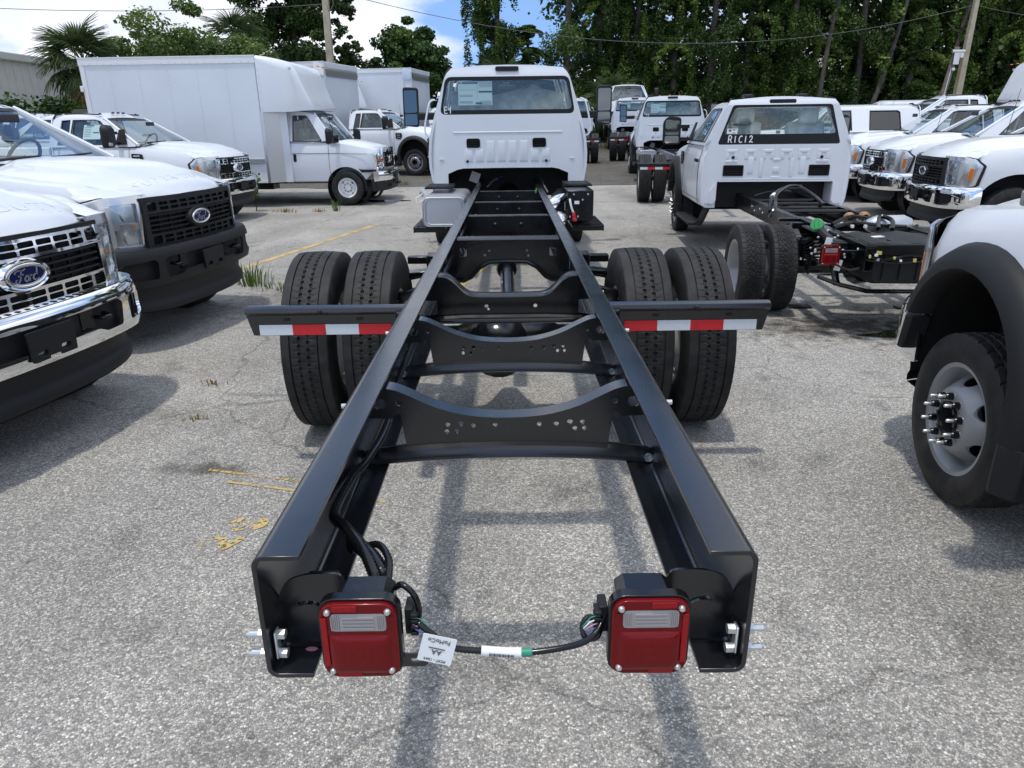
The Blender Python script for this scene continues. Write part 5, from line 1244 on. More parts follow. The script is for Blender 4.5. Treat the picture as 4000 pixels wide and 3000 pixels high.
def sd_mirrors(T):
    m0 = None
    for q in (-1, 1):
        mb = MB().loft([[(q*1.24+u*s, -.88+dy, 1.60+v*s) for u, v in smooth_poly([(-.13, -.19), (.13, -.19), (.135, .13), (.07, .20), (-.13, .19)] if q > 0 else [(-.13, -.19), (.13, -.19), (.13, .19), (-.07, .20), (-.135, .13)], .05)] for dy, s in ((0, 1), (.015, 1.03), (.08, .98), (.13, .72))])
        mb.box((q*1.06, -.84, 1.66), (.16, .07, .05)); mb.box((q*1.06, -.84, 1.48), (.18, .07, .05)); mb.loft([[(q*(.945-.09*s), -.74-w_, 1.46+.26*s) for w_ in (-.06+.06*s, .16-.06*s)]+[(q*(.965-.09*s), -.74-w_, 1.46+.26*s) for w_ in (.16-.06*s, -.06+.06*s)] for s in (0, 1)])
        o = mb.build('side_mirror', 'plastic', T, smooth=40)
        MB().plate(smooth_poly([(q*1.24-.105, 1.545), (q*1.24+.105, 1.545), (q*1.24+.105, 1.76), (q*1.24-.105, 1.76)], .03), [], .006, lambda u, v, t: (u, -.886+t, v)).build('mirror_glass', 'mirror', o)
        MB().plate(smooth_poly([(q*1.24-.105, 1.425), (q*1.24+.105, 1.425), (q*1.24+.105, 1.53), (q*1.24-.105, 1.53)], .03), [], .006, lambda u, v, t: (u, -.886+t, v)).build('mirror_glass', 'mirror', o)
        MB().box((q*1.31, -.755, 1.47), (.09, .03, .05)).build('mirror_lamp', 'clearlens', o, bev=.008)
        m0 = o
    return m0
def yfront(x): return interp(abs(x), [0, .35, .62, .78, .88, .95, .99, 1.01], [.895, .88, .845, .80, .745, .67, .57, .50])
def sd_lamps(T):
    for q in (-1, 1):
        cuts = [(0, x) for x in (.66, .70, .74, .78, .82, .86, .89, .92, .95, .97, .99)]
        out = smooth_poly([(.575, .765), (.90, .765), (.985, .82), (1.004, 1.08), (.965, 1.175), (.90, 1.20), (.56, 1.205), (.60, 1.160), (.655, 1.150), (.672, .812), (.575, .805)], .018)
        hole = smooth_poly([(.684, .815), (.875, .825), (.885, 1.145), (.684, 1.148)], .014)
        f = lambda u, v, t: (q*u, yfront(u)-.004+t-.02*((v-.98)/.22)**2, v)
        o = MB().plate(out, [], .03, lambda u, v, t: f(u, v, t-.03), cuts).build('headlight', 'satin', T, smooth=45)
        MB().plate(out, [hole], .024, f, cuts).build('bezel', 'satin', o, smooth=45, bev=.004)
        MB().grid(lambda u, v: (q*lerp(.665, .90, u), yfront(lerp(.665, .90, u))-.065, lerp(.80, 1.17, v)), [0, .3, .6, 1], [0, 1]).build('lamp_housing', 'dkplastic', o)
        MB().plate([(a*1.0, b) for a, b in smooth_poly([(.565, .755), (.905, .755), (.995, .812), (1.012, 1.085), (.970, 1.180), (.905, 1.203), (.585, 1.206), (.58, 1.15)], .018)], [], .01, lambda u, v, t: f(u, v, t-.035), cuts).build('lamp_seam', 'void', o, smooth=0)
        for zz in (1.065, .885):
            MB().lathe([(.0001, .0), (.04, .006), (.054, .018), (.064, .034)], 18, axis='y', c=(q*.75, yfront(.75)-.062, zz)).build('reflector', 'lampglass', o, smooth=60)
            MB().lathe([(.0001, .022), (.015, .020), (.024, .012), (.028, 0)], 14, axis='y', c=(q*.775, yfront(.775)-.062, zz)).build('projector', 'lens', o, smooth=60)
            for i in range(4): MB().box((q*(.70+.012*i), yfront(.71)-.04-.006*i, zz-.02), (.006, .03, .10)).build('reflector_facet', 'chrome', o)
        MB().plate(smooth_poly([(.688, .950), (.88, .955), (.88, 1.0), (.688, 1.0)], .008), [], .02, lambda u, v, t: f(u, v, t-.012), cuts).build('turn_signal', 'clearlens', o, smooth=40)
        MB().box((q*.725, yfront(.725)-.008, .975), (.05, .006, .018)).build('signal_bulb', 'amber', o)
        MB().plate(smooth_poly([(.966, .89), (.982, .89), (.988, 1.05), (.970, 1.05)], .006), [], .012, lambda u, v, t: f(u, v, t+.014), cuts).build('side_marker', 'amber', o, smooth=40)
        MB().plate(hole, [], .004, lambda u, v, t: f(u, v, t+.004), cuts).build('lens_cover', 'lens', o, smooth=45)
    return o
GC = [(0, x) for x in (-.55, -.45, -.35, -.25, -.15, -.05, .05, .15, .25, .35, .45, .55)]
def sd_grille(T, kind):
    f = lambda u, v, t: (u, yfront(u)+.012+t-.10*max(0, (v-1.04))-.0*(v-.9), v)
    back = MB().grid(lambda u, v: (u, yfront(u)-.035-.10*max(0, v-1.04), v), [-.66+.11*i for i in range(13)], [.76, .9, 1.04, 1.19]).build('grille', 'void', T)  # black sheet close behind the bars, paints the shade in the cells
    def band(z, hh, zoff, mat, nm, ext):
        cells = []
        for i in range(8):
            x = (-3.5+i)*.124
            if abs(x) > .45: continue
            for dz in (-.019, .019): cells.append(rr(x, z+dz, *((.107, .031) if kind == 'chrome' else (.100, .025)), .010, 3))
        for q in (-1, 1): cells.append(smooth_poly([(q*.515, z-.030), (q*.615, z-.030), (q*.607, z+.034), (q*.515, z+.034)] if q > 0 else [(q*.615, z-.030), (q*.515, z-.030), (q*.515, z+.034), (q*.607, z+.034)], .012))
        MB().plate(smooth_poly([(-.655, z-hh), (.655, z-hh), (.655, z+hh), (-.655, z+hh)], .02), cells, .030, f, GC).build(nm, mat, back, smooth=40, bev=.003)
        pm = MB()
        for q in (-1, 1):
            for i in range(7): pm.box((q*(.523+.0145*i), yfront(.56)-.004-.004*i, z), (.003, .01, .062))
            for i in range(4): pm.box((q*.565, yfront(.565)-.006, z-.022+.0145*i), (.10, .008, .003), ('Z', -q*.24))
        pm.build('mesh_insert', 'dkplastic', back, smooth=0)
    mat = 'chrome' if kind == 'chrome' else 'dkplastic'
    band(1.105, .052, 0, mat, 'upper_bar', 0); band(.845, .052, 0, mat, 'lower_bar', 0)
    for i in range(4):
        MB().plate(smooth_poly([(-.60, .918+.038*i), (.60, .918+.038*i), (.60, .931+.038*i), (-.60, .931+.038*i)], .004), [], .03, lambda u, v, t: f(u, v, t-.012), GC).build('slat', 'dkplastic', back, smooth=30)
    for i in range(9): MB().box((-.48+.12*i, yfront(.12*i-.48)-.01, .975), (.006, .02, .15)).build('slat_divider', 'dkplastic', back, smooth=0)
    vd = MB()
    for i in range(7):
        for q in (-1, 1): vd.box((q*(.50+.014*i), yfront(.55)-.006-.004*i, .975), (.003, .015, .14))
    vd.build('mesh_insert', 'dkplastic', back, smooth=0)
    fr = 'chrome' if kind == 'chrome' else 'plastic'
    for q in (-1, 1):
        MB().plate(smooth_poly([(q*.618, .79), (q*.665, .79), (q*.652, 1.158), (q*.612, 1.158)] if q > 0 else [(q*.665, .79), (q*.618, .79), (q*.612, 1.158), (q*.652, 1.158)], .008), [], .036, f).build('grille_frame', fr, back, smooth=40, bev=.004)
    MB().plate(smooth_poly([(-.66, 1.155), (.66, 1.155), (.66, 1.180), (-.66, 1.180)], .008), [], .05, lambda u, v, t: f(u, v, t-.015), GC).build('grille_frame', 'dkplastic', back, smooth=40)
    MB().plate(smooth_poly([(-.66, .765), (.66, .765), (.66, .795), (-.66, .795)], .008), [], .05, lambda u, v, t: f(u, v, t-.01), GC).build('grille_frame', fr if kind == 'chrome' else 'dkplastic', back, smooth=40)
    # oval badge
    yb = yfront(0)+.035; cz = .975
    MB().lathe([(.0001, .0), (1, 0), (1.05, -.3), (1.1, -1)], 32, axis='y').xform(Matrix.Translation((0, yb, cz)) @ Matrix.Diagonal((.158, .035, .082, 1))).build('badge_mount', 'plastic' if kind != 'chrome' else 'chrome', back, smooth=50)
    ring = MB().tube([(.128*cos(a), yb+.006, cz+.056*sin(a)) for a in [2*pi*i/36 for i in range(36)]], .0085, 8, closed=True)
    if kind == 'chrome': ring.loft([[(s*cos(a)*.158, yb+dy, cz+s*sin(a)*.082) for a in [2*pi*i/36 for i in range(36)]] for s, dy in ((1.0, .0), (.93, .014), (.83, .012))], caps=False)
    ring.build('badge_ring', 'chrome', back, smooth=60)
    MB().plate(ell(0, 0, .125, .053, 36), [], .008, lambda u, v, t: (u, yb+.004+t, cz+v)).build('badge_oval', 'blue', back)
    sc = MB()
    for st in ford_script():
        Pn = spline([(a, b, 0) for a, b in st], 3)
        ribbon(sc, [(p.x, p.y) for p in Pn], .095, lambda u, v: (-(u-.63)*.112, yb+.0095, cz-.036+v*.074))
    for i in range(1): sc.tube([(.113*cos(a), yb+.009, cz+.0455*sin(a)) for a in [2*pi*i/36 for i in range(36)]], .0016, 5, closed=True)
    sc.build('badge_script', 'satin', back, smooth=0)
    return back
def bump_path():
    return [Vector(p) for p in spline([(-1.005, .44, 0), (-1.01, .60, 0), (-.975, .74, 0), (-.88, .845, 0), (-.72, .915, 0), (-.4, .965, 0), (0, .98, 0), (.4, .965, 0), (.72, .915, 0), (.88, .845, 0), (.975, .74, 0), (1.01, .60, 0), (1.005, .44, 0)], 8)]
def sd_bumper(T, kind):
    Pth = bump_path(); d = [0]
    for a, b in zip(Pth, Pth[1:]): d.append(d[-1]+(b-a).length)
    d = [x-d[-1]/2 for x in d]; smax = d[-1]; px = [p.x for p in Pth]; py_ = [p.y for p in Pth]
    def at(s, off):
        x = np.interp(s, d, px); y = np.interp(s, d, py_); e = .01
        tx = np.interp(s+e, d, px)-np.interp(s-e, d, px); ty = np.interp(s+e, d, py_)-np.interp(s-e, d, py_); l = math.hypot(tx, ty) or 1
        return x-ty/l*off, y+tx/l*off
    zc, hh = .64, .16
    def f(u, v, t):
        k = (v-zc)/hh; x, y = at(u, t-.03*abs(k)**4+(.02 if k > .35 else 0)*0); return (x, y, v)
    mat = 'chrome' if kind == 'chrome' else 'plastic'
    holes = [smooth_poly([(-.60, .555), (-.44, .555), (-.37, .585), (.37, .585), (.44, .555), (.60, .555), (.625, .69), (.585, .715), (-.585, .715), (-.625, .69)], .02, 3)]
    for q in (-1, 1):
        hq = [(.70, .558), (.95, .568), (.985, .60), (.985, .68), (.965, .70), (.72, .712), (.69, .69)]
        holes.append(smooth_poly([(q*a, b) for a, b in (hq if q > 0 else hq[::-1])], .02, 3))
    cuts = [(0, -1.2+.08*i) for i in range(31)]+[(1, z) for z in (.49, .505, .525, .545, .73, .75, .77, .785)]
    o = MB().plate(smooth_poly([(-smax, .50), (smax, .50), (smax, .795), (-smax, .795)], .05), holes, .02, f, cuts).build('front_bumper', mat, T, smooth=50)
    def top(u, v): x, y = at(u, -.03-.16*v); return (x, y, .797+.006*v)
    ss = [-smax+2*smax*i/40 for i in range(41)]
    MB().grid(top, ss, [0, .15, .4, .7, 1]).build('bumper_top', mat, o, smooth=50)
    sp = MB().grid(lambda u, v: (u, np.interp(u, px, py_)-.05-.11*v if abs(u) < .9 else .8,   .785+.006*v), [-.56+.04*i for i in range(29)], [0, 1]); sp.build('step_pad', 'plastic', o, smooth=0)
    rb = MB()
    for i in range(18): rb.box((-.51+.06*i, .90, .797), (.02, .06, .008))
    rb.build('step_rib', 'plastic', o, smooth=0)
    MB().loft([[(x, *yz) for yz in ((np.interp(x, px, py_)-.05, .74), (np.interp(x, px, py_)-.05, .53), (np.interp(x, px, py_)-.12, .53), (np.interp(x, px, py_)-.12, .74))] for x in [-.93+.155*i for i in range(13)]]).build('bumper_backing', 'void', o, smooth=0)
    for q in (-1, 1):
        hk = MB().tube(spline([(q*.49, .84, .65), (q*.49, .93, .645), (q*.47, .975, .64), (q*.44, .975, .638), (q*.42, .93, .64), (q*.42, .84, .65)], 4), .013, 7); hk.box((q*.34, .90, .65), (.10, .06, .12)); hk.build('tow_hook', 'castblack', o)
    # number-plate bracket
    MB().plate(smooth_poly([(-.15, .535), (-.04, .535), (-.04, .55), (.04, .55), (.04, .535), (.15, .535), (.16, .70), (-.16, .70)], .012), [rr(q*.08, .575, .07, .03, .012) for q in (-1, 1)], .012, lambda u, v, t: (u, 1.0+t, v)).build('plate_bracket', 'plastic', o, bev=.003)
    # air dam
    def dam(u, v):
        k = interp(v, [0, .2, .45, .75, .9, 1], [0, .2, .45, .75, .9, 1]); xx = u*lerp(.93, .90, v); y = np.interp(xx, px, py_)-.085-.03*v+.045*sstep(.55, .9, v)-.05*u**6
        return (xx, y, lerp(.515, .27+.05*u**4, v))
    us = [-1+2*i/24 for i in range(25)]
    dm = MB().grid(dam, us, [0, .15, .3, .5, .62, .70, .80, .92, 1]); dm.grid(lambda u, v: (lambda p: (p[0], p[1]-.12*v, p[2]-.005))(dam(u, 1)), us, [0, 1])
    dm.build('air_dam', 'plastic', o, smooth=50)
    return o
def sd_wheels(T, kind, wb):
    r = .41 if kind == 'pickup' else .40
    for q in (-1, 1):
        if kind == 'pickup':
            for y in (0, -wb):
                w = rim_obj('pickup', T, q*.87, y, r, q, 'rim', .225, .20); tyre_obj('pk', w, 0, 0, 0, r=.41, w=.265, rb=.23, pattern='plain')
        else:
            w = rim_obj('convex', T, q*.90, 0, r, q, 'rim', .25, .19); tyre_obj('as', w, 0, 0, 0, r=.405, w=.235, rb=.256, pattern='allseason'); studs(w, .25)
            for xc, sd in ((q*1.085, q), (q*.80, -q)):
                w = rim_obj('concave', T, xc, -wb, r, sd, 'rim', .25, .19); tyre_obj('zz', w, 0, 0, 0, r=.405, w=.235, rb=.256, pattern='zigzag')
def studs(w, rb):
    k = 1
    for i in range(10):
        a = 2*pi*(i+.5)/10; y, z = .112*cos(a), .112*sin(a)
        def mk(T):
            o = MB().tube([(.124, 0, 0), (.136, 0, 0), (.138, 0, 0), (.148, 0, 0), (.150, 0, 0), (.158, 0, 0)], [.019, .019, .015, .0155, .0145, .0125], 10).build('lug_nut', 'castblack', T)
            return o
        o = part('lugnut', w, mk); o.location = (0, y, z)
        o = part('stud', w, lambda T: MB().tube([(.155, 0, 0), (.184, 0, 0), (.188, 0, 0)], [.0085, .0085, .006], 10).build('stud', 'zinc', T)); o.location = (0, y, z)
        o = part('washer', w, lambda T: MB().cyl((.117, 0, 0), (.126, 0, 0), .021, 14).build('washer', 'satin', T)); o.location = (0, y, z)
    hub = part('hub', w, lambda T: MB().lathe([(.086, .125), (.080, .132), (.070, .128), (.066, .09), (.066, -.02), (.0001, -.02)], 28).build('hub', 'void', T))
    for i in range(8):
        a = 2*pi*i/8; o = part('tooth', w, lambda T: MB().box((.128, .078, 0), (.020, .016, .024)).build('hub_tooth', 'castblack', T, bev=.002)); o.rotation_euler = (a, 0, 0)
def sd_flares(T):
    o0 = None
    for q in (-1, 1):
        rings = []
        for i in range(25):
            a = radians(22+172*i/24); c, s = cos(a), sin(a)
            rings.append([(q*x, r*c, .62+r*s) for x, r in ((.975, .455), (1.06, .462), (1.085, .475), (1.082, .515), (1.055, .56), (1.005, .59), (.975, .585))])
        o0 = MB().loft(rings).build('fender_flare', 'plastic', T, smooth=50)
        for sy in (-1, 1):
            MB().loft([[(q*x, sy*y, z) for x, y in ((.97, .415 if z > .7 else .46), (1.075, .42 if z > .7 else .465), (1.085, .46 if z > .7 else .50), (1.03, .55 if z > .7 else .58), (.96, .55 if z > .7 else .58))] for z in ((.785, .60) if sy > 0 else (.50, .28))]+[[(q*x, sy*y*.97, .22) for x, y in ((.97, .49), (1.06, .495), (1.06, .55), (1.02, .61), (.96, .61))]][:0]).build('flare_extension', 'plastic', T, smooth=30, bev=.01)
    return o0
def sd_frame(T, wb, tail):
    m = MB()
    for q in (-1, 1):
        m.loft([[(q*x, y, z) for x, z in ((.432, .585), (.432, .775), (.36, .775), (.36, .766), (.424, .766), (.424, .594), (.36, .594), (.36, .585))] for y in (.6, -wb-tail)])
    o = m.build('frame_rail', 'castblack', T, smooth=30, bev=.003)
    c = MB()
    for y in (.3, -.6, -1.4, -2.5, -3.1, -3.6, -wb+.45, -wb-tail+.12):
        if y < -wb-tail: continue
        c.box((0, y, .72), (.84, .07, .07))
    c.box((0, -.9, .62), (.45, 1.6, .25)); c.tube([(-.75, 0, .40), (.75, 0, .40)], .06, 10); c.tube([(-.75, -wb, .41), (.75, -wb, .41)], .065, 10); c.lathe([(.0001, -.17), (.12, -.13), (.17, 0), (.1, .15), (.06, .2)], 14, axis='y', c=(0, -wb, .41))
    c.tube([(0, -1.6, .55), (0, -wb, .42)], .045, 10)
    c.build('crossmember', 'castblack', T, smooth=35)
    return o
def sd_bed(T, cab, wb):
    P = sd_cabP(cab); y0 = P['yr']-.03; y1 = -wb-1.15
    def ring(y):
        h = [(.80, .62), (.96, .62), (.995, .75), (1.0, 1.05), (.985, 1.25), (.95, 1.40), (.90, 1.43), (.83, 1.43), (.83, .85)]
        return h
    m = MB()
    for q in (-1, 1): m.loft([[(q*x, y, z) for x, z in ring(y)] for y in (y0, (y0+y1)/2, y1)])
    m.box((0, y1+.04, 1.08), (1.64, .07, .66)); m.box((0, y0-.03, 1.12), (1.64, .05, .6)); m.box((0, (y0+y1)/2, .83), (1.66, y0-y1-.1, .05))
    o = m.build('cargo_bed', 'white', T, smooth=40)
    cut = [MB().cyl((q*.7, -wb, .42), (q*1.3, -wb, .42), .50, 30).build('cutter', 'void', None, smooth=0) for q in (-1, 1)]
    boolean_cut(o, cut)
    for q in (-1, 1): MB().box((q*.97, y1+.0, 1.22), (.07, .06, .34)).build('taillight', 'red', o, bev=.012)
    MB().box((0, y1-.10, .62), (1.9, .14, .14)).build('rear_bumper', 'chrome', o, bev=.03)
    return o
def sd_truck(label, loc, deg, grille='black', bumper='chrome', cab='regular', style='pickup', markers=True, wb=3.6, group='white heavy pickups parked in rows', tail=1.1, rear='plain', bed=True, antenna=True, mirrors='LR', name='pickup_truck', cat='pickup truck', seat='interior'):
    T = thing(name, label, cat, (loc[0], loc[1], gh(loc[1])), radians(deg), group)
    part('body_'+cab+style, T, lambda t: sd_body(t, cab, *((.62, .478) if style == 'dually' else (.46, .54)))); part('cab_'+cab+rear+str(markers)+seat, T, lambda t: sd_cab(t, cab, markers, rear, seat))
    for q in (0, 1):
        pass
    if 'mirR' in CACHE:
        for k in ('mirL', 'mirR'):
            if k[-1] in mirrors: part(k, T, None)
    else:
        sd_mirrors(T); ms = [c for c in kids(T) if c.name.startswith('side_mirror')]; CACHE['mirL'], CACHE['mirR'] = ms
    if 'lampR' in CACHE:
        for k in ('lampL', 'lampR'): part(k, T, None)
    else:
        sd_lamps(T); ms = [c for c in kids(T) if c.name.startswith('headlight')]; CACHE['lampL'], CACHE['lampR'] = ms
    part('grille_'+grille, T, lambda t: sd_grille(t, grille)); part('bumper_'+bumper, T, lambda t: sd_bumper(t, bumper))
    sd_wheels(T, style, wb)
    part('frame_%g_%g' % (wb, tail), T, lambda t: sd_frame(t, wb, tail))
    if style == 'dually':
        if 'fl0' in CACHE:
            for k in range(6): part('fl%d' % k, T, None)
        else:
            sd_flares(T); ms = [c for c in kids(T) if c.name.startswith('f') and ('flare' in c.name)]
            for k, c in enumerate(ms): CACHE['fl%d' % k] = c
    if bed and style == 'pickup': part('bed_%s_%g' % (cab, wb), T, lambda t: sd_bed(t, cab, wb))
    for k in kids(T):
        if k.name.split('.')[0] in ('headlight', 'grille', 'front_bumper'): k.location.z = .022
    if antenna: part('antenna', T, lambda t: MB().tube([(.80, -.42, 1.43), (.80, -.50, 2.15)], [.006, .003], 5).build('antenna', 'dkplastic', t))
    return T

def f550_detail():
    """the chassis cab to the right, seen from behind"""
    wb = 5.55; hd = -4.9; c, s = cos(radians(hd)), sin(radians(hd)); ra = (3.33, 6.68)
    front = (ra[0]-s*wb, ra[1]+c*wb)
    T = sd_truck('white chassis cab with R1C12 on its rear window and bare black frame', front, hd, 'chrome', 'chrome', 'regular', 'dually', False, wb, 'heavy duty chassis cabs', 1.15, 'detail', False, False, 'LR', 'chassis_cab_truck', 'truck', 'plasticwrap')
    cab = [k for k in kids(T) if k.name.startswith('cab_shell')][0]
    yr = -2.2
    wm = MB(); write(wm, 'R1C12', -.66, 1.455, .085, lambda u, v: (u, yr-.0235, v), .013, adv=.80); wm.build('marker_writing', 'chalk', cab, smooth=0)
    lb = MB().box((-.62, yr-.0245, 1.60), (.135, .003, .065)).build('paper_label', 'paper', cab, smooth=0)
    ik = MB(); ik.box((-.62, yr-.0265, 1.625), (.11, .001, .004)); ik.box((-.60, yr-.0265, 1.612), (.03, .001, .008)); ik.box((-.65, yr-.0265, 1.605), (.035, .001, .02)); ik.box((-.60, yr-.0265, 1.578), (.04, .001, .006)); ik.build('label_print', 'ink', cab, smooth=0)
    MB().box((.05, yr+.25, 1.58), (.05, .03, .04)).build('orange_tag', 'amber', cab)
    L = lambda x, y, z: (x, -wb+y, z)
    # rails with bolts, kick-up plates, outriggers
    for q in (-1, 1):
        m = MB().loft([[L(q*x, y, z) for x, z in ((.436, .60), (.436, .79), (.345, .79), (.345, .782), (.436, .782))] for y in (-1.15, .75)])
        for c_, d_ in ((L(q*.50, .45, .70), (.12, .10, .14)), (L(q*.52, -.75, .70), (.16, .12, .12)), (L(q*.47, .05, .76), (.09, .35, .02)), (L(q*.56, .0, .62), (.12, .16, .12)), (L(q*.53, .62, .775), (.22, .07, .03))): MB().box(c_, d_).build('bracket', 'castblack', T, smooth=30, bev=.004)
        MB().plate([(q*.44, .64), (q*.62, .70), (q*.44, .78)], [], .01, lambda u, v, t: L(u, .62+t, v)).build('gusset', 'castblack', T)
        m.build('frame_doubler', 'castblack', T, smooth=30, bev=.004)
        for (y, z) in ((2.6, .70), (2.45, .66), (2.2, .71), (2.05, .68), (1.2, .70), (1.05, .72), (1.0, .66), (.9, .70), (.3, .73), (-.2, .70), (-.5, .72), (-.9, .70), (-1.0, .74)):
            o = part('fbolt', T, lambda t: MB().lathe([(.0001, .010), (.007, .009), (.011, .004), (.012, 0)], 8, axis='x').build('bolt', 'bolt', t)); o.location = L(q*.436, y, z); o.rotation_euler = (0, 0, 0 if q > 0 else pi)
        sp = MB()
        for i in range(7): sp.loft([[L(q*.56+dx, Ls*(.75-.07*i), .56-.016*i*0+.018*i+.09*Ls*Ls+dz-.05) for dx, dz in ((-.04, 0), (.04, 0), (.04, .013), (-.04, .013))] for Ls in (-1, -.5, 0, .5, 1)])
        for y in (-.1, .1): sp.tube([L(q*.51, y, .36), L(q*.51, y, .70), L(q*.61, y, .70), L(q*.61, y, .36)], .011, 6)
        sp.build('leaf_spring', 'castblack', T, smooth=30)
        sh = MB().tube([L(q*.40, -.55, .36), L(q*.42, -.25, .72)], .03, 10); sh.build('shock_absorber', 'castblack', T)
        tl = taillight(T, *L(q*.655, -1.02, .695), .155, .17, -1 if q < 0 else 1)
        MB().tube([L(q*.436, -1.0, .72), L(q*.62, -.98, .72)], .012, 6).build('lamp_bracket', 'castblack', T)
        MB().loft([[L(q*x, y, z) for y, z in ((.0, .0), (.10, 0), (.10, .02), (0, .02))] for x in (.4, .6)]).build('bracket', 'castblack', T)
        # running board
        st = MB().box((q*.99, -1.45, .37), (.20, 1.25, .05)); st.tube([(q*.95, -2.05, .37), (q*.93, -2.15, .42), (q*.86, -2.15, .60)], .05, 8); st.build('running_board', 'plastic', T, bev=.015)
        MB().plate([(-.63, .30), (-.52, .28), (-.50, .75), (-.58, .75)], [], .16, lambda u, v, t: (q*(.88+t), u, v)).build('mud_guard', 'plastic', T)
        MB().plate(smooth_poly([(.77, .70), (.80, .66), (.86, .66), (.86, .82), (.77, .95)], .01), [], .02, lambda u, v, t: (q*u, yr-.035+t, v)).build('cab_corner', 'white', T)
    MB().tube([L(-.52, -.42, .40), L(-.40, -.62, .37), L(-.2, -.72, .335), L(.30, -.72, .335), L(.36, -.66, .39), L(.52, -.42, .41)], .020, 8).build('sway_bar', 'castblack', T)
    for i, y in enumerate((2.75, 2.3, 1.85, 1.5)):
        MB().tube([L(-.40, y, .755), L(.40, y, .755)], .022, 8).build('crossmember', 'castblack', T)
    tk = MB().loft([[L(x, y, z) for x, z in rr(0, z0, 2*w, h, .05, 3)] for y, w, z0, h in ((-.30, .34, .62, .25), (-.34, .355, .62, .28), (-1.04, .355, .615, .29), (-1.10, .34, .62, .26))])
    t0 = tk.build('fuel_tank', 'plastic', T, smooth=35)
    rg = MB()
    for i in range(5): rg.box(L(-.26+.13*i, -1.105, .62), (.012, .02, .22))
    for i in range(4): rg.box(L(-.24+.16*i, -.7, .765), (.02, .62, .012))
    rg.build('tank_rib', 'plastic', t0, bev=.004)
    cm = MB().box(L(0, -1.13, .755), (.86, .03, .075)); cm.box(L(0, -1.10, .795), (.86, .09, .008)); cm.build('rear_crossmember', 'castblack', T, bev=.004)
    MB().grid(lambda u, v: L(u, v, .772+.022*math.exp(-((u-.12)/.10)**2)+.018*math.exp(-((u+.22)/.06)**2)*(v > -.95)-.015*math.exp(-((v+.72)/.05)**2)), [-.43+.043*i for i in range(21)], [-.34-.04*i for i in range(20)]).build('tank_shield', 'plastic', T, smooth=60)
    for i, (x, y, z, w) in enumerate(((-.15, -.62, .782, .07), (.15, -.8, .785, .06))): MB().box(L(x, y, z), (w*1.6, .05, .01), ('Z', .4)).build('tank_label', 'paper' if i == 0 else 'plastic', T)
    # small coloured fittings
    gc = MB().lathe([(.0001, .03), (.052, .028), (.056, .02), (.056, -.01)], 16, axis='y'); gc.box((0, .034, 0), (.03, .02, .10)); gc.xform(Matrix.Translation(L(-.62, -.52, .865)) @ Matrix.Rotation(radians(150), 4, 'X') @ Matrix.Rotation(.5, 4, 'Z'))
    gc.build('filler_cap', 'greencap', T, bev=.004)
    MB().tube(spline([L(-.61, -.50, .85), L(-.58, -.6, .80), L(-.52, -.68, .75), L(-.40, -.72, .72)], 4), .034, 8).build('filler_neck', 'plastic', T)
    for x, y in ((-.06, .30), (.10, .36)):
        m = MB().lathe([(.0001, .045), (.03, .043), (.05, .03), (.055, 0), (.03, -.04)], 14, axis='y', c=L(x, y, .83)); m.box(L(x, y+.03, .78), (.11, .05, .05)); m.build('brass_valve', 'rust', T, bev=.005)
    MB().lathe([(.0001, -.22), (.05, -.20), (.085, -.12), (.09, .12), (.06, .19), (.0001, .21)], 16, axis='x', c=L(.20, .02, .80)).build('muffler', 'alu', T, smooth=60)
    rnd = random.Random(3)
    def cable(nm, P, r, mat='castblack'): MB().tube(spline([L(*p) for p in P], 5), r, 7).build(nm, mat, T)
    cable('cable', [(-.60, 1.10, .80), (-.48, 1.55, .90), (-.25, 1.95, .97), (.0, 2.15, .96), (.15, 2.0, .86), (.17, 1.8, .80)], .022)
    cable('cable', [(-.62, 1.05, .74), (-.54, 1.15, .86), (-.42, 1.6, .93), (-.2, 1.98, .99), (.02, 2.18, .975)], .018)
    cable('cable', [(-.35, 2.9, .80), (-.2, 3.0, .83), (.0, 2.95, .86), (.15, 3.05, .84)], .012)
    cable('cable', [(-.30, .05, .80), (-.1, .15, .86), (.1, .05, .84), (.3, .12, .82)], .018)
    cable('cable', [(-.35, -.15, .80), (-.15, -.05, .83), (.05, -.18, .82), (.3, -.1, .80)], .016)
    cable('cable', [(0, -.25, .80), (.08, -.05, .88), (.15, -.15, .86), (.1, -.3, .80)], .020)
    cable('cable', [(-.42, -1.15, .72), (-.3, -1.17, .68), (-.1, -1.16, .715), (.1, -1.17, .70), (.3, -1.16, .73), (.42, -1.15, .72)], .010)
    cable('cable', [(-.42, -1.15, .68), (-.2, -1.17, .66), (.0, -1.16, .67), (.25, -1.17, .66), (.42, -1.15, .68)], .008)
    cable('cable', [(-.60, -.96, .62), (-.50, -1.04, .58), (-.42, -1.08, .62), (-.43, -1.05, .72)], .008)
    MB().tube([L(-.475, 1.57, .912), L(-.43, 1.65, .93)], .024, 8).build('cable_tape', 'paper', T)
    for i in range(26):
        x = rnd.uniform(-.42, .40); y = rnd.uniform(-.25, .25) if i < 14 else -1.165; z = .81 if i < 14 else rnd.uniform(.66, .74)
        MB().box(L(x, y, z), (rnd.uniform(.015, .04), rnd.uniform(.012, .03), rnd.uniform(.012, .03)), ('Z', rnd.uniform(0, 3))).build('connector', rnd.choice(['paper', 'zinc', 'yellowtag', 'plastic', 'paper']), T, smooth=0)
    for i in range(18):
        MB().lathe([(.0001, -.012), (.007, -.011), (.011, -.005), (.011, .006)], 8, axis='y', c=L(rnd.uniform(-.66, -.45), rnd.uniform(-.9, -.3), rnd.uniform(.62, .82))).build('bolt', 'bolt', T)
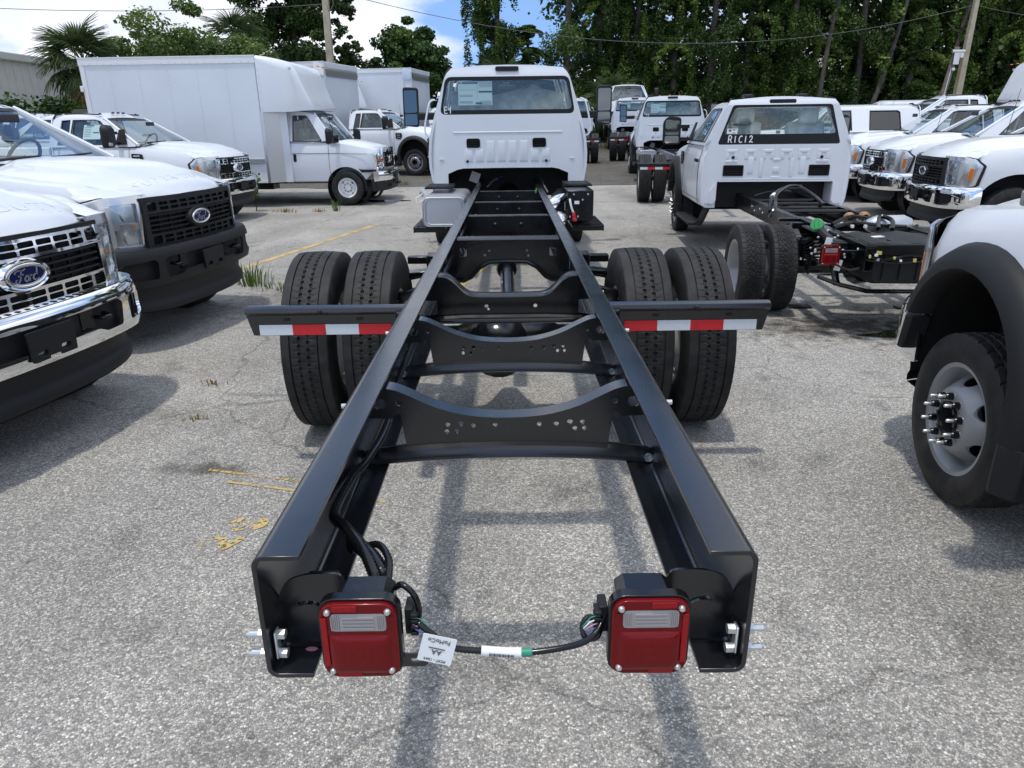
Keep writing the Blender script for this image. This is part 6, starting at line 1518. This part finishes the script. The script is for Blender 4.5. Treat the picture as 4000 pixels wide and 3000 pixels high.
    for x, z, m in ((-.555, .60, 'paper'), (.15, .69, 'paper'), (-.66, .78, 'paper')): MB().box(L(x, -1.19 if m != 'paper' or x > -.5 else -.95, z), (.05, .003, .09), ('Y', .2)).build('paper_tag', m, T, smooth=0)
    return T
# ------------------------------------------------------------------ van-nosed box trucks
def cargo_box(T, y0, y1, z0, z1, hw=1.22, caps=False):
    o = MB().box((0, (y0+y1)/2, (z0+z1)/2), (2*hw, abs(y1-y0), z1-z0)).build('cargo_box', 'whitebox', T, smooth=0, bev=.02)
    yf, yr = max(y0, y1), min(y0, y1); rails = MB()
    for q in (-1, 1):
        rails.box((q*(hw+.008), (y0+y1)/2, z1-.075), (.022, abs(y1-y0)+.03, .15)); rails.box((q*(hw+.012), (y0+y1)/2, z1-.004), (.03, abs(y1-y0)+.04, .02))
        rails.box((q*(hw+.006), (y0+y1)/2, z0+.03), (.016, abs(y1-y0)-.02, .06)); rails.box((q*(hw+.006), yr+.05, (z0+z1)/2), (.016, .10, z1-z0-.02))
    rails.build('top_rail', 'rimwhite', o, smooth=0)
    rv = MB()
    for q in (-1, 1):
        n = int(abs(y1-y0)/.62)
        for i in range(1, n):
            y = yr+i*abs(y1-y0)/n
            for k in range(26): rv.box((q*(hw+.003), y, z0+.12+k*(z1-z0-.3)/25), (.008, .016, .016))
        for k in range(int(abs(y1-y0)/.16)): rv.box((q*(hw+.021), yr+.08+.16*k, z1-.125), (.008, .02, .02))
    rv.build('rivet', 'zinc', o, smooth=0)
    for q in (-1, 1):
        b = MB().box((q*(hw+.012), (y0+y1)/2-.0, z0+.47), (.03, abs(y1-y0)-.05, .10)); b.box((q*(hw+.03), (y0+y1)/2, z0+.505), (.012, abs(y1-y0)-.05, .02)); b.box((q*(hw+.03), (y0+y1)/2, z0+.435), (.012, abs(y1-y0)-.05, .02)); b.build('rub_rail', 'alu', o, smooth=0)
    for zz in (z1-.62, z1-1.25): MB().box((hw+.01, yr-.02, zz), (.06, .08, .12)).build('door_hinge', 'rimwhite', o, bev=.01)
    if caps:
        for q in (-1, 1):
            MB().loft([[(q*(hw+.012-.30*(1-cos(a))), yf-.02+.32*0+.30*sin(a)-.30, z) for a in [pi/2*i/6 for i in range(7)]] for z in (z0, z1-.42)], closed=False).build('corner_post', 'alu', o, smooth=60)
            MB().plate([(yf-.34, z1-.42), (yf-.02, z1-.42), (yf+.01, z1-.30), (yf-.03, z1-.12), (yf-.14, z1-.02), (yf-.34, z1+.004)], [], .03, lambda u, v, t: (q*(hw+.014+t), u, v)).build('corner_cap', 'satin', o, smooth=0)
        MB().loft([[(x, yf-.26+.30*sin(a), z1-.30+.30*cos(a)) for a in [pi/2*i/6 for i in range(7)]]+[(x, yf+.04, z1-.42)] for x in (-hw+.1, hw-.1)], closed=False).build('front_radius', 'alu', o, smooth=60)
    return o
VWZ = [.48, .60, .95, 1.20, 1.42, 2.0, 2.1]; VWX = [.90, .955, .985, .98, .95, .80, .76]
def van_front(T):
    P = dict(yr=-1.40, yb=-.27, yt=-.67, zb=1.40, ybz=1.42, zt=2.02, zr=2.08, wz=VWZ, wx=VWX, win=[[(-.50, 1.42), (-.80, 1.91), (-.86, 1.945), (-1.13, 1.945), (-1.15, 1.92), (-1.16, 1.40), (-.52, 1.38)]], dl=None)
    cab = cab_shell(T, P); interior(cab, P, 'interior', -.38)
    ys = [.72, .68, .58, .4, .2, 0, -.3, -.8, -1.25, -1.40]; W = [.80, .87, .92, .955, .97, .98, .985, .985, .985, .98]; ZT = [1.16, 1.21, 1.26, 1.30, 1.34, 1.38, 1.40, 1.40, 1.40, 1.40]
    rings = []
    for y, w, zt in zip(ys, W, ZT):
        zb = .66 if y > .45 else .50
        h = [(0, zb), (w-.12, zb), (w-.04, zb+.03), (w-.01, .75), (w, .95), (w-.012, 1.12), (w-.02, zt-.16), (w-.06, zt-.05), (w-.13, zt-.005), (.35, zt+.03), (0, zt+.035)]
        rings.append([(x, y, z) for x, z in h]+[(-x, y, z) for x, z in h[-2:0:-1]])
    b = MB().loft(rings).build('body', 'white', T, smooth=45)
    cuts = [MB().cyl((q*.5, 0, .37), (q*1.3, 0, .37), .47, 40).build('cutter', 'void', None, smooth=0) for q in (-1, 1)]
    boolean_cut(b, cuts)
    for q in (-1, 1):
        w = MB().lathe([(.46, .45), (.462, .60), (.462, .94)], 36, c=(0, 0, .37)); w.v = [(q*x, y, z) for x, y, z in w.v]; w.build('wheel_liner', 'void', b)
        X = lambda z: xwall(z, dict(wz=[.5, .6, .75, .95, 1.12, 1.24, 1.35, 1.40], wx=[.87, .955, .975, .986, .974, .966, .935, .90]))
        sm = MB()
        for yy in (-.36, -1.24): sm.tube([(q*(X(z)+.003), yy+.05*(z < .7), z) for z in (.56, .7, .9, 1.1, 1.25, 1.36)], .005, 4)
        sm.tube([(q*(X(1.13)+.002), yy, 1.135-.02*(yy > .2)) for yy in (-1.35, -.8, -.2, .3, .52)], .005, 4); sm.tube([(q*(X(.56)+.003), -.36, .56), (q*(X(.56)+.003), -1.24, .56)], .005, 4)
        sm.build('door_seam', 'seam', b, smooth=0)
        MB().plate(rr(-1.14, 1.04, .07, .17, .02), [], .012, lambda u, v, t: (q*(X(1.04)+t), u, v)).build('door_handle', 'dkplastic', b)
        MB().plate(smooth_poly([(.30, .80), (.36, .715), (.70, .715), (.70, .775), (.36, .775)], .01), [], .01, lambda u, v, t: (q*(.975+t-.12*max(0, u-.4)), u, v)).build('bumper_seal', 'dkplastic', b)
        # lamps
        f = lambda u, v, t: (q*u, .745-.16*max(0, u-.70)*2+t-.02*(v-.9), v)
        lo = smooth_poly([(.615, .755), (.80, .755), (.86, .82), (.90, 1.10), (.615, 1.12)], .02)
        l = MB().plate(lo, [], .04, f, [(0, .7), (0, .8)]).build('headlight', 'lampglass', T, smooth=40, bev=.006)
        MB().plate(smooth_poly([(.70, .95), (.875, .955), (.88, 1.0), (.70, 1.0)], .008), [], .01, lambda u, v, t: f(u, v, t+.026)).build('turn_signal', 'amber', l)
        for zz, xx in ((1.05, .72), (.86, .72)): MB().lathe([(.0001, -.02), (.05, -.01), (.065, .012)], 14, axis='y', c=(q*xx, .76, zz)).build('reflector', 'chrome', l)
        # mirrors
        m = MB().loft([[(q*1.20+u*s, -.30+dy, 1.50+v*s) for u, v in smooth_poly([(-.10, -.17), (.10, -.15), (.11, .12), (.05, .17), (-.10, .16)] if q > 0 else [(-.10, -.15), (.10, -.17), (.10, .16), (-.05, .17), (-.11, .12)], .04)] for dy, s in ((0, 1), (.02, 1.03), (.11, .85), (.14, .6))])
        m.tube([(q*.96, -.14, 1.47), (q*1.12, -.23, 1.50)], .035, 7); m.tube([(q*.97, -.16, 1.38), (q*1.12, -.24, 1.38)], .03, 7); m.box((q*.955, -.22, 1.44), (.03, .22, .16))
        m.build('side_mirror', 'plastic', T, smooth=40)
        for y in (0, -3.9):
            if y == 0:
                w = rim_obj('pickup', T, q*.86, 0, .375, q, 'rimwhite', .215, .17); tyre_obj('van', w, 0, 0, 0, r=.375, w=.225, rb=.22, pattern='plain')
                for i in range(8):
                    a = 2*pi*i/8; MB().cyl((.03, .085*cos(a), .085*sin(a)), (.055, .085*cos(a), .085*sin(a)), .014, 6).build('lug_nut', 'castblack', w)
            else:
                for xc in (.98, .74): w = rim_obj('concave', T, q*xc, y, .375, q, 'rimwhite', .215, .17); tyre_obj('van', w, 0, 0, 0)
    # bonnet crease, cowl, wipers
    MB().grid(lambda u, v: (u*.84, -.31+.13*(1-u*u)+.09*v, 1.425-.012*v+.015*(1-u*u)), [-1+.2*i for i in range(11)], [0, 1]).build('cowl', 'dkplastic', b)
    wp = MB()
    for x0 in (-.6, .05): wp.tube([(x0+.5, -.18, 1.44), (x0+.25, -.22, 1.47), (x0, -.27, 1.49)], .009, 5)
    wp.build('wiper', 'dkplastic', b); MB().tube([(.74, -.20, 1.42), (.74, -.42, 2.0)], .006, 5).build('antenna', 'dkplastic', b)
    # chrome grille
    g = MB().plate(smooth_poly([(-.56, .765), (.56, .765), (.60, .90), (.60, 1.20), (.50, 1.245), (-.50, 1.245), (-.60, 1.20), (-.60, .90)], .03), [rr(0, 1.10, 1.02, .075, .015), rr(-.32, .975, .40, .10, .015), rr(.32, .975, .40, .10, .015), rr(0, .845, 1.0, .085, .015)], .05, lambda u, v, t: (u, .80+t-.07*u*u-.10*max(0, v-1.1), v), [(0, x) for x in (-.4, -.2, 0, .2, .4)]).build('grille', 'chrome', T, smooth=40, bev=.006)
    MB().box((0, .745, .98), (1.1, .03, .42)).build('grille_backing', 'void', g)
    gs = MB()
    for i in range(12): gs.box((-.47+.085*i, .765, .975), (.008, .02, .42))
    for z in (1.10, .975, .845): gs.box((0, .77, z), (1.04, .02, .008))
    gs.build('slat', 'dkplastic', g, smooth=0)
    rg = MB().tube([(.105*cos(a), .832, .975+.055*sin(a)) for a in [2*pi*i/24 for i in range(24)]], .010, 6, closed=True); rg.build('badge_ring', 'chrome', g)
    MB().plate(ell(0, 0, .10, .05, 24), [], .01, lambda u, v, t: (u, .832+t, .975+v)).build('badge_oval', 'blue', g)
    sc = MB()
    for st in ford_script(): ribbon(sc, [(p.x, p.y) for p in spline([(a, b_, 0) for a, b_ in st], 2)], .08, lambda u, v: (-(u-.63)*.105, .8385, .938+v*.075))
    sc.build('badge_script', 'satin', g, smooth=0)
    bp = MB().loft([[(x, .93+dy-.10*abs(x)**2.5*(1+.9*(abs(x) > .9)), z) for dy, z in ((-.12, .735), (-.01, .73), (.01, .70), (.01, .56), (-.02, .52), (-.10, .51))] for x in (-.985, -.92, -.7, -.35, 0, .35, .7, .92, .985)]).build('front_bumper', 'chrome', T, smooth=45)
    MB().plate(rr(0, .635, .52, .12, .02), [], .02, lambda u, v, t: (u, .936+t-.1*abs(u)**2.5, v)).build('bumper_recess', 'dkplastic', bp)
    MB().box((.0, .955, .55), (.26, .02, .16)).build('plate_bracket', 'dkplastic', bp, bev=.01)
    MB().loft([[(x, .88+dy-.11*abs(x)**2.5*(1+.9*(abs(x) > .9)), z) for dy, z in ((0, .53), (.03, .45), (.01, .30), (-.10, .29), (-.12, .5))] for x in (-.96, -.7, -.35, 0, .35, .7, .96)]).build('air_dam', 'plastic', bp, smooth=35)
    for q in (-1, 1): MB().box((q*.40, .93, .40), (.30, .03, .05)).build('air_slot', 'void', bp)
    ch = MB().box((0, -2.8, .52), (.9, 5.2, .14)); ch.tube([(-.8, -3.9, .375), (.8, -3.9, .375)], .06, 8); ch.box((.55, -2.2, .45), (.4, .8, .22)); ch.build('chassis', 'castblack', T)
    return b
def van_box(label, loc, deg):
    T = thing('box_truck', label, 'box truck', (loc[0], loc[1], gh(loc[1])), radians(deg), 'white box trucks')
    van_front(T)
    o = cargo_box(T, -1.72, -5.60, .52, 3.16)
    # moulded cap over the cab
    rings = []
    for y, hw, zb, zt, r in ((-1.70, 1.235, 2.02, 3.165, .10), (-1.5, 1.23, 2.02, 3.14, .14), (-1.3, 1.20, 2.02, 3.10, .18), (-1.08, 1.14, 2.02, 3.04, .20), (-.98, 1.09, 2.03, 2.96, .20), (-.90, 1.05, 2.04, 2.80, .18), (-.80, .99, 2.045, 2.54, .14), (-.70, .92, 2.05, 2.29, .08), (-.62, .85, 2.055, 2.12, .025)):
        cx, cz = 0, (zb+zt)/2; P_ = rr(0, cz, 2*hw, zt-zb, min(r, (zt-zb)/2-.005), 5)
        P_ = [(x, (zb if z < cz and z < zb+r else z)) for x, z in P_]
        rings.append([(x, y, z) for x, z in P_])
    c = MB().loft(rings).build('roof_fairing', 'white', T, smooth=60)
    for x in (-.35, 0, .35):
        MB().lathe([(.0001, .012), (.03, .008), (.035, -.01)], 10, axis='z', c=(x, -.60, 2.985)).build('marker_lamp', 'amber', c)
    for q in (-1, 1):
        MB().lathe([(.0001, .02), (.03, .015), (.035, -.01)], 10, axis='x', c=(q*1.14, -1.0, 2.9)).build('marker_lamp', 'zinc', c)
        MB().loft([[(q*x, y, z) for x, y in ((1.232, -1.72), (1.235, -1.66), (1.0, -1.42), (.985, -1.38), (.98, -1.40), (1.0, -1.5))] for z in (.52, 2.03)]).build('corner_post', 'alu', T, smooth=30)
        MB().box((q*.99, -1.30, 1.27), (.02, .16, 1.5)).build('door_pillar', 'white', T, smooth=0)
        m = MB()
        for k in range(16): m.box((q*1.243, -1.66, .65+.15*k), (.008, .018, .018))
        m.build('rivet', 'zinc', c, smooth=0)
    return T
def mark_van(T):
    b = [k for k in kids(T) if k.name.startswith('cab_shell')][0]
    P = dict(wz=VWZ, wx=VWX); xb = .91; xt = .75
    def f(u, v):
        uu = -u; k = v
        x = lerp(xb, xt, k)*uu; cur = 1-uu*uu
        return (x, lerp(-.26, -.67, k)+cur*lerp(.13, .06, k)+.012, lerp(1.42, 1.975, k)+cur*.015*(1-k)+.006)
    wm = MB(); write(wm, 'D14043', -.72, .70, .17, f, .022, adv=.55, slope=-.75); wm.build('marker_writing', 'chalk', b, smooth=0)

# ------------------------------------------------------------------ place everything
BIG = big_truck(); BIG.rotation_euler = (-.0052, 0, 0); BIG.location = (0, -.022, .021)
for k in kids(BIG):
    if k.name.startswith('wheel'):
        k.location.z = (.515 if k.location.y < 6 else .510)-.025+.0052*k.location.y
def place_big(label, x, y, deg):
    T = copy_tree(BIG, (x, y, gh(y+5)), radians(deg), label); T.rotation_euler = (0, 0, radians(deg)); return T
f550_detail()
T1 = sd_truck('nearest left white pickup with shining chrome grille bars and chrome bumper', (-3.44, 3.89), -101.4, 'chrome', 'chrome', 'regular', 'pickup', False, mirrors='', antenna=False)
T2 = sd_truck('white pickup with black grille and all black bumper at the left', (-3.61, 6.50), -98.9, 'black', 'black', 'regular', 'pickup', True, mirrors='', antenna=False)
T3 = sd_truck('white pickup with chrome grille, marker lamps and a window sticker beside the box truck', (-6.19, 14.6), -95.9, 'chrome', 'chrome', 'regular', 'pickup', True, antenna=False, mirrors='R')
R0 = sd_truck('white chassis cab cropped at right with fender flare and steel wheel with ten long studs', (3.06, 2.95), -5, 'black', 'chrome', 'regular', 'dually', False, 4.2, 'heavy duty chassis cabs', 1.0, 'plain', False, False, 'LR', 'chassis_cab_truck', 'truck')
R1 = sd_truck('white pickup with black grille and chrome bumper, nearest of the right row', (7.21, 11.04), 78.3, 'black', 'chrome', mirrors='L')
R2 = sd_truck('white pickup with chrome grille facing left, behind the black grille one', (7.83, 14.04), 79.2, 'chrome', 'chrome', mirrors='')
R3 = sd_truck('white pickup with black grille half hidden behind the right hand chassis cab', (8.35, 17.05), 79.2, 'black', 'chrome', mirrors='')
CC = sd_truck('white crew cab pickup with dark side windows behind the right hand chassis cab', (6.3, 18.6), 79, 'chrome', 'chrome', 'crew', 'pickup', False, 4.4, antenna=False, mirrors='')
CC2 = sd_truck('white crew cab pickup roof showing beyond the other crew cab', (10.4, 24.5), 79, 'chrome', 'chrome', 'crew', 'pickup', False, 4.4, antenna=False, mirrors=''); CC2.scale = (1.03, 1.03, 1.03)
SDR = sd_truck('white regular cab pickup farthest back at the right under the tall pole', (10.6, 21.7), 79, 'chrome', 'chrome', antenna=False, mirrors=''); SDR.scale = (1.10, 1.10, 1.10)
SDL = sd_truck('white pickup windscreen glimpsed behind the left pickups', (-12.3, 22.5), -95, 'black', 'chrome', antenna=False)
def bed_cover():
    T = sd_truck('pickup carrying a black hard bed cover behind the left pickups', (-12.6, 19.2), 85, 'black', 'black', 'regular', 'pickup', False, antenna=False)
    MB().loft([[(x, y, z) for x, z in ((-.95, 1.44), (.95, 1.44), (.92, 2.0), (.80, 2.12), (-.80, 2.12), (-.92, 2.0))] for y in (-2.3, -4.7)]).build('bed_cover', 'plastic', T, smooth=30, bev=.03)
bed_cover()
# rear-window marks, stickers
def side_sticker(T, q):
    b = [k for k in kids(T) if k.name.startswith('cab_shell')][0]; P = sd_cabP('regular'); f = lambda u, v, t: (q*(xwall(v, P)-.030+t), u, v)
    s = MB().plate(rr(-1.42, 1.68, .34, .25, .005), [], .002, f, [(1, 1.6), (1, 1.7)]).build('window_sticker', 'stickerpaper', b, smooth=0)
    k = MB()
    for i in range(6): k.plate(rr(-1.50, 1.76-.03*i, .13, .005, .001), [], .001, lambda u, v, t: f(u, v, t+.003))
    k.plate(rr(-1.34, 1.67, .12, .018, .002), [], .001, lambda u, v, t: f(u, v, t+.003)); k.build('sticker_print', 'ink', b, smooth=0)
    MB().plate(rr(-1.46, 1.79, .14, .02, .002), [], .001, lambda u, v, t: f(u, v, t+.003)).build('sticker_print', 'inkblue', b, smooth=0)
side_sticker(T3, 1)
EV = van_box('white box truck with van nose, tall white cargo box and moulded cap over the cab', (-3.66, 17.85), -93); mark_van(EV)
EV2 = copy_tree(EV, (-4.95, 28.4, gh(28)), radians(-100), 'white van nosed box truck mostly hidden behind the second box, amber roof lamps showing')
EV3 = copy_tree(EV, (12.9, 20.6, gh(20.6)), radians(79), 'white box truck cap rising at the right edge of the picture')
for t_ in (EV2, EV3):
    for o in list(bpy.data.objects):
        if o.parent and o.parent.parent is t_ and o.name.startswith('marker_writing'): bpy.data.objects.remove(o)
def chassis_box(label, loc, deg, y1):
    T = sd_truck(label, loc, deg, 'black', 'chrome', 'regular', 'dually', True, 4.6, 'white box trucks', 1.6, 'plain', False, True, 'R', 'box_truck', 'box truck')
    cargo_box(T, -2.75, y1, .95, 3.42, 1.24, True); return T
chassis_box('box truck with rounded aluminium front corners and black fender flares behind the van nosed one', (-2.78, 24.8), -103, -7.6)
chassis_box('long white box with aluminium corner cap, farthest box behind the middle cab', (-.77, 30.3), -100, -9.6)
TB = place_big('bare frame chassis cab with T5 on its rear window right of the middle truck', 3.72, 12.77, -6.6)
place_big('white cab and dual tyres glimpsed right behind the middle cab', 1.73, 24.2, -6)
place_big('white chassis cab partly hidden behind the mirror of the second bare frame truck', 4.72, 24.9, -6)
place_big('white truck facing the viewer far down the row', 7.0, 49.0-.6, 174)
for o in list(bpy.data.objects):
    if o.name.startswith('marker_writing') and o.parent and o.parent.parent and o.parent.parent is not BIG and o.parent.parent.name.startswith('chassis_cab_truck') and 'R1C12' not in o.parent.parent['label']: bpy.data.objects.remove(o)
wm = MB(); write(wm, 'T5', -.765, 1.888, .075, lambda u, v: (u, 9.689, v), .011); wm.build('marker_writing', 'chalk', [k for k in kids(TB) if k.name.startswith('cab_shell')][0], smooth=0)
